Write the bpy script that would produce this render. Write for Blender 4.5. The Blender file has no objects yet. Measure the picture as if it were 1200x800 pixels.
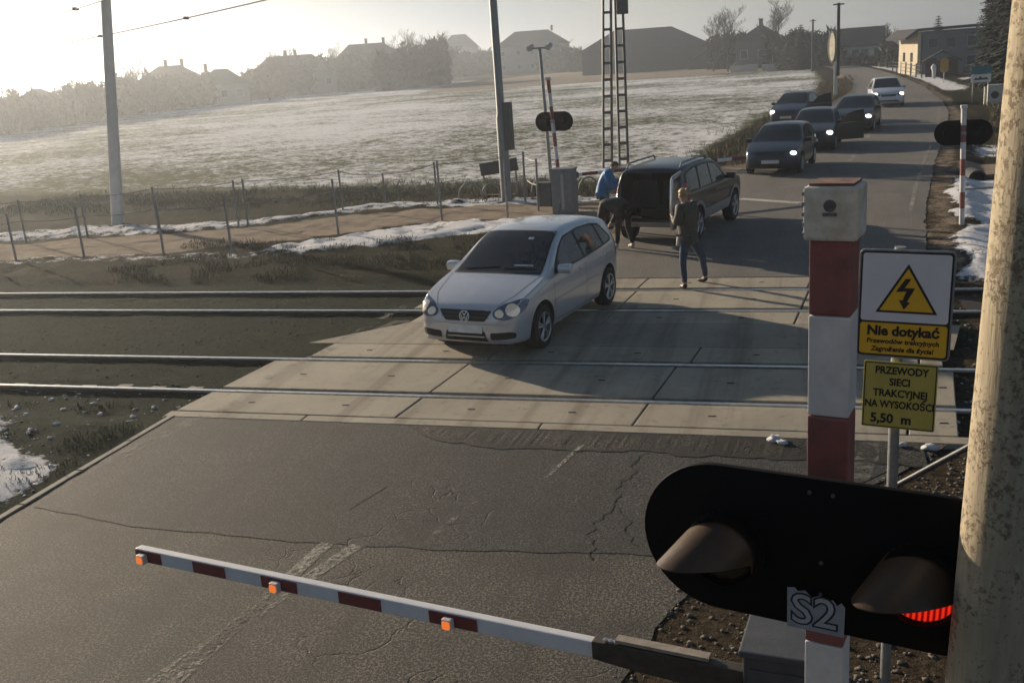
import bpy, bmesh, math, random
import numpy as np
from mathutils import Vector, Matrix, noise
from mathutils.bvhtree import BVHTree

R = math.radians
SC = bpy.context.scene
COL = SC.collection
random.seed(7)

# ------------------------------------------------------------------ camera
FPX, CAM_H = 1172.57, 4.176
YAW, PITCH, ROLL = R(16.913), R(15.609), R(-4.107)
FW = Vector((-math.sin(YAW) * math.cos(PITCH), math.cos(YAW) * math.cos(PITCH), -math.sin(PITCH)))
_rt = Vector((math.cos(YAW), math.sin(YAW), 0))
_up = _rt.cross(FW)
RT = _rt * math.cos(ROLL) + _up * math.sin(ROLL)
UP = _up * math.cos(ROLL) - _rt * math.sin(ROLL)
EYE = Vector((0, 0, CAM_H))
cd = bpy.data.cameras.new('camera')
cam = bpy.data.objects.new('camera', cd)
COL.objects.link(cam)
m3 = Matrix((RT, UP, -FW)).transposed()
cam.matrix_world = Matrix.Translation(EYE) @ m3.to_4x4()
cd.sensor_width = 36
cd.lens = 36 * FPX / 1200
cd.clip_start = 0.05
cd.clip_end = 6000
SC.camera = cam

# ------------------------------------------------------------------ light
SUN_AZ, SUN_EL = R(57), R(14.5)           # azimuth measured from +Y towards -X
to_sun = Vector((-math.sin(SUN_AZ) * math.cos(SUN_EL), math.cos(SUN_AZ) * math.cos(SUN_EL), math.sin(SUN_EL)))
sd = bpy.data.lights.new('sun', 'SUN')
sd.energy = 5.0
sd.angle = R(0.6)
sd.color = (1, 0.82, 0.60)
sun = bpy.data.objects.new('sun', sd)
COL.objects.link(sun)
sun.rotation_euler = to_sun.to_track_quat('Z', 'Y').to_euler()

w = bpy.data.worlds.new('World')
SC.world = w
w.use_nodes = True
nt = w.node_tree
nt.nodes.clear()
wo = nt.nodes.new('ShaderNodeOutputWorld')
bg = nt.nodes.new('ShaderNodeBackground')
sky = nt.nodes.new('ShaderNodeTexSky')
sky.sky_type = 'NISHITA'
sky.sun_disc = False
sky.sun_elevation = SUN_EL
sky.sun_rotation = -SUN_AZ
sky.air_density = 1.0
sky.dust_density = 0.45
sky.ozone_density = 1.0
tc = nt.nodes.new('ShaderNodeTexCoord')
mp = nt.nodes.new('ShaderNodeMapping')
mp.inputs['Scale'].default_value = (1.6, 1.6, 7)
nz = nt.nodes.new('ShaderNodeTexNoise')
nz.inputs['Scale'].default_value = 1.8
nz.inputs['Detail'].default_value = 5
cr = nt.nodes.new('ShaderNodeValToRGB')
cr.color_ramp.elements[0].position = 0.32
cr.color_ramp.elements[0].color = (0.62, 0.62, 0.62, 1)
cr.color_ramp.elements[1].position = 0.7
cr.color_ramp.elements[1].color = (1, 1, 1, 1)
hs = nt.nodes.new('ShaderNodeHueSaturation')          # thin veil of high cloud: same brightness, less blue
hs.inputs['Saturation'].default_value = 0.10
hs.inputs['Value'].default_value = 0.80
mx = nt.nodes.new('ShaderNodeMixRGB')
nt.links.new(tc.outputs['Generated'], mp.inputs['Vector'])
nt.links.new(mp.outputs[0], nz.inputs['Vector'])
nt.links.new(nz.outputs[0], cr.inputs[0])
nt.links.new(sky.outputs[0], hs.inputs['Color'])
sxyz = nt.nodes.new('ShaderNodeSeparateXYZ')
nt.links.new(tc.outputs['Generated'], sxyz.inputs[0])
mr = nt.nodes.new('ShaderNodeMapRange')
mr.inputs['From Min'].default_value = 0.0
mr.inputs['From Max'].default_value = 0.35
mr.inputs['To Min'].default_value = 0.85
mr.inputs['To Max'].default_value = 0.0
nt.links.new(sxyz.outputs['Z'], mr.inputs['Value'])
mv = nt.nodes.new('ShaderNodeMath'); mv.operation = 'MULTIPLY'
nt.links.new(cr.outputs[0], mv.inputs[0]); nt.links.new(mr.outputs[0], mv.inputs[1])
nt.links.new(mv.outputs[0], mx.inputs[0])
nt.links.new(sky.outputs[0], mx.inputs[1])
tint = nt.nodes.new('ShaderNodeMixRGB'); tint.blend_type = 'MULTIPLY'
tint.inputs[0].default_value = 1
tint.inputs[2].default_value = (0.80, 0.91, 1.15, 1)
nt.links.new(hs.outputs[0], tint.inputs[1])
nt.links.new(tint.outputs[0], mx.inputs[2])
nt.links.new(mx.outputs[0], bg.inputs[0])
bg.inputs[1].default_value = 0.05
nt.links.new(bg.outputs[0], wo.inputs[0])

SC.view_settings.view_transform = 'Standard'
SC.view_settings.look = 'None'
SC.view_settings.gamma = 1
SC.view_settings.use_curve_mapping = False
SC.view_settings.exposure = 0.58
SC.render.engine = 'CYCLES'
SC.cycles.use_denoising = True
SC.cycles.max_bounces = 6
SC.cycles.volume_bounces = 1
SC.cycles.transparent_max_bounces = 12
SC.cycles.sample_clamp_indirect = 4

HAZE_DENSITY = 0.00118


# ------------------------------------------------------------------ helpers
def ray(px, py):
    return FW * FPX + RT * (px - 600) + UP * (400 - py)


def G(px, py, z=0.0):
    d = ray(px, py)
    return EYE + d * ((z - EYE.z) / d.z)


def D(px, py, depth):
    return EYE + ray(px, py) * (depth / FPX)


def tag(o, label=None, cat=None, group=None, kind=None):
    if label: o['label'] = label
    if cat: o['category'] = cat
    if group: o['group'] = group
    if kind: o['kind'] = kind
    return o


def thing(name, label, cat, loc=(0, 0, 0), rz=0.0, group=None):
    o = bpy.data.objects.new(name, None)
    o.empty_display_size = 0.1
    COL.objects.link(o)
    o.location = loc
    o.rotation_euler = (0, 0, rz)
    return tag(o, label, cat, group)


def link_mesh(name, me, mats, parent=None):
    o = bpy.data.objects.new(name, me)
    COL.objects.link(o)
    for m in (mats if isinstance(mats, (list, tuple)) else [mats]):
        me.materials.append(m)
    if parent: o.parent = parent
    return o


def kids(o):
    return [c for c in COL.objects if c.parent == o]


def copy_tree(o, parent=None):
    c = o.copy()
    COL.objects.link(c)
    if parent: c.parent = parent
    for ch in kids(o):
        copy_tree(ch, c)
    return c


class MB:
    def __init__(s):
        s.v, s.f = [], []

    def add(s, vs, fs):
        n = len(s.v)
        s.v += [tuple(v) for v in vs]
        s.f += [tuple(i + n for i in f) for f in fs]
        return s

    def box(s, c, size, rz=0.0, mat=None):
        x, y, z = size[0] / 2, size[1] / 2, size[2] / 2
        vs = [Vector((i * x, j * y, k * z)) for i in (-1, 1) for j in (-1, 1) for k in (-1, 1)]
        M_ = mat if mat is not None else Matrix.Rotation(rz, 3, 'Z')
        vs = [M_ @ v + Vector(c) for v in vs]
        return s.add(vs, [(0, 1, 3, 2), (4, 6, 7, 5), (0, 4, 5, 1), (2, 3, 7, 6), (0, 2, 6, 4), (1, 5, 7, 3)])

    def tube(s, pts, rads, n=8, cap=True):
        pts = [Vector(p) for p in pts]
        if not isinstance(rads, (list, tuple)): rads = [rads] * len(pts)
        rings = []
        ref = None
        for i, p in enumerate(pts):
            if i == 0: d = pts[1] - p
            elif i == len(pts) - 1: d = p - pts[i - 1]
            else: d = pts[i + 1] - pts[i - 1]
            d.normalize()
            if ref is None:
                ref = Vector((0, 0, 1)) if abs(d.z) < 0.9 else Vector((1, 0, 0))
            a = d.cross(ref)
            if a.length < 1e-4: a = d.cross(Vector((0, 1, 0.3)))
            a.normalize()
            b = d.cross(a)
            ref = a.cross(d) if abs(a.cross(d).dot(d)) < 0.5 else ref
            rings.append([p + (a * math.cos(t) + b * math.sin(t)) * rads[i] for t in [2 * math.pi * k / n for k in range(n)]])
        vs = [v for r in rings for v in r]
        fs = []
        for i in range(len(rings) - 1):
            for k in range(n):
                k2 = (k + 1) % n
                fs.append((i * n + k, i * n + k2, (i + 1) * n + k2, (i + 1) * n + k))
        if cap:
            fs.append(tuple(range(n))[::-1])
            fs.append(tuple((len(rings) - 1) * n + k for k in range(n)))
        return s.add(vs, fs)

    def lathe(s, prof, axis_o, axis_d, n=24, cap=True):
        """prof: list of (distance along axis, radius)"""
        d = Vector(axis_d).normalized()
        a = d.cross(Vector((0, 0, 1)) if abs(d.z) < 0.9 else Vector((1, 0, 0))).normalized()
        b = d.cross(a)
        o = Vector(axis_o)
        vs, fs = [], []
        for t, r in prof:
            for k in range(n):
                th = 2 * math.pi * k / n
                vs.append(o + d * t + (a * math.cos(th) + b * math.sin(th)) * r)
        for i in range(len(prof) - 1):
            for k in range(n):
                k2 = (k + 1) % n
                fs.append((i * n + k, i * n + k2, (i + 1) * n + k2, (i + 1) * n + k))
        if prof[0] == prof[-1]: cap = False
        if cap and prof[0][1] > 1e-5: fs.append(tuple(range(n))[::-1])
        if cap and prof[-1][1] > 1e-5: fs.append(tuple((len(prof) - 1) * n + k for k in range(n)))
        return s.add(vs, fs)

    def prism(s, poly, thick, M4):
        """poly in local XY, extruded 0..thick along local Z, placed by M4"""
        n = len(poly)
        vs = [M4 @ Vector((x, y, 0)) for x, y in poly] + [M4 @ Vector((x, y, thick)) for x, y in poly]
        fs = [tuple(range(n))[::-1], tuple(range(n, 2 * n))]
        for k in range(n):
            k2 = (k + 1) % n
            fs.append((k, k2, n + k2, n + k))
        return s.add(vs, fs)

    def build(s, name, mat, parent=None, smooth=False, angle=None, bevel=0):
        me = bpy.data.meshes.new(name)
        me.from_pydata(s.v, [], s.f)
        bm = bmesh.new()
        bm.from_mesh(me)
        bmesh.ops.recalc_face_normals(bm, faces=bm.faces)
        if bevel:
            es = [e for e in bm.edges if len(e.link_faces) == 2 and e.calc_face_angle(0) > 0.6]
            bmesh.ops.bevel(bm, geom=es, offset=bevel, segments=2, affect='EDGES', profile=0.6, clamp_overlap=True)
        bm.to_mesh(me)
        bm.free()
        if smooth or angle:
            me.shade_smooth()
            if angle: me.set_sharp_from_angle(angle=R(angle))
        return link_mesh(name, me, mat, parent)


def stadium(L, H, n=14):
    r = H / 2
    c = L / 2 - r
    p = [(c + r * math.cos(t), r * math.sin(t)) for t in np.linspace(-math.pi / 2, math.pi / 2, n)]
    p += [(-c + r * math.cos(t), r * math.sin(t)) for t in np.linspace(math.pi / 2, 1.5 * math.pi, n)]
    return p


def rrect(W, H, r, n=4):
    p = []
    for cx, cy, a in ((W / 2 - r, -H / 2 + r, -90), (W / 2 - r, H / 2 - r, 0), (-W / 2 + r, H / 2 - r, 90), (-W / 2 + r, -H / 2 + r, 180)):
        for k in range(n + 1):
            t = R(a + 90 * k / n)
            p.append((cx + r * math.cos(t), cy + r * math.sin(t)))
    return p


def facing(loc, yaw_left):
    """matrix whose local X runs along a board, local Y is up and local Z points to the viewer side (-Y turned by yaw_left towards -X)"""
    a = yaw_left
    X = Vector((math.cos(a), -math.sin(a), 0))
    Zv = Vector((-math.sin(a), -math.cos(a), 0))
    M_ = Matrix((X, Vector((0, 0, 1)), Zv)).transposed().to_4x4()
    return Matrix.Translation(loc) @ M_


# ------------------------------------------------------------------ materials
MATS = {}


def M(name, col, rough=0.6, metal=0.0, var=0.12, scale=6.0, bump=0.15, bscale=60.0, spec=0.5, coat=0.0, emit=None, estr=0.0, dirt=None):
    if name in MATS: return MATS[name]
    m = bpy.data.materials.new(name)
    m.use_nodes = True
    t = m.node_tree
    b = t.nodes['Principled BSDF']
    co = t.nodes.new('ShaderNodeTexCoord')
    n1 = t.nodes.new('ShaderNodeTexNoise')
    n1.inputs['Scale'].default_value = scale
    n1.inputs['Detail'].default_value = 6
    n1.inputs['Roughness'].default_value = 0.65
    t.links.new(co.outputs['Object'], n1.inputs['Vector'])
    ra = t.nodes.new('ShaderNodeValToRGB')
    e = ra.color_ramp.elements
    e[0].position, e[1].position = 0.3, 0.72
    dk = dirt if dirt else tuple(c * (1 - var) for c in col)
    e[0].color = (*dk, 1)
    e[1].color = (*[min(1, c * (1 + var * 0.6)) for c in col], 1)
    t.links.new(n1.outputs['Fac'], ra.inputs[0])
    t.links.new(ra.outputs[0], b.inputs['Base Color'])
    b.inputs['Roughness'].default_value = rough
    b.inputs['Metallic'].default_value = metal
    b.inputs['Specular IOR Level'].default_value = spec
    b.inputs['Coat Weight'].default_value = coat
    b.inputs['Coat Roughness'].default_value = 0.06
    if bump:
        n2 = t.nodes.new('ShaderNodeTexNoise')
        n2.inputs['Scale'].default_value = bscale
        n2.inputs['Detail'].default_value = 5
        t.links.new(co.outputs['Object'], n2.inputs['Vector'])
        bp = t.nodes.new('ShaderNodeBump')
        bp.inputs['Strength'].default_value = bump
        bp.inputs['Distance'].default_value = 0.01
        t.links.new(n2.outputs['Fac'], bp.inputs['Height'])
        t.links.new(bp.outputs[0], b.inputs['Normal'])
    if emit:
        b.inputs['Emission Color'].default_value = (*emit, 1)
        b.inputs['Emission Strength'].default_value = estr
    MATS[name] = m
    return m


class NT:
    """tiny node graph helper"""

    def __init__(s, m):
        s.t = m.node_tree

    def n(s, typ, **kw):
        nd = s.t.nodes.new(typ)
        for k, v in kw.items():
            if k.startswith('_'): setattr(nd, k[1:], v)
            else: nd.inputs[k.replace('__', ' ')].default_value = v
        return nd

    def l(s, a, b):
        s.t.links.new(a, b)

    def noise(s, vec, scale, detail=6, rough=0.6):
        nd = s.n('ShaderNodeTexNoise', Scale=scale, Detail=detail, Roughness=rough)
        s.l(vec, nd.inputs['Vector'])
        return nd.outputs['Fac']

    def ramp(s, fac, a, b, ca=(0, 0, 0), cb=(1, 1, 1)):
        nd = s.t.nodes.new('ShaderNodeValToRGB')
        e = nd.color_ramp.elements
        e[0].position, e[1].position = a, b
        e[0].color, e[1].color = (*ca, 1), (*cb, 1)
        s.l(fac, nd.inputs[0])
        return nd.outputs[0]

    def math(s, op, a, b=None):
        nd = s.t.nodes.new('ShaderNodeMath')
        nd.operation = op
        for i, x in enumerate((a, b)):
            if x is None: continue
            if isinstance(x, (int, float)): nd.inputs[i].default_value = x
            else: s.l(x, nd.inputs[i])
        return nd.outputs[0]

    def mix(s, fac, a, b, op='MIX'):
        nd = s.t.nodes.new('ShaderNodeMixRGB')
        nd.blend_type = op
        for i, x in enumerate((fac, a, b)):
            if isinstance(x, (int, float)): nd.inputs[i].default_value = x
            elif isinstance(x, tuple): nd.inputs[i].default_value = (*x, 1)
            else: s.l(x, nd.inputs[i])
        return nd.outputs[0]

    def scaled(s, vec, sc, loc=(0, 0, 0)):
        nd = s.t.nodes.new('ShaderNodeMapping')
        nd.inputs['Scale'].default_value = sc
        nd.inputs['Location'].default_value = loc
        s.l(vec, nd.inputs['Vector'])
        return nd.outputs[0]

    def bump(s, h, strength, dist):
        nd = s.n('ShaderNodeBump', Strength=strength, Distance=dist)
        s.l(h, nd.inputs['Height'])
        return nd.outputs[0]


def new_mat(name):
    m = bpy.data.materials.new(name)
    m.use_nodes = True
    g = NT(m)
    b = m.node_tree.nodes['Principled BSDF']
    return m, g, b


def asphalt(name, c0, c1, crack=0.6, warm=(0.11, 0.10, 0.085)):
    m, g, b = new_mat(name)
    geo = g.n('ShaderNodeNewGeometry')
    P = geo.outputs['Position']
    big = g.noise(P, 0.55, 6, 0.7)
    mid = g.noise(P, 2.2, 6, 0.7)
    fine = g.noise(P, 42, 4, 0.75)
    grit = g.noise(P, 120, 2, 0.6)
    c = g.mix(g.ramp(big, 0.41, 0.60), c0, c1)
    c = g.mix(g.ramp(mid, 0.5, 0.75), c, warm)
    stain = g.noise(P, 0.9, 5, 0.75)
    c = g.mix(g.math('MULTIPLY', g.ramp(stain, 0.56, 0.66), 0.55), c, tuple(x * 0.5 for x in c0))
    # dark streaks worn along the driving direction
    st = g.noise(g.scaled(P, (1.8, 0.10, 1)), 1.0, 5)
    c = g.mix(g.math('MULTIPLY', g.ramp(st, 0.50, 0.66), 0.65), c, tuple(x * 0.6 for x in c0))
    c = g.mix(g.ramp(fine, 0.53, 0.68), c, tuple(min(1, x * 2.3) for x in c1))
    c = g.mix(g.ramp(fine, 0.47, 0.32), c, tuple(x * 0.3 for x in c0))
    c = g.mix(g.math('MULTIPLY', g.ramp(grit, 0.56, 0.7), 0.5), c, tuple(min(1, x * 3.0) for x in c1))
    # cracks
    wv = g.n('ShaderNodeVectorMath', _operation='ADD')
    nv = g.n('ShaderNodeTexNoise', Scale=1.6, Detail=6)
    g.l(P, nv.inputs['Vector'])
    sc_ = g.n('ShaderNodeVectorMath', _operation='SCALE', Scale=0.9)
    g.l(nv.outputs['Color'], sc_.inputs[0])
    g.l(P, wv.inputs[0]); g.l(sc_.outputs[0], wv.inputs[1])
    vo = g.n('ShaderNodeTexVoronoi', Scale=1.5, _feature='DISTANCE_TO_EDGE')
    g.l(wv.outputs[0], vo.inputs['Vector'])
    ck = g.ramp(vo.outputs['Distance'], 0.0, 0.019, (1, 1, 1), (0, 0, 0))
    msk = g.ramp(g.noise(P, 0.45, 3), 0.54, 0.61)
    ckm = g.math('MULTIPLY', g.math('MULTIPLY', ck, msk), crack)
    c = g.mix(ckm, c, (0.012, 0.012, 0.012))
    g.l(c, b.inputs['Base Color'])
    b.inputs['Roughness'].default_value = 0.82
    b.inputs['Specular IOR Level'].default_value = 0.35
    h = g.math('SUBTRACT', g.math('ADD', g.math('MULTIPLY', fine, 0.6), g.math('MULTIPLY', grit, 0.35)), g.math('MULTIPLY', ckm, 2.0))
    g.l(g.bump(h, 0.55, 0.008), b.inputs['Normal'])
    return m


def concrete(name, c0, c1, dark=(0.09, 0.075, 0.055)):
    m, g, b = new_mat(name)
    P = g.n('ShaderNodeNewGeometry').outputs['Position']
    big = g.noise(P, 0.8, 6, 0.7)
    mid = g.noise(P, 5, 6, 0.7)
    fine = g.noise(P, 90, 3)
    c = g.mix(g.ramp(big, 0.3, 0.7), c0, c1)
    c = g.mix(g.ramp(mid, 0.56, 0.8), c, dark)
    st = g.noise(g.scaled(P, (2.6, 0.12, 1)), 1.0, 5)
    c = g.mix(g.math('MULTIPLY', g.ramp(st, 0.5, 0.68), 0.55), c, dark)
    c = g.mix(g.ramp(fine, 0.6, 0.8), c, tuple(x * 0.6 for x in c0))
    g.l(c, b.inputs['Base Color'])
    b.inputs['Roughness'].default_value = 0.85
    g.l(g.bump(g.math('ADD', fine, g.math('MULTIPLY', mid, 0.6)), 0.4, 0.006), b.inputs['Normal'])
    return m


def worn_paint(name, col, lo=0.46, hi=0.56, scale=26):
    m, g, b = new_mat(name)
    P = g.n('ShaderNodeNewGeometry').outputs['Position']
    n1 = g.noise(P, scale, 6, 0.75)
    n2 = g.noise(P, 1.3, 4)
    f = g.ramp(g.math('ADD', n1, g.math('MULTIPLY', g.math('SUBTRACT', n2, 0.5), 0.5)), lo, hi)
    b.inputs['Base Color'].default_value = (*col, 1)
    b.inputs['Roughness'].default_value = 0.8
    g.l(f, b.inputs['Alpha'])
    return m


# ------------------------------------------------------------------ ground
def sstep(a, b, x):
    t = np.clip((x - a) / (b - a + 1e-9), 0, 1)
    return t * t * (3 - 2 * t)


_rng = np.random.RandomState(3)
_perm = _rng.rand(256, 256)


def vnoise(x, y):
    xi, yi = np.floor(x).astype(int), np.floor(y).astype(int)
    fx, fy = x - xi, y - yi
    fx, fy = fx * fx * (3 - 2 * fx), fy * fy * (3 - 2 * fy)
    g_ = lambda a, b: _perm[a % 256, b % 256]
    return (g_(xi, yi) * (1 - fx) + g_(xi + 1, yi) * fx) * (1 - fy) + (g_(xi, yi + 1) * (1 - fx) + g_(xi + 1, yi + 1) * fx) * fy


def fbm(x, y, o=4):
    s, a, tot = 0, 1.0, 0
    for k in range(o):
        s = s + a * vnoise(x * 2 ** k + 17.3 * k, y * 2 ** k + 5.1 * k)
        tot += a
        a *= 0.5
    return s / tot


# road edges, as (Y, left X, right X)
ROAD = np.array([(-14, -7.9, -0.9), (2, -7.9, -1.3), (6, -7.88, -1.2), (7.3, -7.88, -0.85), (9, -7.9, 0.25), (9.9, -7.95, 1.0), (10.62, -8.02, 1.45),
                 (18.75, -6.2, 2.0), (21.3, -4.6, 2.35), (25.5, -3.6, 2.75), (30, -2.9, 3.3), (36, -2.15, 4.1), (46, -1.25, 5.6), (58, -0.2, 7.2),
                 (68, 1.05, 8.05), (85, 3.3, 8.8), (97, 3.9, 9.0), (114, 4.0, 9.0), (132, 3.84, 8.6), (157, 3.3, 7.4), (184, 1.6, 5.3), (220, -5, -0.8), (270, -22, -17), (330, -52, -46)])


def road_l(y): return np.interp(y, ROAD[:, 0], ROAD[:, 1])
def road_r(y): return np.interp(y, ROAD[:, 0], ROAD[:, 2])


def in_poly(x, y, poly):
    ins = np.zeros(np.shape(x), bool)
    n = len(poly)
    for i in range(n):
        x0, y0 = poly[i]
        x1, y1 = poly[(i + 1) % n]
        c = ((y0 > y) != (y1 > y)) & (x < (x1 - x0) * (y - y0) / (y1 - y0 + 1e-12) + x0)
        ins ^= c
    return ins


def ground_z(x, y):
    x = np.asarray(x, float); y = np.asarray(y, float)
    l, r = road_l(y), road_r(y)
    d = np.maximum(l - x, x - r)                      # >0 outside the road
    out = sstep(0.0, 0.9, d)
    n = fbm(x * 0.9, y * 0.9, 4) - 0.5
    n2 = fbm(x * 3.1 + 9, y * 3.1, 3) - 0.5
    z = -0.040 * (1 - sstep(-0.55, -0.15, d)) - 0.010 + out * (0.012 + 0.10 * n + 0.05 * n2)
    # track bed beside the crossing
    bed = sstep(10.2, 10.9, y) * (1 - sstep(18.6, 19.4, y))
    zb = -0.085 + 0.035 * n2 + 0.03 * n
    trough = sstep(11.75, 11.82, y) * (1 - sstep(12.0, 12.15, y))
    zb = zb - 0.04 * trough
    z = z * (1 - bed) + bed * np.where(d > -0.4, zb, -0.3)
    # low bank on the right, ditch before it
    rr = x - r
    bank = sstep(2.2, 5.0, rr) * sstep(20, 26, y) * (1 - sstep(70, 95, y))
    z = z + bank * (0.55 + 0.25 * n)
    dit = sstep(0.7, 1.5, rr) * (1 - sstep(1.9, 2.8, rr)) * sstep(19, 24, y) * (1 - sstep(50, 60, y))
    z = z - 0.18 * dit
    # furrows and far swell
    fld = sstep(33, 40, y) * (1 - sstep(-3.0, 0.5, x - l))
    z = z + fld * 0.03 * (fbm(x * 0.8, y * 1.6, 3) - 0.5)
    return z


def axis(segs):
    out = []
    for a, b, s in segs:
        n = max(2, int(round(abs(b - a) / s)) + 1)
        out.append(np.linspace(a, b, n)[:-1])
    out.append([segs[-1][1]])
    return np.concatenate(out)


gx = axis([(-1500, -500, 100), (-500, -160, 20), (-160, -60, 2.5), (-60, -24, 0.6), (-24, 9, 0.13), (9, 16, 0.4), (16, 60, 2.5), (60, 300, 20), (300, 1500, 100)])
gy = axis([(-300, -20, 40), (-20, 3, 1.2), (3, 33, 0.13), (33, 60, 0.5), (60, 200, 2.5), (200, 500, 15), (500, 1800, 100)])
X, Y = np.meshgrid(gx, gy)
Z = ground_z(X, Y)

rl, rr_ = road_l(Y), road_r(Y)
nbig = fbm(X * 0.22, Y * 0.22, 4) - 0.5
nsm = fbm(X * 1.1 + 3, Y * 1.1, 4) - 0.5
snow = np.zeros_like(X)
# ploughed field under a thin cover of snow
field = sstep(31.5, 36, Y + 2 * nbig + 0.12 * (X + 12)) * (1 - sstep(-3.2, -1.6, X - rl + 1.2 * nsm)) * (1 - sstep(160, 167, Y + 6 * nbig - 98 * sstep(60, 85, -X)))
snow = np.maximum(snow, field * 0.62)
# bank of snow between the tracks and the path, below the near row of posts
yfen = np.interp(X, [-40, -30, -20, -16, -14, -12, -10, -8, -5], [20.6, 21.0, 21.5, 21.9, 22.2, 24.2, 26.3, 26.5, 26.6])
ybot = np.interp(X, [-14, -11.5, -9.5, -7.5, -6], [20.9, 21.2, 22.6, 24.0, 24.4])
snow = np.maximum(snow, 0.86 * sstep(-0.3, 0.7, Y - ybot + 1.6 * nbig) * (1 - sstep(-0.5, 0.3, Y - yfen)) * sstep(-14.6, -12.8, X) * (1 - sstep(-6.0, -4.6, X)))
ysn = np.interp(X, [-40, -24, -16, -13, -8, -4], [24.0, 25.2, 26.9, 29.4, 30.0, 29.8])
snow = np.maximum(snow, 0.74 * (1 - sstep(0.5, 1.2, np.abs(Y - ysn + 2.0 * nbig))) * sstep(-38, -26, X) * (1 - sstep(-4.8, -4.0, X)))
snow = np.maximum(snow, 0.55 * (1 - sstep(0.25, 0.9, np.abs(Y - 21.6 + 0.5 * nbig))) * (X < -13))
# lower left beside the kerb
snow = np.maximum(snow, 0.84 * sstep(-11.8, -10.6, X) * (1 - sstep(-8.5, -8.15, X + 0.55 * nsm)) * sstep(5.5, 7.2, Y) * (1 - sstep(9.3, 10.4, Y + 1.6 * nsm + 0.5 * (X + 10))))
# right verge
snow = np.maximum(snow, 0.92 * sstep(0.30, 0.9, X - rr_ + 1.4 * nsm) * (1 - sstep(2.6, 3.6, X - rr_ - 0.3)) * sstep(17.6, 19.0, Y + 2 * nsm) * (1 - sstep(31, 34, Y)))
snow = np.maximum(snow, 0.75 * (1 - sstep(0.4, 1.0, np.hypot((X - 2.35) / 0.9, (Y - 12.0) / 1.0))))
snow = np.maximum(snow, 0.75 * (1 - sstep(0.4, 1.0, np.hypot((X - 2.0) / 0.45, (Y - 10.9) / 0.4))))
snow = np.maximum(snow, 0.8 * sstep(0.5, 1.5, X - rr_ + nsm) * (1 - sstep(2.0, 4.0, X - rr_)) * sstep(37, 39, Y) * (1 - sstep(41, 44, Y)))
snow = np.maximum(snow, 0.9 * sstep(0.3, 1.2, X - rr_) * (1 - sstep(2.2, 3.4, X - rr_)) * sstep(75, 82, Y) * (1 - sstep(150, 160, Y)))
snow = np.maximum(snow, 0.8 * sstep(3, 4, X - rr_) * (1 - sstep(9, 12, X - rr_)) * sstep(92, 94, Y) * (1 - sstep(98, 101, Y)))
snow = np.maximum(snow, 0.55 * (1 - sstep(0.2, 0.6, np.hypot((X + 0.25) / 0.9, (Y - 10.3) / 0.28))))
# sandy footpath along the line
pmid = np.interp(X, [-60, -22, -16, -13, -10, -6, -2], [21.8, 22.7, 23.9, 26.0, 27.7, 27.8, 27.4])
pwid = np.interp(X, [-60, -22, -16, -13, -10, -4, -2], [1.3, 1.4, 1.9, 2.2, 1.4, 1.7, 2.2])
path = 1 - sstep(0.7, 1.25, np.abs(Y - pmid + 0.8 * nsm) / pwid)
path = path * (X < road_l(Y) + 0.4)
# sand along both road edges beyond the tracks
path = np.maximum(path, 0.75 * (1 - sstep(0.1, 1.0, np.abs(X - rl + 0.35 + 0.6 * nsm))) * (Y > 18.7) * (Y < 130))
path = np.maximum(path, 0.5 * (1 - sstep(0.1, 1.0, np.abs(X - rr_ - 0.3 + 0.6 * nsm))) * (Y > 18.7) * (Y < 110))
path = np.maximum(path, 0.9 * sstep(0.4, 1.0, X - rr_) * (1 - sstep(4, 6, X - rr_)) * sstep(33.2, 34.2, Y) * (1 - sstep(36.0, 37.0, Y)))
path = np.maximum(path, 0.95 * sstep(158, 165, Y + 6 * nbig) * (1 - sstep(270, 300, Y)) * (X < rl - 2) * sstep(-85, -65, X))
# dark ballast and soil
ball = sstep(10.3, 11.0, Y) * (1 - sstep(18.4, 19.6, Y + nsm))
ball = np.maximum(ball, (1 - sstep(10.3, 11.3, Y)) * (X < -7.9) * 0.75)
soil = (1 - sstep(10.2, 10.9, Y)) * (X > -3)
soil = np.maximum(soil, sstep(0.2, 0.9, X - rr_) * sstep(13.8, 14.4, Y) * (1 - sstep(20, 23, Y)))
soil = np.maximum(soil, 0.8 * (1 - sstep(0.6, 1.6, np.abs(X - rr_ - 0.3))) * (Y > 18) * (Y < 60))
soil = np.maximum(soil, 0.7 * sstep(10.5, 11, Y) * (1 - sstep(14, 15, Y)) * (X > 0))

nyy, nxx = X.shape
# snow that lies thick enough to stand up
lift = sstep(0.66, 0.86, snow + 0.9 * (fbm(X * 1.7, Y * 1.7, 4) - 0.5)) * (Y < 34) * (snow > 0.5)
Z = Z + 0.06 * lift
verts = np.stack([X.ravel(), Y.ravel(), Z.ravel()], 1)
idx = np.arange(nyy * nxx).reshape(nyy, nxx)
quads = np.stack([idx[:-1, :-1], idx[:-1, 1:], idx[1:, 1:], idx[1:, :-1]], -1).reshape(-1, 4)
me = bpy.data.meshes.new('ground')
me.vertices.add(len(verts)); me.vertices.foreach_set('co', verts.ravel())
me.loops.add(quads.size); me.loops.foreach_set('vertex_index', quads.ravel().astype(np.int32))
me.polygons.add(len(quads)); me.polygons.foreach_set('loop_start', np.arange(0, quads.size, 4, dtype=np.int32))
me.polygons.foreach_set('loop_total', np.full(len(quads), 4, np.int32))
me.update(calc_edges=True)
me.shade_smooth()
for nm, arr in (('snow_cover', snow), ('sand', path), ('ballast', ball), ('soil', soil), ('field', field)):
    at = me.attributes.new(nm, 'FLOAT', 'POINT')
    at.data.foreach_set('value', arr.ravel().astype(np.float32))

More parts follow.
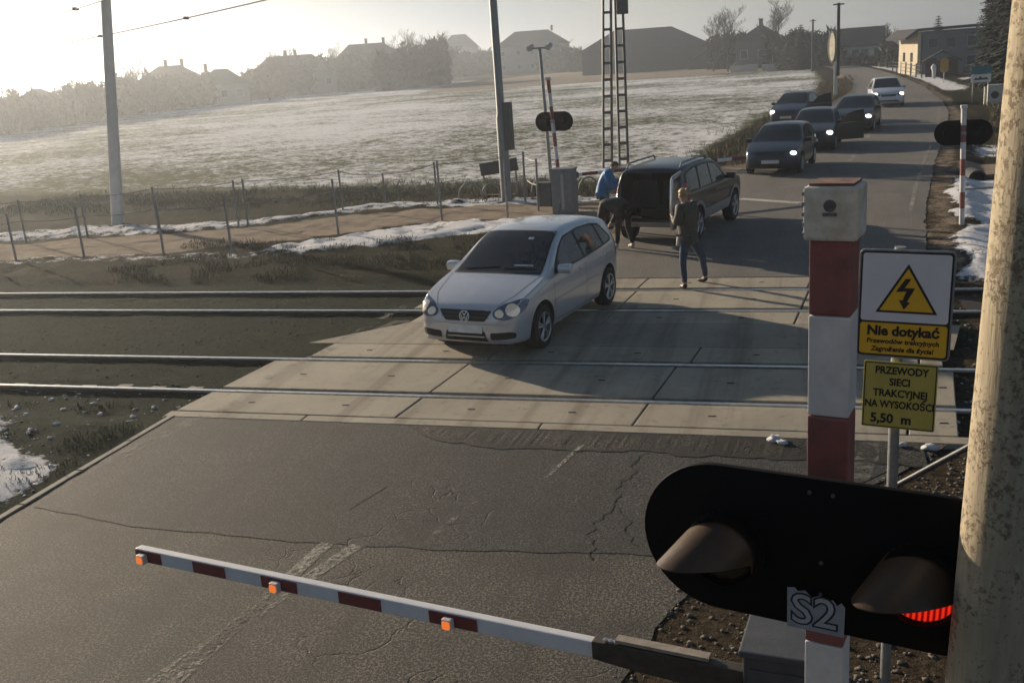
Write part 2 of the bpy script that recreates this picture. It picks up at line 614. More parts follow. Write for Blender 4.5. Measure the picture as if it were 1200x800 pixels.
gm, g, b = new_mat('ground_cover')
P = g.n('ShaderNodeNewGeometry').outputs['Position']
A = lambda nm: g.n('ShaderNodeAttribute', _attribute_name=nm).outputs['Fac']
n_f = g.noise(P, 14, 6, 0.7)
n_m = g.noise(P, 2.3, 6, 0.65)
n_b = g.noise(P, 0.3, 4)
n_ff = g.noise(P, 60, 3, 0.7)
grass = g.mix(g.ramp(n_m, 0.35, 0.65), (0.038, 0.040, 0.020), (0.095, 0.088, 0.044))
grass = g.mix(g.ramp(n_f, 0.5, 0.72), grass, (0.17, 0.145, 0.075))
grass = g.mix(g.ramp(n_f, 0.42, 0.3), grass, (0.018, 0.018, 0.010))
bal = g.mix(g.ramp(n_f, 0.35, 0.7), (0.012, 0.016, 0.012), (0.040, 0.049, 0.034))
bal = g.mix(g.ramp(n_m, 0.5, 0.7), bal, (0.030, 0.040, 0.022))
bal = g.mix(g.ramp(n_ff, 0.66, 0.80), bal, (0.11, 0.115, 0.10))
soi = g.mix(g.ramp(n_f, 0.35, 0.7), (0.026, 0.020, 0.014), (0.095, 0.073, 0.050))
soi = g.mix(g.ramp(n_ff, 0.64, 0.76), soi, (0.26, 0.22, 0.17))
san = g.mix(g.ramp(n_m, 0.3, 0.7), (0.23, 0.185, 0.145), (0.36, 0.295, 0.23))
san = g.mix(g.ramp(n_f, 0.55, 0.8), san, (0.42, 0.36, 0.30))
edge = g.math('ADD', g.math('MULTIPLY', g.math('SUBTRACT', n_m, 0.5), 1.1), g.math('MULTIPLY', g.math('SUBTRACT', n_f, 0.5), 0.7))
def msk(a, k=1.0, lo=0.42, hi=0.6):
    return g.ramp(g.math('ADD', a, g.math('MULTIPLY', edge, k)), lo, hi)
c = g.mix(msk(A('ballast'), 0.45), grass, bal)
c = g.mix(msk(A('soil')), c, soi)
c = g.mix(msk(A('sand'), 0.5), c, san)
# ploughed soil of the field, furrows running across
fu = g.noise(g.scaled(P, (1.5, 2.0, 1)), 1.0, 8, 0.72)
fu2 = g.noise(g.scaled(P, (5.0, 6.0, 1), (4, 2, 0)), 1.0, 6, 0.75)
fs = g.mix(g.ramp(fu2, 0.35, 0.7), (0.062, 0.068, 0.036), (0.165, 0.172, 0.098))
c = g.mix(msk(A('field'), 0.6), c, fs)
# snow
sn_edge = g.math('ADD', g.math('ADD', g.math('MULTIPLY', g.math('SUBTRACT', n_m, 0.5), 1.2), g.math('MULTIPLY', g.math('SUBTRACT', n_f, 0.5), 0.55)), 0.0)
near_f = g.ramp(g.math('ADD', A('snow_cover'), g.math('MULTIPLY', sn_edge, 1.5)), 0.56, 0.72)
fe = g.math('ADD', g.math('MULTIPLY', g.math('SUBTRACT', fu, 0.5), 1.5), g.math('MULTIPLY', g.math('SUBTRACT', fu2, 0.5), 0.8))
lf_ = g.math('ADD', g.math('MULTIPLY', g.math('SUBTRACT', n_b, 0.5), 0.5), g.math('MULTIPLY', g.math('SUBTRACT', g.noise(P, 0.035, 5, 0.6), 0.5), 1.2))
far_f = g.ramp(g.math('ADD', g.math('ADD', A('snow_cover'), fe), lf_), 0.48, 0.70)
sf = g.mix(A('field'), near_f, far_f)
c = g.mix(sf, c, (0.74, 0.75, 0.78))
g.l(c, b.inputs['Base Color'])
b.inputs['Roughness'].default_value = 1.0
b.inputs['Specular IOR Level'].default_value = 0.04
h = g.math('ADD', g.math('ADD', g.math('MULTIPLY', n_f, 1.0), g.math('MULTIPLY', n_ff, 0.35)), g.math('MULTIPLY', sf, 0.35))
h = g.math('ADD', h, g.math('MULTIPLY', fu2, g.math('MULTIPLY', A('field'), 0.5)))
g.l(g.bump(h, 0.9, 0.05), b.inputs['Normal'])
tag(link_mesh('ground', me, gm), kind='structure')


def sheet(name, xs_l, xs_r, ys, z, mat, jit=0.0, nx=14):
    """strip between left and right edges sampled at ys; jit roughens the edges"""
    vs, fs = [], []
    for i, y in enumerate(ys):
        l = xs_l(y) + jit * (noise.noise((y * 1.7, 3.1, 0)) + 0.5 * noise.noise((y * 6.1, 1.1, 0)))
        r_ = xs_r(y) + jit * (noise.noise((y * 1.7, 9.1, 0)) + 0.5 * noise.noise((y * 6.1, 7.1, 0)))
        for k in range(nx + 1):
            vs.append((l + (r_ - l) * k / nx, y, z))
    for i in range(len(ys) - 1):
        for k in range(nx):
            a = i * (nx + 1) + k
            fs.append((a, a + 1, a + nx + 2, a + nx + 1))
    me = bpy.data.meshes.new(name)
    me.from_pydata(vs, [], fs)
    return tag(link_mesh(name, me, mat), kind='structure')


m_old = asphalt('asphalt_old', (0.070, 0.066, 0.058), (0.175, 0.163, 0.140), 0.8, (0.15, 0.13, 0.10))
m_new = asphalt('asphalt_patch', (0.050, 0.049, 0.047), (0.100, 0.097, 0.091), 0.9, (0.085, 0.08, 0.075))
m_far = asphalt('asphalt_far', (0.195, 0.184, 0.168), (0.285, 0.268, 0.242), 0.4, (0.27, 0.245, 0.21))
ys = np.concatenate([np.linspace(-14, 2, 12), np.arange(2.2, 10.62, 0.12), [10.62]])
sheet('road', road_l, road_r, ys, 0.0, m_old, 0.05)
ys = np.concatenate([np.arange(18.75, 40, 0.15), np.arange(40, 125, 1.0), np.linspace(125, 330, 40)])
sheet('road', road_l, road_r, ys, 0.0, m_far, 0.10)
# newer darker patch next to the slabs
seam = [(-7.85, 7.9), (-6.4, 7.62), (-4.6, 7.55), (-3.0, 7.6), (-1.6, 7.75), (-0.75, 7.78), (0.15, 9.0), (0.9, 9.95), (1.35, 10.6)]
vs = []
for x_, y_ in seam: vs.append((x_, y_ + random.uniform(-.02, .02), 0.004))
top_ = [(1.35 - k * (9.25 / 8), 10.605 - 0.0 * k, 0.004) for k in range(9)][::-1]
sx = np.linspace(-7.8, 1.3, 60)
sl = np.interp(sx, [s[0] for s in seam], [s[1] for s in seam])
vs, fs = [], []
for k, x_ in enumerate(sx):
    y0 = sl[k] + 0.035 * noise.noise((x_ * 3, 0, 5)) + 0.02 * noise.noise((x_ * 11, 0, 5))
    vs += [(x_, y0, 0.004), (x_, 10.61, 0.004)]
    if k: fs.append((2 * k - 2, 2 * k, 2 * k + 1, 2 * k - 1))
me = bpy.data.meshes.new('road_patch'); me.from_pydata(vs, [], fs)
tag(link_mesh('road_patch', me, m_new), kind='structure')
# broken asphalt along the slab edge
rub = asphalt('asphalt_broken', (0.013, 0.012, 0.011), (0.085, 0.078, 0.068), 1.0)
vs, fs = [], []
sx = np.linspace(-4.6, 1.2, 150)
for k, x_ in enumerate(sx):
    wv_ = min(1, (x_ + 4.6) * 1.5)
    y0 = 10.56 - wv_ * (0.50 + 0.16 * noise.noise((x_ * 1.4, 2, 0)) + 0.09 * noise.noise((x_ * 6, 2, 0)))
    vs += [(x_, y0, 0.006), (x_, (y0 + 10.6) / 2 + 0.08 * noise.noise((x_ * 13, 4, 0)), 0.010 + 0.005 * noise.noise((x_ * 31.7, 0.37, 0.2))), (x_, 10.6, 0.008)]
    if k:
        a = 3 * k - 3
        fs += [(a, a + 3, a + 4, a + 1), (a + 1, a + 4, a + 5, a + 2)]
me = bpy.data.meshes.new('road_patch'); me.from_pydata(vs, [], fs)
tag(link_mesh('road_patch', me, rub), kind='structure')


# seams and single cracks in the near asphalt, as thin dark tar lines
tar = M('tar', (0.012, 0.012, 0.012), 0.7)
def ribbon(name, pts, wid, mat, z, wob=0.0, step=0.12):
    P_ = [Vector((p[0], p[1], 0)) for p in pts]
    out = []
    for a, b_ in zip(P_[:-1], P_[1:]):
        n = max(1, int((b_ - a).length / step))
        out += [a.lerp(b_, k / n) for k in range(n)]
    out.append(P_[-1])
    vs, fs = [], []
    for i, p in enumerate(out):
        d = (out[min(i + 1, len(out) - 1)] - out[max(i - 1, 0)]).normalized()
        nrm = Vector((-d.y, d.x, 0))
        p = p + nrm * wob * (noise.noise((p.x * 2.1, p.y * 2.1, 1)) + 0.6 * noise.noise((p.x * 8, p.y * 8, 1)))
        ww = wid * (1 + (0.5 * noise.noise((p.x * 7, p.y * 7, 4)) if wob else 0))
        vs += [p + nrm * ww / 2 + Vector((0, 0, z)), p - nrm * ww / 2 + Vector((0, 0, z))]
        if i: fs.append((2 * i - 2, 2 * i - 1, 2 * i + 1, 2 * i))
    me = bpy.data.meshes.new(name); me.from_pydata(vs, [], fs)
    return tag(link_mesh(name, me, mat), kind='structure')


gp = lambda *a: [G(x, y) for x, y in a]
ribbon('road_crack', gp((752, 530), (742, 560), (716, 590), (700, 625), (690, 655)), 0.016, tar, 0.0078, 0.16, 0.04)
ribbon('road_crack', gp((716, 590), (735, 610), (742, 640)), 0.012, tar, 0.0077, 0.14, 0.04)
ribbon('road_crack', gp((450, 570), (410, 598)), 0.012, tar, 0.0077, 0.04, 0.04)
# ragged lip of the broken strip
ribbon('road_crack', [(x_, 10.56 - min(1, (x_ + 4.6) * 1.5) * (0.52 + 0.16 * noise.noise((x_ * 1.4, 2, 0)) + 0.09 * noise.noise((x_ * 6, 2, 0)))) for x_ in np.linspace(-4.4, 1.2, 90)], 0.035, tar, 0.0095, 0.02, 0.04)
# worn markings
wp = worn_paint('worn_white_paint', (0.36, 0.335, 0.29), 0.42, 0.64, 24)
wp2 = worn_paint('worn_edge_paint', (0.30, 0.285, 0.25), 0.46, 0.80, 7)
def shift(pts, dx): return [Vector((p[0] + dx, p[1], 0)) for p in pts]
cl = gp((150, 812), (412, 638))
cl2 = gp((186, 814), (384, 636))
for ln, w_ in (([cl2[0], cl2[1]], 0.14), (shift([cl[0], cl[1]], 0.06), 0.14)):
    ribbon('road_marking', ln, w_, wp, 0.0042)
ribbon('road_marking', gp((495, 638), (557, 588)), 0.07, wp2, 0.0082)
ribbon('road_marking', gp((640, 560), (690, 515)), 0.05, wp, 0.0083)
ribbon('road_marking', gp((112, 549), (240, 487)), 0.2, wp2, 0.0084)
ribbon('road_marking', gp((1003, 564), (1026, 516)), 0.22, wp2, 0.0086)
ribbon('road_marking', gp((867, 233), (938, 238)), 0.30, worn_paint('stop_line_paint', (0.5, 0.48, 0.44), 0.25, 0.5), 0.0043)
for k in range(7):
    y0 = 27.5 + k * 9
    f_ = lambda y: 0.5 * (float(road_l(y)) + float(road_r(y))) + 0.35
    ribbon('road_marking', [(f_(y0), y0), (f_(y0 + 4), y0 + 4)], 0.12, worn_paint('lane_dash_paint', (0.4, 0.38, 0.34), 0.42, 0.6), 0.0044)
ribbon('road_marking', [(float(road_r(y)) - 0.35, y) for y in (26, 30, 36, 46, 62, 82, 100)], 0.10, wp, 0.0046)

# kerb edging on the left
kb = concrete('kerb_concrete', (0.20, 0.185, 0.155), (0.30, 0.275, 0.235))
for k in range(9):
    y0 = 2.4 + k * 0.92
    if y0 > 10.3: break
    mb = MB(); mb.box((-7.97 + 0.012 * random.uniform(-1, 1), y0 + 0.45, -0.055), (0.085, 0.90, 0.13), random.uniform(-.012, .012))
    o = mb.build('kerb', kb, bevel=0.01); tag(o, kind='structure')

# ------------------------------------------------------------------ crossing
RY = (11.72, 13.26, 16.26, 17.76)
slabm = concrete('slab_concrete', (0.26, 0.232, 0.182), (0.38, 0.34, 0.27))
slabm2 = concrete('slab_concrete_dark', (0.15, 0.14, 0.12), (0.23, 0.21, 0.175))
dark = M('dark_gap', (0.012, 0.011, 0.010), 0.9)
def slab_row(y0, y1, x_joints, mat=slabm, skew0=0, skew1=0, z=0.002):
    for i in range(len(x_joints) - 1):
        a, b_ = x_joints[i] + 0.012, x_joints[i + 1] - 0.012
        s0 = skew0 if i == 0 else 0
        s1 = skew1 if i == len(x_joints) - 2 else 0
        hh = z + random.uniform(-.004, .004)
        sh = 0.17
        mid = 0.5 * (y0 + y1)
        sk = lambda y: sh * (y - 11.0) * 0.6
        poly = [(a + sk(y0) - s0 * 0, y0), (b_ + sk(y0), y0), (b_ + sk(y1) + s1, y1), (a + sk(y1) + s0, y1)]
        mb = MB(); mb.prism(poly, 0.15, Matrix.Translation((0, 0, hh - 0.15)))
        if (b_ - a) > 1.2:
            pass
        tag(mb.build('crossing_slab', mat, bevel=0.012), kind='structure')
        for fx in (0.28, 0.72):          # lifting-eye pockets
            px_ = a + (b_ - a) * fx + sk(mid)
            mb = MB(); mb.box((px_, mid, hh + 0.0025), (0.09, 0.03, 0.004), 0.1)
            tag(mb.build('slab_pocket', dark), kind='structure')
j1 = [-8.05, -4.88, -1.9, 1.1, 1.62]
slab_row(10.86, 11.62, j1, skew0=0.0)
slab_row(11.85, 13.13, j1)
slab_row(13.39, 14.1, [-7.6, -4.7, -1.75, 1.2, 1.5])
j2 = [-7.25, -6.55, -3.55, -0.55, 1.6]
slab_row(15.4, 16.13, [-6.95, -3.6, -0.6, 1.5])
slab_row(16.39, 17.63, [-7.35, -3.6, -0.6, 1.15])
slab_row(17.89, 18.7, [-7.2, -3.65, -0.65, 1.2])
# concrete edge beam in front and asphalt between the tracks
for x0, x1 in ((-8.1, -6.1), (-6.08, -3.0), (-2.98, 0.2), (0.22, 1.75)):
    mb = MB(); mb.box(((x0 + x1) / 2, 10.73, -0.07), (x1 - x0, 0.20, 0.15))
    tag(mb.build('edge_beam', slabm, bevel=0.012), kind='structure')
vs = [(-7.75, 14.11, 0), (1.95, 14.11, 0), (2.2, 15.39, 0), (-6.5, 15.39, 0)]
me = bpy.data.meshes.new('road'); me.from_pydata(vs, [], [(0, 1, 2, 3)])
tag(link_mesh('road', me, concrete('crossing_infill', (0.20, 0.178, 0.142), (0.31, 0.277, 0.222))), kind='structure')
vs = [(-8.3, 10.83, -0.09), (2.2, 10.83, -0.09), (3.0, 18.72, -0.09), (-6.2, 18.72, -0.09)]
me = bpy.data.meshes.new('crossing_bed'); me.from_pydata(vs, [], [(0, 1, 2, 3)])
tag(link_mesh('crossing_bed', me, dark), kind='structure')
# old edge line that runs on over the slabs
for a, b_ in (((252, 484), (312, 452)), ((312, 444), (362, 420)), ((372, 416), (400, 401)), ((404, 398), (440, 378)), ((446, 374), (482, 355))):
    ribbon('road_marking', gp(a, b_), 0.17, wp2, 0.0115)

steel = M('rail_steel', (0.58, 0.57, 0.56), 0.34, 0.8, var=0.3, scale=9, bump=0.05)
rust = M('rail_rust', (0.05, 0.034, 0.025), 0.85)
for i, y in enumerate(RY):
    t = thing('rail', ('polished steel rail nearest the camera across the road slabs', 'second steel rail from the camera, far side of the near track',
                       'third steel rail, passing under the silver car', 'farthest of the four steel rails, behind the silver car')[i], 'rail', (0, y, 0), 0, 'rails of the two tracks')
    mb = MB()
    mb.box((-20, 0, -0.020), (160, 0.072, 0.036)); mb.build('rail_head', steel, t, bevel=0.006)
    mb = MB(); mb.box((-20, 0, -0.085), (160, 0.02, 0.09)); mb.box((-20, 0, -0.14), (160, 0.14, 0.02)); mb.build('rail_web', rust, t)
# sleepers
slp = concrete('sleeper_concrete', (0.20, 0.19, 0.17), (0.30, 0.285, 0.255))
proto = None
for k in range(16):
    x_ = -8.55 - k * 0.62
    if proto is None:
        mb = MB(); mb.box((0, 0, 0), (0.26, 2.5, 0.16)); proto = mb.build('sleeper', slp, bevel=0.02); o = proto
    else:
        o = proto.copy(); COL.objects.link(o)
    o.location = (x_, 12.49, -0.182 + random.uniform(-.004, .004))
    o.rotation_euler = (0, 0, random.uniform(-.02, .02))
    tag(o, 'grey concrete sleeper half buried in ballast between near rails', 'sleeper', 'sleepers of the near track')

def DY(px, py, y):
    d = ray(px, py)
    return EYE + d * ((y - EYE.y) / d.y)


# ------------------------------------------------------------------ text
def text_verts(body, size, spacing=1.0, bold=0.0, shear=0.0, sx=1.0):
    cu = bpy.data.curves.new('lettering', 'FONT')
    cu.body = body
    cu.size = size
    cu.align_x = 'CENTER'
    cu.align_y = 'CENTER'
    cu.space_character = spacing
    cu.offset = bold
    cu.shear = shear
    cu.resolution_u = 3
    ob = bpy.data.objects.new('lettering', cu)
    COL.objects.link(ob)
    dg = bpy.context.evaluated_depsgraph_get()
    me = bpy.data.meshes.new_from_object(ob.evaluated_get(dg))
    vs = [Vector((v.co.x * sx, v.co.y, 0)) for v in me.vertices]
    fs = [tuple(p.vertices) for p in me.polygons]
    bpy.data.objects.remove(ob)
    bpy.data.curves.remove(cu)
    bpy.data.meshes.remove(me)
    return vs, fs


def lettering(name, lines, M4, mat, parent):
    """lines: (text, x, y, size, bold, shear, width scale) laid on local XY of M4"""
    for tx, x, y, size, bold, shear, sx in lines:
        vs, fs = text_verts(tx, size, 1.0, bold, shear, sx)
        me = bpy.data.meshes.new(name)
        me.from_pydata([tuple(M4 @ (v + Vector((x, y, 0)))) for v in vs], [], fs)
        o = link_mesh(name, me, mat, parent)
    return o


# ------------------------------------------------------------------ materials of the furniture
m_black = M('signal_black', (0.004, 0.004, 0.005), 0.6, var=0.3, spec=0.12, bump=0.05)
m_visor = M('visor_black', (0.060, 0.036, 0.020), 0.42, var=0.3, spec=0.5, bump=0.08)
m_visin = M('visor_inside', (0.006, 0.006, 0.006), 0.7, spec=0.1)
m_red = M('mast_red', (0.26, 0.085, 0.080), 0.55, var=0.3, scale=11, bump=0.08, dirt=(0.17, 0.075, 0.07))
m_white = M('mast_white', (0.62, 0.62, 0.64), 0.55, var=0.18, scale=9, bump=0.08, dirt=(0.52, 0.52, 0.53))
m_whitebox = M('box_white', (0.66, 0.66, 0.64), 0.55, var=0.2, scale=14, dirt=(0.42, 0.38, 0.30))
m_grey = M('cabinet_grey', (0.16, 0.17, 0.185), 0.5, var=0.2, scale=5, bump=0.05)
m_galv = M('galvanised', (0.30, 0.31, 0.32), 0.45, 0.5, var=0.25, scale=20, bump=0.05)
m_dgalv = M('dark_steel', (0.085, 0.09, 0.095), 0.5, 0.4, var=0.3, scale=14)
m_yel = M('sign_yellow', (0.80, 0.46, 0.025), 0.45, var=0.08, bump=0.0)
m_yel2 = M('sign_olive_yellow', (0.52, 0.44, 0.10), 0.5, var=0.12, scale=12, bump=0.0)
m_signw = M('sign_white', (0.72, 0.73, 0.76), 0.45, var=0.08, bump=0.0)
m_ink = M('sign_ink', (0.014, 0.014, 0.016), 0.5, bump=0.0)
m_rustm = M('rusty_iron', (0.20, 0.13, 0.105), 0.85, var=0.5, scale=20, dirt=(0.10, 0.045, 0.03))

# ------------------------------------------------------------------ near warning signal (black board, two lamps)
HY = R(14)
hc = D(947, 647, 2.9)
sg = thing('warning_signal', 'big black oval level crossing signal head in front with red lamp and S2 plate', 'signal', hc, 0)
F0 = facing((0, 0, 0), HY)
mb = MB(); mb.prism(stadium(1.10, 0.475, 26), 0.022, F0 @ Matrix.Translation((0.045, 0, -0.011)))
mb.build('backboard', m_black, sg, angle=40, bevel=0.004)
for sx_ in (-0.245, 0.335):
    mb = MB(); mb.lathe([(0.0, 0.13), (0.13, 0.125), (0.16, 0.10), (0.16, 0.0)], F0 @ Vector((sx_, -0.03, -0.011)), F0.to_3x3() @ Vector((0, 0, -1)), 24)
    mb.build('lamp_housing', m_black, sg, angle=40)
m_lensoff = M('lens_dark', (0.03, 0.026, 0.018), 0.25, var=0.2, bump=0.2, bscale=90)
m_lens_on, g, b = new_mat('lens_red_lit')
P_ = g.n('ShaderNodeTexCoord').outputs['Object']
wvn = g.n('ShaderNodeTexWave', Scale=22.0, Distortion=0.6)
wvn.bands_direction = 'X'
g.l(P_, wvn.inputs['Vector'])
g.l(g.mix(g.ramp(wvn.outputs['Fac'], 0.2, 0.8), (0.25, 0.0, 0.0), (1.0, 0.035, 0.012)), b.inputs['Emission Color'])
b.inputs['Emission Strength'].default_value = 0.5
b.inputs['Base Color'].default_value = (0.3, 0.01, 0.01, 1)
b.inputs['Roughness'].default_value = 0.3
for sx_, lit in ((-0.240, False), (0.310, True)):
    mb = MB()
    c0 = F0 @ Vector((sx_, -0.025, 0.010))
    ax = F0.to_3x3() @ Vector((0, 0, 1))
    mb.lathe([(0.0, 0.118), (0.05, 0.118), (0.05, 0.104), (0.03, 0.104)], c0, ax, 32)
    mb.build('lamp_ring', m_black, sg, angle=30)
    mb = MB()
    mb.lathe([(0.028, 0.104), (0.040, 0.080), (0.048, 0.045), (0.051, 0.0)], c0, ax, 32)
    mb.build('lens', m_lens_on if lit else m_lensoff, sg, smooth=True)
    # cowl: half tube turned towards the road
    V0 = facing((0, 0, 0), R(36))
    o_ = c0 + ax * 0.035 + Vector((0, 0, 0.0))
    vs, fs = [], []
    nA, nL, rad, th_ = 22, 6, 0.118, 0.004
    for sgn in (0, 1):
        for i in range(nL + 1):
            for k in range(nA + 1):
                a = R(-16 + 212 * k / nA)
                l = i / nL
                # the open end is cut back towards the bottom corners
                l *= 0.045 + 0.205 * max(0, math.sin(a))
                rr = (rad - 0.006 * i / nL) - sgn * th_
                back = F0.to_3x3() @ Vector((rr * math.cos(a), rr * math.sin(a), -0.03))
                vs.append(o_ + back + V0.to_3x3() @ Vector((0, -0.36 * l, l)))
    n1_ = (nL + 1) * (nA + 1)
    idx_ = lambda s_, i, k: s_ * n1_ + i * (nA + 1) + k
    for i in range(nL):
        for k in range(nA):
            fs.append((idx_(0, i, k), idx_(0, i, k + 1), idx_(0, i + 1, k + 1), idx_(0, i + 1, k)))
            fs.append((idx_(1, i, k), idx_(1, i + 1, k), idx_(1, i + 1, k + 1), idx_(1, i, k + 1)))
    for k in range(nA):
        fs.append((idx_(0, nL, k), idx_(0, nL, k + 1), idx_(1, nL, k + 1), idx_(1, nL, k)))
        fs.append((idx_(0, 0, k), idx_(1, 0, k), idx_(1, 0, k + 1), idx_(0, 0, k + 1)))
    for i in range(nL):
        for k in (0, nA):
            fs.append((idx_(0, i, k), idx_(0, i + 1, k), idx_(1, i + 1, k), idx_(1, i, k)))
    mb = MB(); mb.add(vs, fs)
    mb.build('visor', m_visor, sg, angle=40)
for x_, y_ in ((0.005, 0.195), (0.07, 0.195), (0.04, -0.02), (0.04, -0.12)):
    mb = MB(); mb.lathe([(0, 0.006), (0.004, 0.006), (0.006, 0.0)], F0 @ Vector((x_, y_, 0.011)), ax, 8)
    mb.build('screw', m_dgalv, sg)
# S2 plate, torn sticker on the lower edge
m_plate = M('plate_grey', (0.33, 0.34, 0.37), 0.5, var=0.25, scale=18, bump=0.05)
Fp = F0 @ Matrix.Translation((0.026, -0.183, 0.0125))
poly = [(-0.082, -0.062), (0.082, -0.062), (0.084, 0.035), (0.074, 0.048), (0.062, 0.036), (0.05, 0.052), (0.03, 0.046), (0.012, 0.058), (-0.01, 0.047), (-0.03, 0.066), (-0.052, 0.060), (-0.06, 0.07), (-0.082, 0.066)]
mb = MB(); mb.prism(poly, 0.0015, Fp)
pl = mb.build('number_plate', m_plate, sg)
m_plw = M('plate_letter_grey', (0.42, 0.43, 0.46), 0.5, var=0.15, scale=18, bump=0.0)
lettering('lettering', [('S2', -0.004, -0.001, 0.135, 0.006, 0.0, 1.05)], Fp @ Matrix.Translation((0, 0, 0.0020)), m_ink, pl)
lettering('lettering', [('S2', -0.004, -0.001, 0.135, 0.0005, 0.0, 1.05)], Fp @ Matrix.Translation((0, 0, 0.0026)), m_plw, pl)

# ------------------------------------------------------------------ red and white mast behind it
mp_ = D(978, 300, 3.2)
mx_, my_ = mp_.x, mp_.y
MT = DY(979, 263, my_).z
mast = thing('striped_mast', 'square red and white striped mast with white box cap, behind signal head', 'mast', (mx_, my_, 0), R(-13))
zs = [MT - 0.08]
def zat(y_): return DY(976, y_, my_).z
bands = [(zat(268), zat(362), 'r'), (zat(362), zat(480), 'w'), (zat(480), zat(600), 'r'), (zat(600), zat(770), 'w'), (zat(738), zat(738) - 0.16, 'r')]
cuts = [MT, zat(365), zat(481), zat(700), zat(744), zat(744) - 0.30, 1.3, 1.0, 0.75, 0.5, 0.25, 0.0]
cols_ = ['r', 'w', 'r', 'r', 'w', 'r', 'w', 'r', 'w', 'r', 'w']
for k in range(len(cuts) - 1):
    mb = MB(); mb.box((0, 0, (cuts[k] + cuts[k + 1]) / 2), (0.132, 0.132, abs(cuts[k] - cuts[k + 1])))
    mb.build('mast_band', m_red if cols_[k] == 'r' else m_white, mast, bevel=0.010)
mb = MB(); mb.box((0, 0, MT + 0.045), (0.165, 0.165, 0.17)); cap = mb.build('cap_box', m_whitebox, mast, bevel=0.012)
mb = MB(); mb.box((0.0, 0.0, MT + 0.1345), (0.135, 0.13, 0.008)); mb.build('cap_lid', m_rustm, cap)
mb = MB()
mb.lathe([(0, 0.019), (0.004, 0.019), (0.006, 0.012)], (0.0, -0.0825, MT + 0.072), (0, -1, 0), 18)
mb.box((0.0, -0.085, MT + 0.045), (0.042, 0.005, 0.010))
mb.build('cable_hole', M('hole_grey', (0.13, 0.13, 0.13), 0.7, var=0.5, scale=60), cap)
mb = MB()
for sgn in (-1, 1): mb.box((sgn * 0.075, 0.01, zat(598)), (0.03, 0.10, 0.05))
mb.box((0, -0.075, zat(620)), (0.17, 0.012, 0.07))
mb.build('clamp', m_black, mast)
# ribbed red-and-white strips on the cap edge
mb = MB()
for k in range(5): mb.box((-0.0835, -0.07, MT - 0.02 + 0.032 * k), (0.006, 0.02, 0.012))
mb.build('hinge', m_galv, cap)

# ------------------------------------------------------------------ warning signs on a post
sp = D(1049, 500, 4.5)
sgn_ = thing('warning_sign', 'high voltage warning sign above olive text plate on a steel post', 'sign', (sp.x, sp.y, 0), 0)
top = DY(1056, 292, sp.y).z
mb = MB(); mb.tube([(0, 0.055, 0), (0, 0.055, top)], 0.024, 14); mb.build('post', m_galv, sgn_, angle=40)
F1 = facing((0, 0, 0), R(9))
s_c = DY(1060, 357.5, sp.y) - Vector((sp.x, sp.y, 0))
F1u = Matrix.Translation(s_c) @ F1 @ Matrix.Rotation(R(-1.2), 4, 'Z')
mb = MB(); mb.prism(rrect(0.388, 0.485, 0.022), 0.012, F1u @ Matrix.Translation((0, 0, -0.012)))
up_ = mb.build('upper_plate', m_galv, sgn_, bevel=0.003)
mb = MB(); mb.prism(rrect(0.372, 0.469, 0.016), 0.0015, F1u @ Matrix.Translation((0, 0, 0.001))); mb.build('border', m_ink, up_)
mb = MB(); mb.prism(rrect(0.356, 0.302, 0.012), 0.0015, F1u @ Matrix.Translation((0, 0.0755, 0.0022))); mb.build('white_panel', m_signw, up_)
mb = MB(); mb.prism(rrect(0.356, 0.142, 0.012), 0.0015, F1u @ Matrix.Translation((0, -0.1555, 0.0022))); mb.build('yellow_panel', m_yel, up_)
def tri(s_): return [(-s_ * 0.5, -s_ * 0.38), (s_ * 0.5, -s_ * 0.38), (0, s_ * 0.486)]
mb = MB(); mb.prism(tri(0.252), 0.0012, F1u @ Matrix.Translation((0.008, 0.06, 0.0042))); mb.build('triangle', m_ink, up_)
mb = MB(); mb.prism(tri(0.218), 0.0012, F1u @ Matrix.Translation((0.008, 0.057, 0.0058))); mb.build('triangle', m_yel, up_)
bolt = [(0.012, 0.080), (-0.012, 0.080), (-0.050, 0.018), (-0.006, 0.022), (-0.020, -0.022), (-0.036, -0.018), (-0.012, -0.064), (0.012, -0.030), (-0.001, -0.027), (0.030, 0.038), (-0.014, 0.036)]
mb = MB(); mb.prism([(x_ * 0.95 + 0.010, y_ * 0.95 + 0.042) for x_, y_ in bolt], 0.001, F1u @ Matrix.Translation((0, 0, 0.0076))); mb.build('lightning_arrow', m_ink, up_)
lettering('lettering', [('Nie dotykać', 0.0, -0.1205, 0.060, 0.0026, 0.0, 0.98), ('Przewodów trakcyjnych', 0.0, -0.167, 0.030, 0.0011, 0.12, 1.02),
                        ('Zagrożenie dla życia!', 0.0, -0.203, 0.030, 0.0011, 0.12, 0.98)], F1u @ Matrix.Translation((0, 0, 0.0048)), m_ink, up_)
s2 = DY(1053.5, 464, sp.y) - Vector((sp.x, sp.y, 0))
F1l = Matrix.Translation(s2) @ F1 @ Matrix.Rotation(R(-1.2), 4, 'Z')
mb = MB(); mb.prism(rrect(0.308, 0.312, 0.008), 0.006, F1l @ Matrix.Translation((0, 0, -0.006))); lp = mb.build('lower_plate', m_yel2, sgn_, bevel=0.002)
mb = MB()
for x0, y0, wx, wy in ((0, 0.149, 0.298, 0.004), (0, -0.149, 0.298, 0.004), (-0.147, 0, 0.004, 0.294), (0.147, 0, 0.004, 0.294)):
    mb.prism([(x0 - wx / 2, y0 - wy / 2), (x0 + wx / 2, y0 - wy / 2), (x0 + wx / 2, y0 + wy / 2), (x0 - wx / 2, y0 + wy / 2)], 0.001, F1l @ Matrix.Translation((0, 0, 0.0008)))
mb.build('border', m_ink, lp)
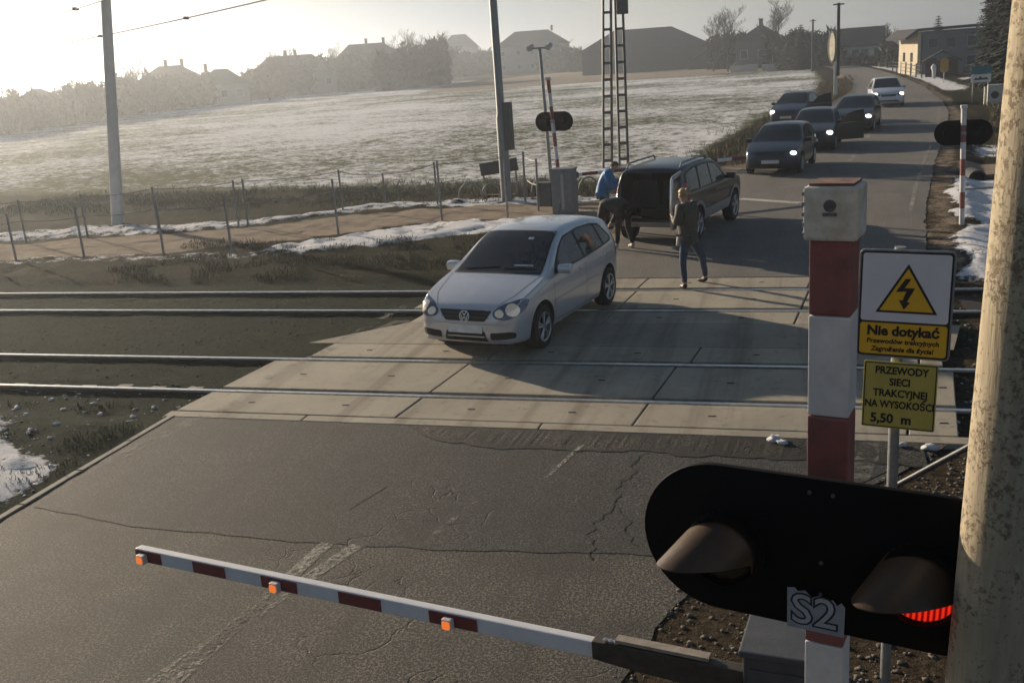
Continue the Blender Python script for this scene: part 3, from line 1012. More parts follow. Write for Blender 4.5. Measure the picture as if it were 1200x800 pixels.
lettering('lettering', [('PRZEWODY', 0.005, 0.115, 0.047, 0.0017, 0, 0.86), ('SIECI', 0.0, 0.062, 0.047, 0.0017, 0, 0.86), ('TRAKCYJNEJ', 0.004, 0.009, 0.047, 0.0017, 0, 0.86),
                        ('NA WYSOKOŚCI', 0.002, -0.044, 0.047, 0.0017, 0, 0.80), ('5,50  m', -0.03, -0.112, 0.060, 0.0022, 0, 0.95)], F1l @ Matrix.Translation((0, 0, 0.0012)), m_ink, lp)
for q in (((0.0, 0.028, s_c.z + 0.2), (0.05, 0.03, 0.03)), ((0, 0.028, s2.z + 0.10), (0.05, 0.03, 0.025))):
    mb = MB(); mb.box(*q); mb.build('bracket', m_dgalv, sgn_)

# ------------------------------------------------------------------ thick mottled pole on the right
p1 = D(1237, 10, 2.2)
p2 = D(1155, 790, 2.2)
r2 = ray(1153, 790); k_ = (p1.y - 0.0 - EYE.y) / r2.y
p2 = EYE + r2 * k_
dirp = (p1 - p2).normalized()
base = p2 - dirp * (p2.z / dirp.z)
topp = p1 + dirp * 2.6
mpole, g, b = new_mat('mottled_pole')
P_ = g.n('ShaderNodeTexCoord').outputs['Object']
n1_ = g.noise(P_, 58, 6, 0.75)
n2_ = g.noise(P_, 5, 5)
n3_ = g.noise(g.scaled(P_, (60, 60, 6)), 1, 4)
c = g.mix(g.ramp(n2_, 0.3, 0.7), (0.36, 0.30, 0.205), (0.46, 0.395, 0.285))
c = g.mix(g.math('MULTIPLY', g.ramp(n3_, 0.4, 0.7), 0.4), c, (0.22, 0.18, 0.13))
spots = g.ramp(g.math('ADD', n1_, g.math('MULTIPLY', g.math('SUBTRACT', n2_, 0.5), 0.7)), 0.53, 0.62)
c = g.mix(g.math('MULTIPLY', spots, 0.8), c, (0.13, 0.09, 0.05))
g.l(c, b.inputs['Base Color']); b.inputs['Roughness'].default_value = 0.85
g.l(g.bump(g.math('ADD', g.math('MULTIPLY', spots, -0.7), n3_), 0.5, 0.006), b.inputs['Normal'])
mb = MB()
nseg = 24
mb.tube([(topp - base) * (k / nseg) for k in range(nseg + 1)], [0.098 - 0.016 * k / nseg for k in range(nseg + 1)], 32)
po = mb.build('concrete_pole', mpole, None, angle=50)
po.location = base
tag(po, 'thick mottled beige pole standing at the right edge', 'pole')

# braced low post behind that pole
q0 = G(1146, 640); qt = Vector((q0.x, q0.y, 0)); qz = 0.0
pz = G(1148, 600).y
bp_ = thing('braced_post', 'low steel post with slanting brace beside the mottled pole', 'post', (q0.x, q0.y, -0.03), 0)
zt_ = 1.05
a0 = G(1104, 600) - q0
mb = MB(); mb.tube([(0, 0, 0), (0, 0, zt_)], 0.03, 10); mb.build('post', m_dgalv, bp_, angle=40)
mb = MB(); mb.tube([(-1.05, 0.55, 0.0), (0, 0, zt_ - 0.05)], 0.026, 10); mb.build('brace', m_dgalv, bp_, angle=40)

# ------------------------------------------------------------------ near barrier: boom, arm, drive cabinet
b0, b1, b2 = G(163, 646, 1.0), G(700, 757, 1.0), G(866, 779, 1.0)
bo = thing('barrier_boom', 'lowered red and white barrier boom with three orange lamps across the near lane', 'barrier', (b2.x, b2.y, 0), 0)
d_ = (b1 - b0).normalized()
Lb = (b1 - b0).length
tx_ = Matrix((d_, Vector((-d_.y, d_.x, 0)), Vector((0, 0, 1)))).transposed().to_4x4()
MB0 = Matrix.Translation(b0 - Vector((b2.x, b2.y, 0))) @ tx_
m_boomw = M('boom_white', (0.66, 0.67, 0.70), 0.42, var=0.12, scale=5, bump=0.04)
m_boomr = M('boom_red', (0.19, 0.035, 0.036), 0.45, var=0.25, scale=12, bump=0.03)
mb = MB()
pr = [(-0.034, -0.055), (0.034, -0.055), (0.030, 0.043), (-0.030, 0.043)]
M_l = MB0 @ Matrix(((0, 0, 1, 0), (1, 0, 0, 0), (0, 1, 0, 0), (0, 0, 0, 1)))
mb.prism(pr, Lb, M_l)
mb.build('boom', m_boomw, bo, bevel=0.010)
def along(px): # distance along the boom for an image x
    best, bt = 1e9, 0
    for k in range(400):
        q = b0 + d_ * (Lb * k / 399)
        v = q - EYE
        xx = 600 + FPX * v.dot(RT) / v.dot(FW)
        if abs(xx - px) < best: best, bt = abs(xx - px), Lb * k / 399
    return bt
for xa, xb in ((161, 193), (230, 268), (309, 352), (400, 450), (505, 562)):
    ta, tb = along(xa) + 0.004, along(xb)
    mb = MB(); mb.prism([(ta, -0.048), (tb, -0.048), (tb, 0.034), (ta, 0.034)], 0.003, MB0 @ Matrix(((1, 0, 0, 0), (0, 0, 1, -0.0365), (0, 1, 0, 0), (0, 0, 0, 1))))
    mb.build('red_band', m_boomr, bo)
m_amb = M('lamp_amber', (0.55, 0.14, 0.02), 0.35, var=0.2, scale=40, bump=0.0, emit=(1.0, 0.22, 0.04), estr=0.5)
m_lampbody = M('lamp_body', (0.62, 0.56, 0.52), 0.5, var=0.1)
for px in (174, 329, 531):
    ta = along(px)
    mb = MB(); mb.box((0, 0, 0), (0.068, 0.045, 0.068)); o = mb.build('lamp', m_lampbody, bo, bevel=0.01); o.matrix_local = MB0 @ Matrix.Translation((ta, -0.062, -0.012))
    mb = MB(); mb.prism(rrect(0.052, 0.052, 0.013), 0.006, Matrix(((1, 0, 0, 0), (0, 0, -1, -0.0230), (0, 1, 0, 0), (0, 0, 0, 1)))); l_ = mb.build('lens', m_amb, o)
# steel arm that carries the boom
Larm = (b2 - b1).length
mb = MB()
mb.prism([(-0.02, -0.062), (0.25, -0.085), (Larm + 0.05, -0.11), (Larm + 0.05, 0.055), (0.30, 0.06), (-0.02, 0.052)], 0.075, MB0 @ Matrix.Translation((Lb, 0, 0)) @ Matrix(((1, 0, 0, 0), (0, 0, 1, -0.0375), (0, 1, 0, 0), (0, 0, 0, 1))))
arm = mb.build('arm', M('arm_steel', (0.06, 0.052, 0.042), 0.6, 0.2, var=0.4, scale=15, bump=0.2), bo, bevel=0.008)
mb = MB(); mb.box((0, 0, 0), (0.52, 0.06, 0.02)); o = mb.build('cover_strip', M('arm_strip', (0.30, 0.26, 0.21), 0.6, var=0.3, scale=20), arm); o.matrix_local = MB0 @ Matrix.Translation((Lb + 0.38, -0.0, 0.075))
for k in range(3):
    mb = MB(); mb.lathe([(0, 0.017), (0.014, 0.017), (0.016, 0.0)], (0, 0, 0), (0, 0, 1), 6)
    o = mb.build('bolt', m_galv, arm); o.matrix_local = MB0 @ Matrix.Translation((Lb + 0.06 + k * 0.03, -0.02, 0.058))
cw = thing('drive_cabinet', 'grey steel barrier drive cabinet below the signal head', 'cabinet', (b2.x + 0.28, b2.y + 0.02, -0.03), R(-6))
mb = MB(); mb.box((0, 0, 0.60), (0.46, 0.42, 1.20)); m_dkcab = M('cabinet_dark_grey', (0.075, 0.078, 0.085), 0.5, var=0.25, scale=6); cb = mb.build('cabinet_body', m_dkcab, cw, bevel=0.012)
mb = MB(); mb.box((0, 0, 1.215), (0.50, 0.46, 0.04)); mb.build('roof_plate', m_dkcab, cw, bevel=0.01)
mb = MB(); mb.box((0.0, -0.215, 0.62), (0.40, 0.012, 1.02)); dr = mb.build('door', m_dkcab, cw, bevel=0.004)
mb = MB(); mb.box((0.15, -0.228, 0.66), (0.03, 0.02, 0.12)); mb.build('handle', m_dgalv, dr)
mb = MB(); mb.box((0, 0, 0.02), (0.56, 0.52, 0.1)); mb.build('plinth', kb, cw, bevel=0.01)
# folded warning rag / cable end lying near the slabs
mb = MB()

# ------------------------------------------------------------------ far side signals
def far_mast(name, label, px, pyb, pyt, boardpx, boardw, yawb, lean=0.0):
    b_ = G(px, pyb)
    q = b_ - EYE
    dep = q.dot(FW)
    H = D(px, pyt, (D(px, pyt, 1) - EYE).dot(FW)).z  # unused
    # height from the image: march up the vertical
    hh = 0.0
    for k in range(1, 900):
        v = b_ + Vector((lean * k * 0.01, 0, k * 0.01)) - EYE
        yy = 400 - FPX * v.dot(UP) / v.dot(FW)
        if yy < pyt: hh = k * 0.01; break
    t = thing(name, label, 'signal', (b_.x, b_.y, -0.02), 0)
    n = int(hh / 0.36)
    for k in range(n):
        z0, z1 = hh * k / n, hh * (k + 1) / n
        mb = MB(); mb.tube([(lean * z0, 0, z0), (lean * z1, 0, z1)], 0.057, 12); mb.build('mast_band', m_white if k % 2 == 0 else m_red, t, angle=40)
    ht_ = 0
    for k in range(1, 900):
        v = b_ + Vector((lean * k * 0.01, 0, k * 0.01)) - EYE
        yy = 400 - FPX * v.dot(UP) / v.dot(FW)
        if yy < boardpx: ht_ = k * 0.01; break
    Fb = facing((lean * ht_, 0, ht_), yawb)
    mb = MB(); mb.prism(stadium(boardw, boardw * 0.46, 16), 0.02, Fb @ Matrix.Translation((0, 0, -0.10))); bb = mb.build('backboard', m_black, t, angle=40)
    for s_ in (-1, 1):
        mb = MB(); mb.lathe([(0, 0.12), (0.12, 0.115), (0.14, 0.08), (0.14, 0)], Fb @ Vector((s_ * boardw * 0.25, 0, -0.078)), Fb.to_3x3() @ Vector((0, 0, 1)), 18); mb.build('lamp_housing', m_black, t, angle=40)
        mb = MB(); mb.lathe([(0, 0.11), (0.22, 0.12), (0.22, 0.112), (0, 0.102)], Fb @ Vector((s_ * boardw * 0.25, 0, -0.105)), Fb.to_3x3() @ Vector((0, 0, -1)), 18); mb.build('visor', m_black, t, angle=40)
    mb = MB(); mb.box(Fb @ Vector((0, 0, 0.0)), (0.10, 0.13, 0.06)); mb.build('clamp', m_galv, t)
    mb = MB(); mb.box((lean * hh, 0, hh + 0.03), (0.13, 0.13, 0.07)); mb.build('cap', m_white, t, bevel=0.01)
    return t, hh
far_mast('warning_signal', 'far right level crossing signal seen from behind, on pole in snowy verge', 1127, 262, 126, 155, 1.18, R(4), -0.03)
tS, _h = far_mast('warning_signal', 'far left level crossing signal seen from behind, red and white mast by cabinet', 659, 246, 93, 142, 1.16, R(12), -0.055)
# grey cabinet of the far barrier with its boom
cl_ = G(663, 250)
ca = thing('drive_cabinet', 'grey barrier drive cabinet behind the silver car roof', 'cabinet', (cl_.x, cl_.y, -0.03), R(-4))
mb = MB(); mb.box((0, 0, 0.62), (0.62, 0.46, 1.24)); mb.build('cabinet_body', m_grey, ca, bevel=0.015)
mb = MB(); mb.box((0.02, -0.24, 0.66), (0.09, 0.03, 0.95)); mb.build('door_strip', m_galv, ca)
mb = MB(); mb.box((-0.52, 0.02, 0.58), (0.36, 0.4, 0.66)); mb.build('counterweight', m_dgalv, ca, bevel=0.02)
mb = MB(); mb.box((0, 0, 1.26), (0.66, 0.5, 0.05)); mb.build('roof_plate', m_grey, ca, bevel=0.01)
e0 = Vector((cl_.x, cl_.y, 1.0)); e1 = G(873, 186, 1.0)
fb = thing('barrier_boom', 'far barrier boom with red and white bands, end showing past the dark suv', 'barrier', (e0.x, e0.y, 0), 0)
ln = e1 - e0
nb = 12
for k in range(nb):
    a, b_ = ln * (k / nb), ln * ((k + 1) / nb)
    mb = MB(); mb.tube([a + Vector((0, 0.3, 1.0)), b_ + Vector((0, 0.3, 1.0))], 0.048, 8); mb.build('boom_band', m_boomr if k % 2 else m_boomw, fb, angle=40)
mb = MB(); mb.box((0.1, 0.3, 1.0), (0.5, 0.08, 0.16), math.atan2(ln.y, ln.x)); mb.build('arm', m_dgalv, fb)

# camera pole (slim, two small cameras on a cross arm)
cp = G(648, 235)
cpt = thing('camera_pole', 'slim grey pole with two small white cameras on a crossbar', 'pole', (cp.x, cp.y, -0.03), 0)
def pole_height(b_, px, pyt, lean=0.0):
    for k in range(1, 3000):
        v = b_ + Vector((lean * k * 0.01, 0, k * 0.01)) - EYE
        if 400 - FPX * v.dot(UP) / v.dot(FW) < pyt: return k * 0.01
    return 30
hcp = pole_height(cp, 645, 55)
mb = MB(); mb.tube([(0, 0, 0), (-0.03 * hcp, 0, hcp)], [0.06, 0.045], 10); mb.build('post', m_galv, cpt, angle=40)
mb = MB(); mb.box((-0.03 * hcp, 0, hcp), (0.62, 0.05, 0.05)); mb.build('crossbar', m_galv, cpt)
for s_ in (-1, 1):
    mb = MB(); mb.tube([(-0.03 * hcp + s_ * 0.28, 0.12, hcp + 0.06), (-0.03 * hcp + s_ * 0.28, -0.16, hcp - 0.0)], 0.085, 12); mb.build('camera', m_whitebox, cpt, angle=40)

# ------------------------------------------------------------------ poles, lattice masts, wires
m_conc = M('pole_concrete', (0.60, 0.59, 0.58), 0.8, var=0.15, scale=4)
up_b = G(138, 262)
up_lean = (D(124, 0, 1) - EYE)
def lean_for(b_, pxt):
    """sideways lean per metre (along X) so that the pole passes the image column pxt at the frame's top edge"""
    lo, hi = -0.3, 0.3
    for _ in range(40):
        m_ = 0.5 * (lo + hi)
        xx = None
        for k in range(1, 3000):
            v = b_ + Vector((m_ * k * 0.01, 0, k * 0.01)) - EYE
            if 400 - FPX * v.dot(UP) / v.dot(FW) < 5:
                xx = 600 + FPX * v.dot(RT) / v.dot(FW); break
        if xx is None or xx > pxt: hi = m_
        else: lo = m_
    return m_
lk = lean_for(up_b, 124)
mb = MB(); mb.tube([(0, 0, 0), (lk * 11.0, 0, 11.0)], [0.20, 0.115], 16)
o = mb.build('utility_pole', m_conc, None, angle=40); o.location = (up_b.x, up_b.y, -0.05)
upole = o
tag(o, 'tall pale concrete pole standing by the path at far left', 'pole')
mp_b = G(594, 236)
lm = lean_for(mp_b, 578)
t = thing('signal_pole', 'tall grey steel pole with equipment boxes, beside the dark board', 'pole', (mp_b.x, mp_b.y, -0.05), 0)
mb = MB(); mb.tube([(0, 0, 0), (lm * 2.6, 0, 2.6), (lm * 2.7, 0, 2.7), (lm * 10.5, 0, 10.5)], [0.17, 0.16, 0.125, 0.105], 16); mb.build('post', M('pole_steel', (0.22, 0.23, 0.24), 0.5, 0.3), t, angle=40)
for z0, hgt in ((pole_height(mp_b, 592, 147, lm), 0.95), (pole_height(mp_b, 592, 174, lm), 0.5)):
    z0 = z0
    mb = MB(); mb.box((lm * z0 + 0.22, -0.02, z0 + 0.25), (0.24, 0.30, hgt)); mb.build('equipment_box', m_dgalv, t, bevel=0.015)
# lattice masts
for i, (pxb, pyb, pxt) in enumerate(((712, 196, 711), (731, 194, 725))):
    lb = G(pxb, pyb)
    ll = lean_for(lb, pxt)
    t = thing('lattice_mast', ('slender lattice mast, left one of the pair behind the blue jacket', 'slender lattice mast with grey hanging weight, right one of the pair')[i], 'mast', (lb.x, lb.y, -0.05), R(12), 'pair of lattice masts')
    H_ = 10.5
    wb = 0.165
    mb = MB()
    for sx_ in (-1, 1):
        for sy_ in (-1, 1):
            mb.tube([(sx_ * wb, sy_ * wb * 0.7, 0), (ll * H_ + sx_ * wb * 0.75, sy_ * wb * 0.5, H_)], 0.052, 5)
    mb.build('chord', m_dgalv, t)
    mb = MB()
    for k in range(17):
        z0 = 0.3 + k * 0.6
        wz = wb * (1 - 0.25 * z0 / H_)
        for sy_ in (-1, 1):
            mb.box((ll * z0, sy_ * wz * 0.7, z0), (2 * wz, 0.02, 0.09))
        for sx_ in (-1, 1):
            mb.box((ll * z0 + sx_ * wz, 0, z0), (0.02, 1.4 * wz, 0.09))
    mb.build('batten', m_dgalv, t)
    if i == 1:
        zz = pole_height(lb, 728, 16, ll)
        mb = MB(); mb.box((ll * zz + 0.12, -0.28, zz + 0.55), (0.42, 0.26, 1.1)); mb.build('hanging_weight', m_dgalv, t, bevel=0.03)
# overhead wires on the left
w_m = M('wire', (0.05, 0.05, 0.052), 0.6)
for i, (pa, pb, lab) in enumerate((((0, 31), (122, 0), 'upper overhead wire crossing the sky at top left'), ((0, 64), (312, 0), 'lower overhead wire passing behind the pale concrete pole'))):
    a = D(pa[0], pa[1], 46 + i * 3); b_ = D(pb[0], pb[1], 30 + i * 2)
    dd = b_ - a
    pts = [a + dd * t_ - Vector((0, 0, 0.7 * max(0, t_ * (1 - t_)))) for t_ in np.linspace(-0.5, 1.5, 28)]
    pts = [a + dd * t_ + Vector((0, 0, 0.35 * (t_ - 0.5) ** 2 - 0.09)) for t_ in np.linspace(-0.5, 1.6, 30)]
    mb = MB(); mb.tube(pts, 0.022, 6)
    tw = thing('overhead_wire', lab, 'wire', (0, 0, 0), 0, 'wires at the upper left')
    mb.build('cable', w_m, tw, smooth=True)
    mb = MB()
    for t_ in ((0.48, 0.78) if i else (0.80,)):
        c_ = a + dd * t_ + Vector((0, 0, 0.35 * (t_ - 0.5) ** 2 - 0.09))
        mb.box(c_, (0.10, 0.22, 0.10))
    mb.build('clamp', w_m, tw)

# ------------------------------------------------------------------ fences along the path
m_fp = M('fence_post', (0.22, 0.22, 0.225), 0.6, 0.2, var=0.3)
def fence(name, label, pts, rails, rad=0.032, rmat=None):
    b0_ = G(*pts[0][0])
    t = thing(name, label, 'fence', (b0_.x, b0_.y, 0), 0)
    O_ = Vector((b0_.x, b0_.y, 0))
    tops = []
    for pb, pt in pts:
        b_ = G(*pb)
        hh = pole_height(b_, pb[0], pt)
        mb = MB(); mb.tube([b_ - O_ - Vector((0, 0, 0.1)), b_ - O_ + Vector((random.uniform(-.02, .02), 0, hh))], rad, 8); mb.build('post', m_fp, t, angle=40)
        tops.append((b_ - O_, hh))
    for fr in rails:
        mb = MB()
        for (a, ha), (b_, hb) in zip(tops[:-1], tops[1:]):
            p0, p1 = a + Vector((0, 0, ha * fr)), b_ + Vector((0, 0, hb * fr))
            mb.tube([p0.lerp(p1, k / 6) - Vector((0, 0, 0.06 * math.sin(math.pi * k / 6))) for k in range(7)], 0.012, 5, cap=False)
        mb.build('wire', rmat or m_fp, t)
    return t
fence('post_fence', 'near row of bare metal posts along the sandy path', [((-40, 306), 253), ((19, 305), 250), ((99, 302), 241), ((192, 298), 233), ((272, 296), 227), ((397, 276), 210), ((518, 257), 188), ((595, 257), 189)], ())
fence('wire_fence', 'far row of wire fence posts between path and field', [((-60, 295), 240), ((31, 284), 234), ((103, 279), 228), ((186, 271), 219), ((280, 266), 211), ((291, 265), 210), ((402, 246), 199), ((452, 240), 203), ((513, 240), 190), ((616, 237), 178), ((631, 247), 186)], (0.95, 0.5))
# dark board on two short legs with tube hoops
db = G(587, 231)
t = thing('notice_board', 'long dark board seen from behind on two pale legs', 'board', (db.x, db.y, -0.02), R(-3))
mb = MB(); mb.box((0, 0, 0.98), (1.28, 0.04, 0.40), mat=Matrix.Rotation(R(-7), 3, 'Y')); mb.build('panel', M('board_back', (0.05, 0.053, 0.06), 0.6), t, bevel=0.006)
for s_ in (-0.55, 0.55):
    mb = MB(); mb.tube([(s_, 0.04, 0), (s_, 0.04, 1.0 - s_ * -0.1)], 0.035, 8); mb.build('leg', m_galv, t, angle=40)
mb = MB(); mb.box((0, 0.05, 0.06), (1.1, 0.2, 0.08)); mb.build('foot_beam', M('beam_dark', (0.06, 0.055, 0.045), 0.8), t)
for i, (px, py, rad_) in enumerate(((552, 236, 0.42), (576, 232, 0.30), (603, 231, 0.30), (636, 227, 0.34), (690, 224, 0.3))):
    hb_ = G(px, py)
    lab = ('widest bent tube hoop left of the dark board', 'small bent tube hoop under the left part of the dark board', 'small bent tube hoop under the right end of the dark board',
           'bent tube hoop left of the grey cabinet', 'bent tube hoop right of the grey cabinet')[i]
    mb = MB(); mb.tube([(rad_ * math.cos(a), 0, 0.10 + max(-0.12, rad_ * 1.15 * math.sin(a))) for a in np.linspace(-0.25, math.pi + 0.25, 18)], 0.026, 8)
    o = mb.build('tube_hoop', m_fp, None, smooth=True); o.location = (hb_.x, hb_.y, 0.0); o.rotation_euler = (0, 0, R(-8 + 7 * i))
    tag(o, lab, 'hoop', 'bent tube hoops along the path')

# ------------------------------------------------------------------ cars
def pchip(xs, ys_, xq):
    o_ = np.argsort(xs)
    xs, ys_ = np.array(xs, float)[o_], np.array(ys_, float)[o_]
    h = np.diff(xs); d = np.diff(ys_) / h
    m = np.zeros(len(xs))
    m[0], m[-1] = d[0], d[-1]
    for i in range(1, len(xs) - 1):
        if d[i - 1] * d[i] > 0:
            w1, w2 = 2 * h[i] + h[i - 1], h[i] + 2 * h[i - 1]
            m[i] = (w1 + w2) / (w1 / d[i - 1] + w2 / d[i])
    k = np.clip(np.searchsorted(xs, xq) - 1, 0, len(h) - 1)
    t = (xq - xs[k]) / h[k]
    return ys_[k] * (1 + 2 * t) * (1 - t) ** 2 + m[k] * h[k] * t * (1 - t) ** 2 + ys_[k + 1] * t * t * (3 - 2 * t) + m[k + 1] * h[k] * t * t * (t - 1)


def chaikin(P_, it=2):
    P_ = np.array(P_, float)
    for _ in range(it):
        q = [P_[0]]
        for a, b_ in zip(P_[:-1], P_[1:]):
            q += [0.75 * a + 0.25 * b_, 0.25 * a + 0.75 * b_]
        q.append(P_[-1])
        P_ = np.array(q)
    return P_


def body_mesh(sp):
    """closed car shell lofted from front (+x) to rear; sp: dict of keyed curves over x"""
    x0, x1 = sp['zt'][0][0], sp['zt'][-1][0]
    t = np.linspace(0, 1, 96)
    t = 0.5 - 0.5 * np.cos(math.pi * t) * (1 - 0.0 * t)
    t = 0.55 * t + 0.45 * np.linspace(0, 1, 96)
    xs = x0 + (x1 - x0) * t
    cur = {k: pchip([a for a, _ in sp[k]], [b_ for _, b_ in sp[k]], xs) for k in ('zb', 'zs', 'zt', 'w')}
    tum = sp.get('tum', 0.36)
    rings = []
    for i, x in enumerate(xs):
        zb, zs, zt, w_ = cur['zb'][i], cur['zs'][i], cur['zt'][i], cur['w'][i]
        zs = min(zs, zt - 0.012)
        gh = zt - zs
        ws = w_ * 0.965
        we = max(ws - tum * gh - 0.02, 0.12)
        hs_ = zs - zb
        half = [(0, zb), (w_ * 0.6, zb), (w_ * 0.90, zb + 0.01), (w_ * 0.965, zb + 0.10 * hs_), (w_ * 0.995, zb + 0.34 * hs_), (w_, zb + 0.60 * hs_), (w_ * 0.995, zb + 0.78 * hs_),
                (ws + 0.006, zs - 0.03 * hs_), (ws, zs), (ws - tum * gh * 0.10, zs + 0.10 * gh), (we + 0.03 + 0.05 * tum * gh, zs + 0.84 * gh), (we - 0.01, zt - 0.035 * min(1, gh / 0.2)), (we * 0.82, zt - 0.010 * min(1, gh / 0.2)), (we * 0.4, zt + 0.010), (0, zt + 0.014)]
        half = chaikin(half, 2)
        ring = [(x, -a, z) for a, z in half] + [(x, a, z) for a, z in half[-2:0:-1]]
        rings.append(ring)
    n = len(rings[0])
    vs = [v for r_ in rings for v in r_]
    fs = []
    for i in range(len(rings) - 1):
        for k in range(n):
            k2 = (k + 1) % n
            fs.append((i * n + k, i * n + k2, (i + 1) * n + k2, (i + 1) * n + k))
    c0 = len(vs); vs.append((x0, 0, np.mean([v[2] for v in rings[0]])))
    c1 = len(vs); vs.append((x1, 0, np.mean([v[2] for v in rings[-1]])))
    for k in range(n):
        k2 = (k + 1) % n
        fs.append((c0, k2, k)); fs.append((c1, (len(rings) - 1) * n + k, (len(rings) - 1) * n + k2))
    me = bpy.data.meshes.new('body')
    me.from_pydata(vs, [], fs)
    bm = bmesh.new(); bm.from_mesh(me)
    bmesh.ops.recalc_face_normals(bm, faces=bm.faces)
    bm.to_mesh(me); bm.free()
    return me


def boolean_cut(me, cutter_mb):
    a = bpy.data.objects.new('tmp_a', me); COL.objects.link(a)
    cm = bpy.data.meshes.new('tmp_c'); cm.from_pydata(cutter_mb.v, [], cutter_mb.f)
    bm = bmesh.new(); bm.from_mesh(cm); bmesh.ops.recalc_face_normals(bm, faces=bm.faces); bm.to_mesh(cm); bm.free()
    c = bpy.data.objects.new('tmp_b', cm); COL.objects.link(c)
    md = a.modifiers.new('cut', 'BOOLEAN'); md.object = c; md.operation = 'DIFFERENCE'; md.solver = 'EXACT'
    dg = bpy.context.evaluated_depsgraph_get()
    out = bpy.data.meshes.new_from_object(a.evaluated_get(dg))
    bpy.data.objects.remove(a); bpy.data.objects.remove(c)
    return out


def densify(poly, step=0.05):
    out = []
    for i in range(len(poly)):
        a, b_ = Vector(poly[i]), Vector(poly[(i + 1) % len(poly)])
        n = max(1, int((b_ - a).length / step))
        out += [a.lerp(b_, k / n) for k in range(n)]
    return out


def soften(poly, r=0.03, n=3):
    """round the corners of a 3D outline"""
    out = []
    m_ = len(poly)
    for i in range(m_):
        p, a, b_ = Vector(poly[i]), Vector(poly[i - 1]), Vector(poly[(i + 1) % m_])
        ra = min(r, (a - p).length * 0.45); rb = min(r, (b_ - p).length * 0.45)
        s_, e_ = p + (a - p).normalized() * ra, p + (b_ - p).normalized() * rb
        for k in range(n + 1):
            t = k / n
            out.append(s_ * (1 - t) ** 2 + p * 2 * t * (1 - t) + e_ * t * t)
    return out


def patch(name, bvh, poly, direc, off, mat, parent, step=0.07, rnd=0.03, thick=0.0):
    """a piece that follows the body: outline poly (3D, rough) seen along -direc, laid on the shell and lifted by off"""
    d = Vector(direc).normalized()
    u = d.cross(Vector((0, 0, 1))).normalized()
    v = u.cross(d)
    P3 = soften(poly, rnd) if rnd else [Vector(p) for p in poly]
    P3 = densify(P3, step)
    p2 = [(p.dot(u), p.dot(v)) for p in P3]
    bm = bmesh.new()
    bvs = [bm.verts.new((a, b_, 0)) for a, b_ in p2]
    bm.faces.new(bvs)
    us = [a for a, _ in p2]; vs_ = [b_ for _, b_ in p2]
    for lo, hi, ax_ in ((min(us), max(us), 0), (min(vs_), max(vs_), 1)):
        n = int((hi - lo) / step)
        for k in range(1, n + 1):
            c = lo + (hi - lo) * k / (n + 1)
            co = Vector((c, 0, 0)) if ax_ == 0 else Vector((0, c, 0))
            no = Vector((1, 0, 0)) if ax_ == 0 else Vector((0, 1, 0))
            bmesh.ops.bisect_plane(bm, geom=bm.verts[:] + bm.edges[:] + bm.faces[:], plane_co=co, plane_no=no)
    bmesh.ops.triangulate(bm, faces=[f for f in bm.faces if len(f.verts) > 4])
    miss = []
    for vert in bm.verts:
        q = u * vert.co.x + v * vert.co.y
        h, nrm, _, _ = bvh.ray_cast(q + d * 6, -d)
        if h is None:
            miss.append(vert)
        else:
            if nrm.dot(d) < 0: nrm = -nrm
            vert.co = h + nrm * off
    bmesh.ops.delete(bm, geom=miss, context='VERTS')
    me = bpy.data.meshes.new(name)
    bm.normal_update()
    for f in bm.faces:
        if f.normal.dot(d) < 0: f.normal_flip()
    bm.to_mesh(me); bm.free()
    me.shade_smooth()
    return link_mesh(name, me, mat, parent)


m_tyre = M('tyre_rubber', (0.014, 0.014, 0.015), 0.85, var=0.3, scale=30)
m_alloy = M('alloy', (0.42, 0.43, 0.45), 0.32, 0.75, var=0.1, bump=0.0)
m_steelw = M('dark_wheel', (0.10, 0.10, 0.11), 0.5, 0.5, var=0.2)
m_glass = M('car_glass', (0.022, 0.025, 0.028), 0.06, var=0.2, bump=0.0, spec=0.55)
m_glass2 = M('car_glass_side', (0.075, 0.08, 0.085), 0.05, var=0.85, scale=3.0, bump=0.0, spec=0.6)  # opaque; pale noise patches stand in for daylight seen through the windows
m_trim = M('black_trim', (0.012, 0.012, 0.013), 0.55, bump=0.04)
m_chrome = M('chrome', (0.55, 0.56, 0.58), 0.18, 0.9, var=0.05, bump=0.0)
m_lampg = M('headlamp_glass', (0.16, 0.19, 0.26), 0.12, 0.55, var=0.5, scale=22, bump=0.4, bscale=45)
m_lampin = M('headlamp_bowl', (0.66, 0.62, 0.55), 0.2, 0.5, var=0.2, scale=30, bump=0.1, emit=(1, 0.82, 0.55), estr=0.05)
m_lampon = M('headlamp_lit', (0.8, 0.8, 0.8), 0.2, bump=0.0, emit=(1.0, 0.94, 0.84), estr=2.6)
m_tail = M('tail_lamp', (0.30, 0.012, 0.014), 0.2, var=0.2, bump=0.1)
m_plateb = M('plate_blurred', (0.72, 0.74, 0.76), 0.5, var=0.25, scale=7, bump=0.0)
m_platew = M('plate_white', (0.62, 0.63, 0.64), 0.45, var=0.15, scale=25, bump=0.0)
m_inside = M('car_inside', (0.013, 0.012, 0.012), 0.8)


def paint(name, col, metal=0.5, rough=0.32):
    return M(name, col, rough, metal, var=0.05, scale=3, bump=0.0, coat=0.45, spec=0.5)


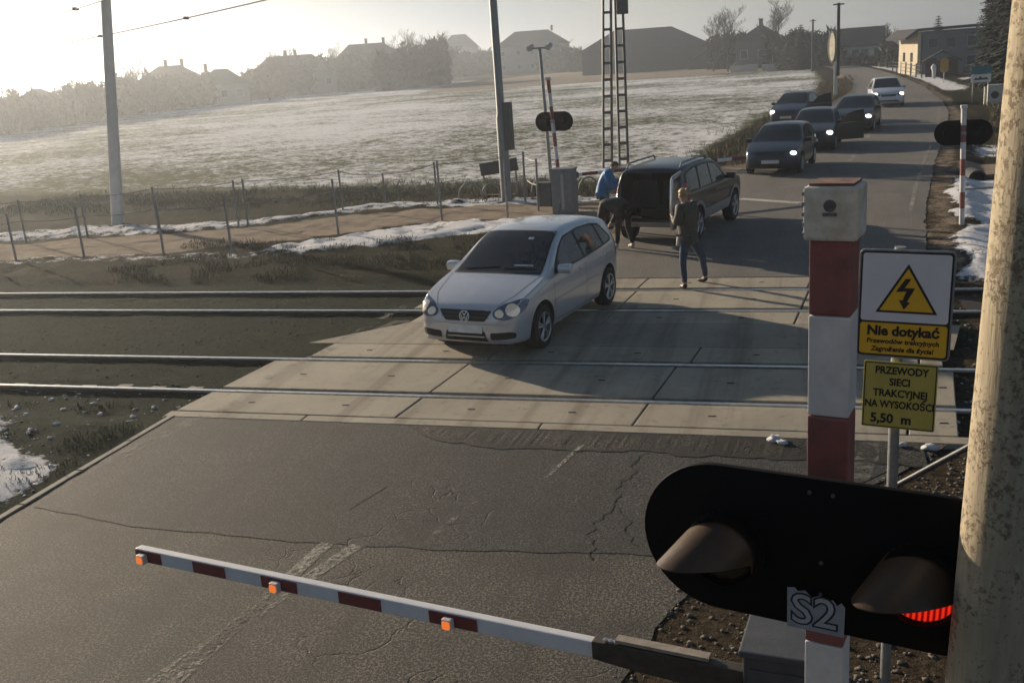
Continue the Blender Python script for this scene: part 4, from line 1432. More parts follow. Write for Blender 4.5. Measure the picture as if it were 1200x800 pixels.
def wheel(parent, x, y, r, wdt, alloy=True, spokes=5, rim_mat=None):
    s_ = 1 if y > 0 else -1
    mb = MB()
    hw = wdt / 2
    ri = r * 0.68
    mb.lathe([(-hw, ri), (-hw, r * 0.90), (-hw * 0.8, r * 0.985), (-hw * 0.4, r), (hw * 0.4, r), (hw * 0.8, r * 0.985), (hw, r * 0.90), (hw * 1.0, ri), (hw * 0.55, ri * 0.97), (-hw, ri * 0.97), (-hw, ri)], (0, 0, 0), (0, s_, 0), 36)
    wh = mb.build('wheel', m_tyre, parent, angle=35)
    wh.location = (x, y, r)
    mb = MB()
    mb.lathe([(hw * 0.95, ri * 1.0), (hw * 1.03, ri * 0.97), (hw * 0.95, ri * 0.90), (hw * 0.3, ri * 0.86)], (0, 0, 0), (0, s_, 0), 36, False)
    mb.lathe([(hw * 0.55, ri * 0.24), (hw * 0.92, ri * 0.24), (hw * 0.95, ri * 0.12), (hw * 0.92, 0.0)], (0, 0, 0), (0, s_, 0), 18)
    for k in range(spokes):
        a = 2 * math.pi * k / spokes + 0.3
        for da in (-0.10, 0.10):
            c, sn = math.cos(a + da * 0.55), math.sin(a + da * 0.55)
            c2, sn2 = math.cos(a + da * 1.6), math.sin(a + da * 1.6)
            p0 = Vector((c * ri * 0.18, s_ * hw * 0.86, sn * ri * 0.18)); p1 = Vector((c2 * ri * 0.93, s_ * hw * 0.80, sn2 * ri * 0.93))
            mb.tube([p0, p1], [ri * 0.075, ri * 0.085], 6)
    mb.build('rim', (rim_mat or m_alloy) if alloy else m_steelw, wh, angle=35)
    mb = MB(); mb.lathe([(-hw * 0.3, ri * 0.9), (-hw * 0.05, ri * 0.9), (-hw * 0.05, 0)], (0, 0, 0), (0, s_, 0), 20)
    mb.build('brake_disc', m_trim, wh)
    return wh


def make_car(name, label, loc, heading, sp, paint_mat, scale=1.0, group=None):
    """heading: unit vector of the front; local +x is the front, +y the car's left"""
    rz = math.atan2(heading[1], heading[0])
    t = thing(name, label, sp.get('cat', 'car'), loc, rz, group)
    t.scale = (scale, scale, scale)
    me = body_mesh(sp)
    cut = MB()
    ra = sp['wr'] + 0.055
    for xw in (sp['xf'], sp['xr']):
        for s_ in (-1, 1):
            cut.lathe([(0, ra), (0.42, ra)], (xw, s_ * 1.05, sp['wr'] + 0.01), (0, -s_, 0), 40)
    me = boolean_cut(me, cut)
    if sp.get('opening'):
        mbx = MB(); c_, s_z = sp['opening']; mbx.box(c_, s_z)
        me = boolean_cut(me, mbx)
    me.name = 'body'
    me.materials.clear()
    body = link_mesh('body', me, [paint_mat, m_inside], t)
    oc = sp.get('opening')
    for p in me.polygons:
        p.material_index = 0
        c = p.center
        for xw in (sp['xf'], sp['xr']):
            rr = math.hypot(c.x - xw, c.z - sp['wr'] - 0.01)
            if rr < ra + 0.004 and abs(c.y) > 0.4 and (rr < ra - 0.004 or True):
                nrm = p.normal
                if abs(nrm.y) > 0.95 and abs(c.y) < sp['w'][len(sp['w']) // 2][1] - 0.2: p.material_index = 1
                elif rr < ra + 0.004 and abs(nrm.y) < 0.3 and rr > ra - 0.012 and (nrm.x * (c.x - xw) + nrm.z * (c.z - sp['wr'])) < 0: p.material_index = 1
        if oc:
            d_ = [abs(c[i] - oc[0][i]) - oc[1][i] / 2 for i in range(3)]
            if max(d_) < 0.004: p.material_index = 1
        if c.z < min(b_ for _, b_ in sp['zb']) + 0.012 and p.normal.z < -0.7: p.material_index = 1
    me.shade_smooth(); me.set_sharp_from_angle(angle=R(38))
    bm = bmesh.new(); bm.from_mesh(me); bvh = BVHTree.FromBMesh(bm); bm.free()
    for xw in (sp['xf'], sp['xr']):
        for s_ in (-1, 1):
            wheel(t, xw, s_ * (sp['track'] / 2), sp['wr'], sp.get('tw', 0.20), sp.get('alloy', True), sp.get('spokes', 5))
    return t, body, bvh


def mir(poly, s_): return [(x, s_ * y, z) for x, y, z in poly]


def mirror_piece(t, x, y, z, s_, mat):
    mb = MB()
    mb.prism([(-0.055, -0.075), (0.05, -0.065), (0.075, 0.0), (0.05, 0.06), (-0.05, 0.07)], 0.20, Matrix.Translation((x, s_ * y, z)) @ Matrix(((1, 0, 0, 0), (0, 0, s_, 0), (0, 1, 0, 0), (0, 0, 0, 1))))
    o = mb.build('mirror', mat, t, angle=50, bevel=0.028)
    mb = MB(); mb.box((x - 0.056, s_ * (y + 0.10), z - 0.0), (0.006, 0.15, 0.10)); mb.build('mirror_glass', m_glass, o)
    mb = MB(); mb.box((x + 0.0, s_ * (y - 0.03), z - 0.03), (0.05, 0.10, 0.05)); mb.build('mirror_foot', m_trim, o)


# profile of a small hatchback (used for the silver car and, re-trimmed, for the queue)
HATCH = dict(
    zt=[(1.97, 0.50), (1.955, 0.60), (1.90, 0.70), (1.75, 0.775), (1.45, 0.865), (1.10, 0.945), (0.98, 0.975), (0.60, 1.175), (0.22, 1.375), (0.05, 1.430), (-0.35, 1.467), (-0.9, 1.455), (-1.45, 1.390), (-1.62, 1.34), (-1.78, 1.10), (-1.86, 0.93), (-1.93, 0.72), (-1.95, 0.55)],
    zs=[(1.97, 0.45), (1.90, 0.62), (1.75, 0.72), (1.45, 0.81), (0.98, 0.885), (0.3, 0.905), (-0.8, 0.945), (-1.5, 0.965), (-1.8, 0.92), (-1.95, 0.5)],
    zb=[(1.97, 0.32), (1.90, 0.22), (1.5, 0.185), (0, 0.18), (-1.4, 0.19), (-1.85, 0.28), (-1.95, 0.36)],
    w=[(1.97, 0.48), (1.945, 0.60), (1.86, 0.72), (1.65, 0.79), (1.2, 0.825), (0.2, 0.83), (-1.0, 0.828), (-1.55, 0.80), (-1.8, 0.745), (-1.92, 0.64), (-1.95, 0.5)],
    xf=1.22, xr=-1.24, wr=0.305, track=1.46, tum=0.40, tw=0.195, spokes=5)
WS = [(0.96, -0.665, 0.985), (0.96, 0.665, 0.985), (0.10, 0.535, 1.405), (0.10, -0.535, 1.405)]

silver = paint('paint_silver', (0.60, 0.61, 0.64), 0.45, 0.26)
hd = Vector((-0.185, -0.983, 0)).normalized()
lf = Vector((-hd.y, hd.x, 0))
cpos = Vector((-4.36, 15.46, 0.0))
t, body, bvh = make_car('silver_hatchback', 'silver five door hatchback driving over the level crossing', cpos, hd, HATCH, silver, 1.09)
P = lambda nm, poly, d, off, mat, par=None, step=0.07, rnd=0.03: patch(nm, bvh, poly, d, off, mat, par or body, step, rnd)
wsr = P('windscreen_seal', [(0.985, -0.69, 0.965), (0.985, 0.69, 0.965), (0.08, 0.555, 1.418), (0.08, -0.555, 1.418)], (1, 0, 0.35), 0.002, m_trim)
P('windscreen', WS, (1, 0, 0.35), 0.005, m_glass, wsr)
for s_ in (1, -1):
    dl = P('window_trim', mir([(0.74, 0.8, 0.925), (0.60, 0.8, 1.06), (0.30, 0.8, 1.245), (0.02, 0.8, 1.36), (-0.5, 0.8, 1.392), (-1.0, 0.8, 1.372), (-1.28, 0.8, 1.318), (-1.55, 0.8, 1.065), (-1.50, 0.8, 1.0), (-0.4, 0.8, 0.945)], s_), (0, s_, 0.12), 0.003, m_trim, None, 0.08, 0.03)
    P('front_window', mir([(0.52, 0.8, 0.955), (0.44, 0.8, 1.11), (0.18, 0.8, 1.275), (-0.02, 0.8, 1.338), (-0.28, 0.8, 1.362), (-0.31, 0.8, 0.965)], s_), (0, s_, 0.12), 0.006, m_glass2, dl, 0.08, 0.025)
    P('rear_window', mir([(-0.375, 0.8, 0.97), (-0.35, 0.8, 1.366), (-0.80, 0.8, 1.360), (-1.03, 0.8, 1.335), (-1.10, 0.8, 1.0)], s_), (0, s_, 0.12), 0.006, m_glass2, dl, 0.08, 0.025)
    P('quarter_window', mir([(-1.165, 0.8, 1.01), (-1.10, 0.8, 1.318), (-1.245, 0.8, 1.285), (-1.47, 0.8, 1.07), (-1.44, 0.8, 1.025)], s_), (0, s_, 0.12), 0.006, m_glass2, dl, 0.08, 0.02)
    # door seams, rubbing strip, handles
    def seam(pts, w_=0.009):
        for a, b_ in zip(pts[:-1], pts[1:]):
            a, b_ = Vector(a), Vector(b_)
            dv = (b_ - a).normalized(); nv = Vector((-dv.z, 0, dv.x)) * w_ / 2
            P('door_seam', [tuple(a + nv), tuple(b_ + nv), tuple(b_ - nv), tuple(a - nv)], (0, s_, 0), 0.0015, m_trim, None, 0.09, 0)
    Ys = s_ * 0.8
    seam([(0.80, Ys, 0.90), (0.84, Ys, 0.60), (0.80, Ys, 0.30)])
    seam([(-0.345, Ys, 0.95), (-0.34, Ys, 0.55), (-0.30, Ys, 0.28)])
    seam([(-1.22, Ys, 0.98), (-1.18, Ys, 0.75), (-0.93, Ys, 0.55), (-0.86, Ys, 0.30)])
    seam([(0.80, Ys, 0.30), (0.2, Ys, 0.275), (-0.86, Ys, 0.29)])
    P('rubbing_strip', mir([(0.82, 0.8, 0.545), (0.82, 0.8, 0.585), (-0.88, 0.8, 0.605), (-0.88, 0.8, 0.565)], s_), (0, s_, 0), 0.010, silver, None, 0.09, 0.01)
    for xh in (-0.18, -1.05):
        mb = MB(); mb.box((xh, s_ * 0.822, 0.845), (0.17, 0.03, 0.032)); mb.build('door_handle', silver, body, bevel=0.010)
    # headlamp: two round bowls under one clear cover
    hl = P('headlamp', mir([(1.93, 0.42, 0.575), (1.92, 0.40, 0.665), (1.80, 0.50, 0.735), (1.62, 0.66, 0.775), (1.50, 0.76, 0.765), (1.58, 0.74, 0.66), (1.75, 0.66, 0.57), (1.85, 0.56, 0.535)], s_), (1, 0.55 * s_, 0.25), 0.006, m_lampg, None, 0.05, 0.05)
    for (cx, cy, cz, rr) in ((1.75, 0.615, 0.655, 0.082), (1.86, 0.475, 0.625, 0.052)):
        circ = [(cx - rr * 0.5 * math.cos(a), s_ * (cy + rr * math.cos(a)), cz + rr * math.sin(a)) for a in np.linspace(0, 2 * math.pi, 16, endpoint=False)]
        P('lamp_bowl', circ, (1, 0.55 * s_, 0.25), 0.016, m_lampin, hl, 0.04, 0)
    P('fog_lamp_grille', mir([(1.9, 0.36, 0.285), (1.9, 0.36, 0.385), (1.8, 0.62, 0.405), (1.75, 0.69, 0.385), (1.75, 0.68, 0.315)], s_), (1, 0.2 * s_, 0), 0.004, m_trim, None, 0.05, 0.03)
    mirror_piece(t, 0.60, 0.80, 0.985, s_, silver)
gr = P('grille', [(1.9, -0.40, 0.675), (1.9, 0.40, 0.675), (1.9, 0.30, 0.525), (1.9, -0.30, 0.525)], (1, 0, 0.15), 0.004, m_trim, None, 0.05, 0.03)
for zz in (0.575, 0.625):
    P('grille_bar', [(1.9, -0.36, zz), (1.9, 0.36, zz), (1.9, 0.36, zz + 0.012), (1.9, -0.36, zz + 0.012)], (1, 0, 0.15), 0.009, M('bar_dark', (0.05, 0.05, 0.055), 0.4, bump=0.0), gr, 0.05, 0)
def fscan(y, z):
    h_, n_, _, _ = bvh.ray_cast(Vector((4, y, z)), Vector((-1, 0, 0)))
    return h_, n_
h_, n_ = fscan(0, 0.60)
nx_ = Vector((n_.x, 0, n_.z)).normalized()
Em = Matrix((Vector((0, 1, 0)), nx_.cross(Vector((0, 1, 0))), nx_)).transposed().to_4x4()
Em = Matrix.Translation(h_ + nx_ * 0.012) @ Em
mb = MB()
ring = []
for k in range(28):
    a0, a1 = 2 * math.pi * k / 28, 2 * math.pi * (k + 1) / 28
    q = [(0.078 * math.cos(a0), 0.078 * math.sin(a0)), (0.078 * math.cos(a1), 0.078 * math.sin(a1)), (0.066 * math.cos(a1), 0.066 * math.sin(a1)), (0.066 * math.cos(a0), 0.066 * math.sin(a0))]
    mb.prism(q, 0.008, Em)
def stroke(a, b_, w_=0.013):
    a, b_ = Vector(a), Vector(b_); d_ = (b_ - a).normalized(); n = Vector((-d_.y, d_.x)) * w_ / 2
    mb.prism([tuple(a + n), tuple(a - n), tuple(b_ - n), tuple(b_ + n)], 0.007, Em)
for pts in (((-0.028, 0.060), (0.0, 0.008)), ((0.0, 0.008), (0.028, 0.060)), ((-0.057, 0.034), (-0.027, -0.052)), ((-0.027, -0.052), (0.0, -0.002)), ((0.0, -0.002), (0.027, -0.052)), ((0.027, -0.052), (0.057, 0.034))):
    stroke(*pts)
mb.build('badge', m_chrome, body)
mb = MB(); mb.lathe([(0, 0.064), (0.003, 0.064), (0.003, 0)], Em @ Vector((0, 0, 0.0)), Em.to_3x3() @ Vector((0, 0, 1)), 24); mb.build('badge_disc', m_trim, body)
P('number_plate', [(1.9, -0.26, 0.375), (1.9, 0.26, 0.375), (1.9, 0.26, 0.49), (1.9, -0.26, 0.49)], (1, 0, 0), 0.014, m_plateb, None, 0.06, 0.015)
P('lower_grille', [(1.9, -0.33, 0.258), (1.9, 0.33, 0.258), (1.9, 0.29, 0.40), (1.9, -0.29, 0.40)], (1, 0, 0), 0.004, m_trim, None, 0.05, 0.02)
P('bumper_strip', [(1.9, -0.72, 0.497), (1.9, 0.72, 0.497), (1.9, 0.72, 0.475), (1.9, -0.72, 0.475)], (1, 0, 0), 0.016, silver, None, 0.06, 0)
P('bumper_lip', [(1.9, -0.66, 0.262), (1.9, 0.66, 0.262), (1.9, 0.66, 0.245), (1.9, -0.66, 0.245)], (1, 0, 0), 0.014, silver, None, 0.06, 0)
for s_ in (-1, 1):  # bonnet shut lines
    pts = [(1.86, 0.46, 0.70), (1.60, 0.60, 0.80), (1.2, 0.665, 0.90), (0.98, 0.70, 0.95)]
    for a, b_ in zip(pts[:-1], pts[1:]):
        a, b_ = Vector(mir([a], s_)[0]), Vector(mir([b_], s_)[0])
        dv = (b_ - a).normalized(); nv = Vector((-dv.y, dv.x, 0)) * 0.005
        P('bonnet_seam', [tuple(a + nv), tuple(b_ + nv), tuple(b_ - nv), tuple(a - nv)], (0.12, 0, 1), 0.0015, m_trim, None, 0.08, 0)
# wipers, aerial, painted reflection and small sticker on the screen
for y0, y1 in ((0.55, -0.02), (-0.05, -0.58)):
    a, b_ = bvh.ray_cast(Vector((3, y0, 1.9)), Vector((-0.85, 0, -0.36)).normalized())[0], None
mb = MB()
for ya, yb in ((0.10, 0.60), (-0.50, 0.02)):
    pts = []
    for k in range(8):
        y_ = ya + (yb - ya) * k / 7
        q = bvh.ray_cast(Vector((0.92 - 0.04 * k / 7, y_, 3)), Vector((0, 0, -1)))[0]
        pts.append(q + Vector((0, 0, 0.018)))
    mb.tube(pts, 0.009, 5)
mb.build('wiper', m_trim, body)
P('dash_reflection', [(0.8, 0.52, 1.035), (0.8, 0.22, 1.035), (0.8, 0.22, 1.055), (0.8, 0.50, 1.06)], (1, 0, 0.35), 0.008, m_platew, None, 0.08, 0)  # pale strip painted as the reflection of dashboard paper
P('screen_sticker', [(0.3, 0.30, 1.36), (0.3, 0.22, 1.36), (0.3, 0.22, 1.32), (0.3, 0.30, 1.32)], (1, 0, 0.35), 0.008, m_platew, None, 0.08, 0)
for s_ in (1, -1):
    P('shoulder_crease', mir([(0.80, 0.8, 0.775), (0.80, 0.8, 0.787), (-1.55, 0.8, 0.835), (-1.55, 0.8, 0.823)], s_), (0, s_, 0), 0.007, silver, None, 0.09, 0)
mb = MB(); mb.tube([(-1.25, 0.0, 1.42), (-1.42, 0, 1.66)], [0.006, 0.003], 6); mb.build('aerial', m_trim, body)
sea = [(1.93, s__ * 0.0, 0.0) for s__ in (1,)]
for s_ in (-1, 1):
    P('tail_lamp', mir([(-1.8, 0.62, 0.72), (-1.8, 0.62, 0.98), (-1.7, 0.74, 0.98), (-1.65, 0.76, 0.72)], s_), (-1, 0.6 * s_, 0), 0.004, m_tail, None, 0.05, 0.03)
P('rear_screen', [(-1.8, -0.5, 1.04), (-1.8, 0.5, 1.04), (-1.6, 0.44, 1.33), (-1.6, -0.44, 1.33)], (-1, 0, 0.2), 0.004, m_glass, None, 0.08, 0.04)


# ------------------------------------------------------------------ the dark cars waiting beyond
def scaled_spec(sp, sx, sz, sy):
    o = dict(sp)
    o['zt'] = [(x * sx, z * sz) for x, z in sp['zt']]
    o['zs'] = [(x * sx, z * sz) for x, z in sp['zs']]
    o['zb'] = [(x * sx, z) for x, z in sp['zb']]
    o['w'] = [(x * sx, y * sy) for x, y in sp['w']]
    o['xf'], o['xr'], o['track'] = sp['xf'] * sx, sp['xr'] * sx, sp['track'] * sy
    return o


def queue_car(name, label, loc, heading, pm, sx=1.0, sz=1.0, sy=1.04, lit=(1, 1), door=None, scale=1.04, wr=0.315, group=None, lampsize=1.0, rails=False):
    sp_ = scaled_spec(HATCH, sx, sz, sy)
    sp_['wr'] = wr; sp_['alloy'] = True
    t, body, bvh = make_car(name, label, loc, heading, sp_, pm, scale, group)
    S = lambda poly: [(x * sx, y * sy, z * sz) for x, y, z in poly]
    P = lambda nm, poly, d, off, mat, par=None, step=0.09, rnd=0.03: patch(nm, bvh, S(poly), d, off, mat, par or body, step, rnd)
    P('windscreen', [(0.975, -0.68, 0.975), (0.975, 0.68, 0.975), (0.09, 0.55, 1.41), (0.09, -0.55, 1.41)], (1, 0, 0.35), 0.004, m_glass)
    for s_ in (1, -1):
        dl = P('window_trim', mir([(0.74, 0.8, 0.925), (0.60, 0.8, 1.06), (0.30, 0.8, 1.245), (0.02, 0.8, 1.36), (-0.5, 0.8, 1.392), (-1.0, 0.8, 1.372), (-1.28, 0.8, 1.318), (-1.55, 0.8, 1.065), (-1.50, 0.8, 1.0), (-0.4, 0.8, 0.945)], s_), (0, s_, 0.12), 0.003, m_trim)
        P('front_window', mir([(0.52, 0.8, 0.955), (0.44, 0.8, 1.11), (0.18, 0.8, 1.275), (-0.02, 0.8, 1.338), (-0.28, 0.8, 1.362), (-0.31, 0.8, 0.965)], s_), (0, s_, 0.12), 0.006, m_glass2, dl)
        P('rear_window', mir([(-0.375, 0.8, 0.97), (-0.35, 0.8, 1.366), (-0.80, 0.8, 1.360), (-1.03, 0.8, 1.335), (-1.10, 0.8, 1.0)], s_), (0, s_, 0.12), 0.006, m_glass2, dl)
        hl = P('headlamp', mir([(1.93, 0.44, 0.585), (1.92, 0.42, 0.665), (1.80, 0.52, 0.73), (1.62, 0.67, 0.755), (1.54, 0.75, 0.745), (1.60, 0.74, 0.66), (1.75, 0.66, 0.58), (1.85, 0.56, 0.55)], s_), (1, 0.55 * s_, 0.25), 0.006, m_lampg, None, 0.06, 0.05)
        if lit[0 if s_ > 0 else 1]:
            cx, cy, cz, rr = 1.76, 0.60, 0.655, 0.095 * lampsize
            circ = [(cx - rr * 0.5 * math.cos(a), s_ * (cy + rr * math.cos(a)), cz + rr * 0.75 * math.sin(a)) for a in np.linspace(0, 2 * math.pi, 14, endpoint=False)]
            P('lamp_bowl', circ, (1, 0.55 * s_, 0.25), 0.016, m_lampon, hl, 0.05, 0)
        mirror_piece(t, 0.60 * sx, 0.80 * sy, 0.985 * sz, s_, pm)
        for (xa, za, xb, zb_) in ((0.82, 0.9, 0.80, 0.3), (-0.345, 0.95, -0.31, 0.28), (-1.18, 0.8, -0.9, 0.4)):
            P('door_seam', [(xa, s_ * 0.8, za), (xa + 0.012, s_ * 0.8, za), (xb + 0.012, s_ * 0.8, zb_), (xb, s_ * 0.8, zb_)], (0, s_, 0), 0.0015, m_trim, None, 0.12, 0)
    P('grille', [(1.9, -0.42, 0.665), (1.9, 0.42, 0.665), (1.9, 0.34, 0.545), (1.9, -0.34, 0.545)], (1, 0, 0.15), 0.004, m_trim)
    P('lower_grille', [(1.9, -0.52, 0.265), (1.9, 0.52, 0.265), (1.9, 0.48, 0.37), (1.9, -0.48, 0.37)], (1, 0, 0), 0.004, m_trim)
    P('number_plate', [(1.9, -0.26, 0.385), (1.9, 0.26, 0.385), (1.9, 0.26, 0.49), (1.9, -0.26, 0.49)], (1, 0, 0), 0.014, m_platew, None, 0.08, 0)
    P('rear_screen', [(-1.8, -0.5, 1.04), (-1.8, 0.5, 1.04), (-1.6, 0.44, 1.33), (-1.6, -0.44, 1.33)], (-1, 0, 0.2), 0.004, m_glass, None, 0.09, 0.04)
    if rails:
        for s_ in (-1, 1):
            mb = MB(); mb.tube([(0.0, s_ * 0.56 * sy, 1.43 * sz), (-0.15, s_ * 0.555 * sy, 1.50 * sz), (-1.2 * sx, s_ * 0.54 * sy, 1.50 * sz), (-1.3 * sx, s_ * 0.54 * sy, 1.42 * sz)], 0.018, 6); mb.build('roof_rail', m_galv, body, angle=40)
    if door:   # a front door standing open on one side
        s_ = door
        an = R(62)
        hx, hy = 0.80 * sx, s_ * 0.82 * sy
        Mh = Matrix.Translation((hx, hy, 0)) @ Matrix.Rotation(-s_ * an, 4, 'Z')
        mb = MB()
        mb.prism([(0, 0.30), (-1.08, 0.29), (-1.10, 0.94 * sz), (0, 0.91 * sz)], 0.07, Mh @ Matrix(((1, 0, 0, 0), (0, 0, -s_, 0), (0, 1, 0, 0), (0, 0, 0, 1))))
        dr = mb.build('open_door', pm, t, bevel=0.015)
        mb = MB()
        fr_ = [(-0.08, 0.92 * sz), (-0.42, 1.25 * sz), (-0.75, 1.35 * sz), (-1.06, 1.37 * sz), (-1.09, 0.94 * sz)]
        mb.prism(fr_, 0.02, Mh @ Matrix.Translation((0, -s_ * 0.025, 0)) @ Matrix(((1, 0, 0, 0), (0, 0, -s_, 0), (0, 1, 0, 0), (0, 0, 0, 1))))
        mb.build('door_window', m_glass, dr)
        mb = MB(); mb.prism([(-0.04, 0.36), (-1.04, 0.35), (-1.06, 0.88 * sz), (-0.04, 0.86 * sz)], 0.012, Mh @ Matrix.Translation((0, -s_ * 0.072, 0)) @ Matrix(((1, 0, 0, 0), (0, 0, -s_, 0), (0, 1, 0, 0), (0, 0, 0, 1))))
        mb.build('door_lining', m_trim, dr)
    return t


def head_to(x, y): return Vector((x, y, 0)).normalized()


m_dblue = paint('paint_dark_blue', (0.022, 0.028, 0.045), 0.4, 0.35)
m_dgrey = paint('paint_dark_grey', (0.030, 0.032, 0.036), 0.4, 0.36)
m_navy = paint('paint_navy', (0.020, 0.026, 0.050), 0.4, 0.33)
m_blk = paint('paint_black', (0.013, 0.014, 0.017), 0.3, 0.32)
m_wht = paint('paint_white', (0.58, 0.60, 0.66), 0.1, 0.35)
def place(front_px, heading, length):
    f_ = G(*front_px)
    return Vector((f_.x, f_.y, 0)) - heading * (length / 2)
GQ = 'cars waiting in the queue'
h1 = head_to(-0.16, -1)
queue_car('dark_hatchback', 'dark blue hatchback first in the queue beyond the far barrier', place((903, 206), h1, 3.95), h1, m_dblue, 1.0, 1.0, 1.05, (1, 0), None, 1.04, group=GQ, lampsize=0.9)
h2 = head_to(-0.10, -1)
queue_car('dark_estate', 'dark grey car with its driver door standing open', place((950, 178), h2, 4.2), h2, m_dgrey, 1.10, 1.0, 1.03, (1, 0), 1, 1.03, group=GQ, lampsize=1.15)
h0 = head_to(-0.22, -1)
queue_car('dark_suv', 'navy car on the left shoulder with one dark door open', place((921, 149), h0, 4.2), h0, m_navy, 1.06, 1.06, 1.06, (0, 1), 1, 1.04, group=GQ, lampsize=1.3, rails=True)
h3 = head_to(-0.16, -1)
queue_car('black_hatchback', 'black car with both headlights lit behind the open door car', place((997, 156), h3, 4.3), h3, m_blk, 1.10, 1.0, 1.07, (1, 1), None, 1.05, group=GQ, lampsize=1.15)
h4 = head_to(0.02, -1)
queue_car('white_crossover', 'white car with lit headlights, last in the queue on the road', place((1041, 126), h4, 4.3), h4, m_wht, 1.06, 1.08, 1.08, (1, 1), None, 1.04, wr=0.34, group=GQ, lampsize=1.2)

# ------------------------------------------------------------------ the dark off-roader with its tailgate open
SUV = dict(cat='suv',
    zt=[(2.10, 0.66), (2.08, 0.80), (2.02, 0.93), (1.85, 1.00), (1.3, 1.06), (0.95, 1.10), (0.62, 1.32), (0.30, 1.56), (0.12, 1.62), (-0.5, 1.665), (-1.3, 1.655), (-1.82, 1.60), (-1.93, 1.46), (-2.02, 1.05), (-2.05, 0.80), (-2.06, 0.62)],
    zs=[(2.10, 0.60), (2.02, 0.86), (1.85, 0.95), (0.95, 1.02), (0.0, 1.04), (-1.9, 1.06), (-2.02, 0.98), (-2.06, 0.55)],
    zb=[(2.10, 0.45), (2.0, 0.38), (1.5, 0.34), (-1.5, 0.34), (-1.95, 0.40), (-2.06, 0.46)],
    w=[(2.10, 0.60), (2.06, 0.72), (1.95, 0.80), (1.6, 0.845), (0.8, 0.86), (-1.5, 0.86), (-1.85, 0.845), (-2.0, 0.80), (-2.06, 0.70)],
    xf=1.30, xr=-1.32, wr=0.355, track=1.50, tum=0.26, tw=0.235, spokes=5, opening=((-1.75, 0, 1.03), (1.1, 1.30, 0.98)))
m_suv = paint('paint_dark_green', (0.022, 0.028, 0.034), 0.35, 0.35)
m_clad = M('cladding_silver', (0.30, 0.31, 0.32), 0.45, 0.2, var=0.15, bump=0.05)
us = head_to(0.225, 0.974)
spos = Vector((-2.85, 24.2, 0.0))
t, body, bvh = make_car('dark_suv', 'dark off-roader with its rear door open, people loading behind it', spos, us, SUV, m_suv, 1.04)
P = lambda nm, poly, d, off, mat, par=None, step=0.08, rnd=0.03: patch(nm, bvh, poly, d, off, mat, par or body, step, rnd)
for s_ in (1, -1):
    dl = P('window_trim', mir([(0.76, 0.8, 1.07), (0.58, 0.8, 1.24), (0.30, 0.8, 1.47), (0.10, 0.8, 1.545), (-0.5, 0.8, 1.585), (-1.35, 0.8, 1.575), (-1.80, 0.8, 1.50), (-1.92, 0.8, 1.12), (-1.85, 0.8, 1.085), (0.1, 0.8, 1.065)], s_), (0, s_, 0.1), 0.003, m_trim)
    P('front_window', mir([(0.60, 0.8, 1.095), (0.50, 0.8, 1.23), (0.22, 0.8, 1.47), (-0.22, 0.8, 1.545), (-0.26, 0.8, 1.095)], s_), (0, s_, 0.1), 0.006, m_glass2, dl)
    P('rear_window', mir([(-0.34, 0.8, 1.095), (-0.31, 0.8, 1.55), (-0.95, 0.8, 1.55), (-1.08, 0.8, 1.10)], s_), (0, s_, 0.1), 0.006, m_glass2, dl)
    P('quarter_window', mir([(-1.18, 0.8, 1.105), (-1.08, 0.8, 1.55), (-1.45, 0.8, 1.53), (-1.75, 0.8, 1.46), (-1.84, 0.8, 1.13)], s_), (0, s_, 0.1), 0.006, m_glass2, dl)
    P('side_cladding', mir([(0.92, 0.8, 0.40), (0.92, 0.8, 0.62), (-0.90, 0.8, 0.62), (-0.90, 0.8, 0.40)], s_), (0, s_, 0), 0.014, m_clad, None, 0.1, 0.03)
    for xw in (1.30, -1.32):
        ro, ri_ = 0.49, 0.415
        arcp = [(xw + ro * math.cos(a), s_ * 0.8, 0.365 + ro * math.sin(a)) for a in np.linspace(0.05, math.pi - 0.05, 16)] + [(xw + ri_ * math.cos(a), s_ * 0.8, 0.365 + ri_ * math.sin(a)) for a in np.linspace(math.pi - 0.05, 0.05, 16)]
        P('wheel_arch', arcp, (0, s_, 0), 0.016, m_clad, None, 0.12, 0)
    P('tail_lamp', mir([(-1.98, 0.70, 0.82), (-1.95, 0.70, 1.30), (-1.84, 0.80, 1.30), (-1.88, 0.84, 0.82)], s_), (-1, 0.8 * s_, 0), 0.006, m_tail, None, 0.05, 0.02)
    mb = MB(); mb.tube([(-0.05, s_ * 0.60, 1.60), (-0.15, s_ * 0.60, 1.71), (-1.65, s_ * 0.60, 1.70), (-1.75, s_ * 0.60, 1.60)], 0.022, 8); mb.build('roof_rail', m_galv, body, angle=40)
    mirror_piece(t, 0.72, 0.84, 1.14, s_, m_suv)
    for (xa, za, xb, zb_) in ((0.90, 1.02, 0.86, 0.42), (-0.30, 1.06, -0.28, 0.40), (-1.12, 1.05, -0.92, 0.55)):
        P('door_seam', [(xa, s_ * 0.8, za), (xa + 0.012, s_ * 0.8, za), (xb + 0.012, s_ * 0.8, zb_), (xb, s_ * 0.8, zb_)], (0, s_, 0), 0.002, m_trim, None, 0.12, 0)
    mb = MB(); mb.box((-0.15, s_ * 0.865, 0.93), (0.18, 0.03, 0.035)); mb.build('door_handle', m_suv, body, bevel=0.01)
    P('headlamp', mir([(2.0, 0.46, 0.76), (2.0, 0.46, 0.90), (1.85, 0.74, 0.93), (1.8, 0.80, 0.90), (1.85, 0.78, 0.76)], s_), (1, 0.5 * s_, 0.1), 0.006, m_lampg, None, 0.06, 0.03)
P('windscreen', [(0.92, -0.70, 1.12), (0.92, 0.70, 1.12), (0.18, 0.60, 1.585), (0.18, -0.60, 1.585)], (1, 0, 0.35), 0.005, m_glass)
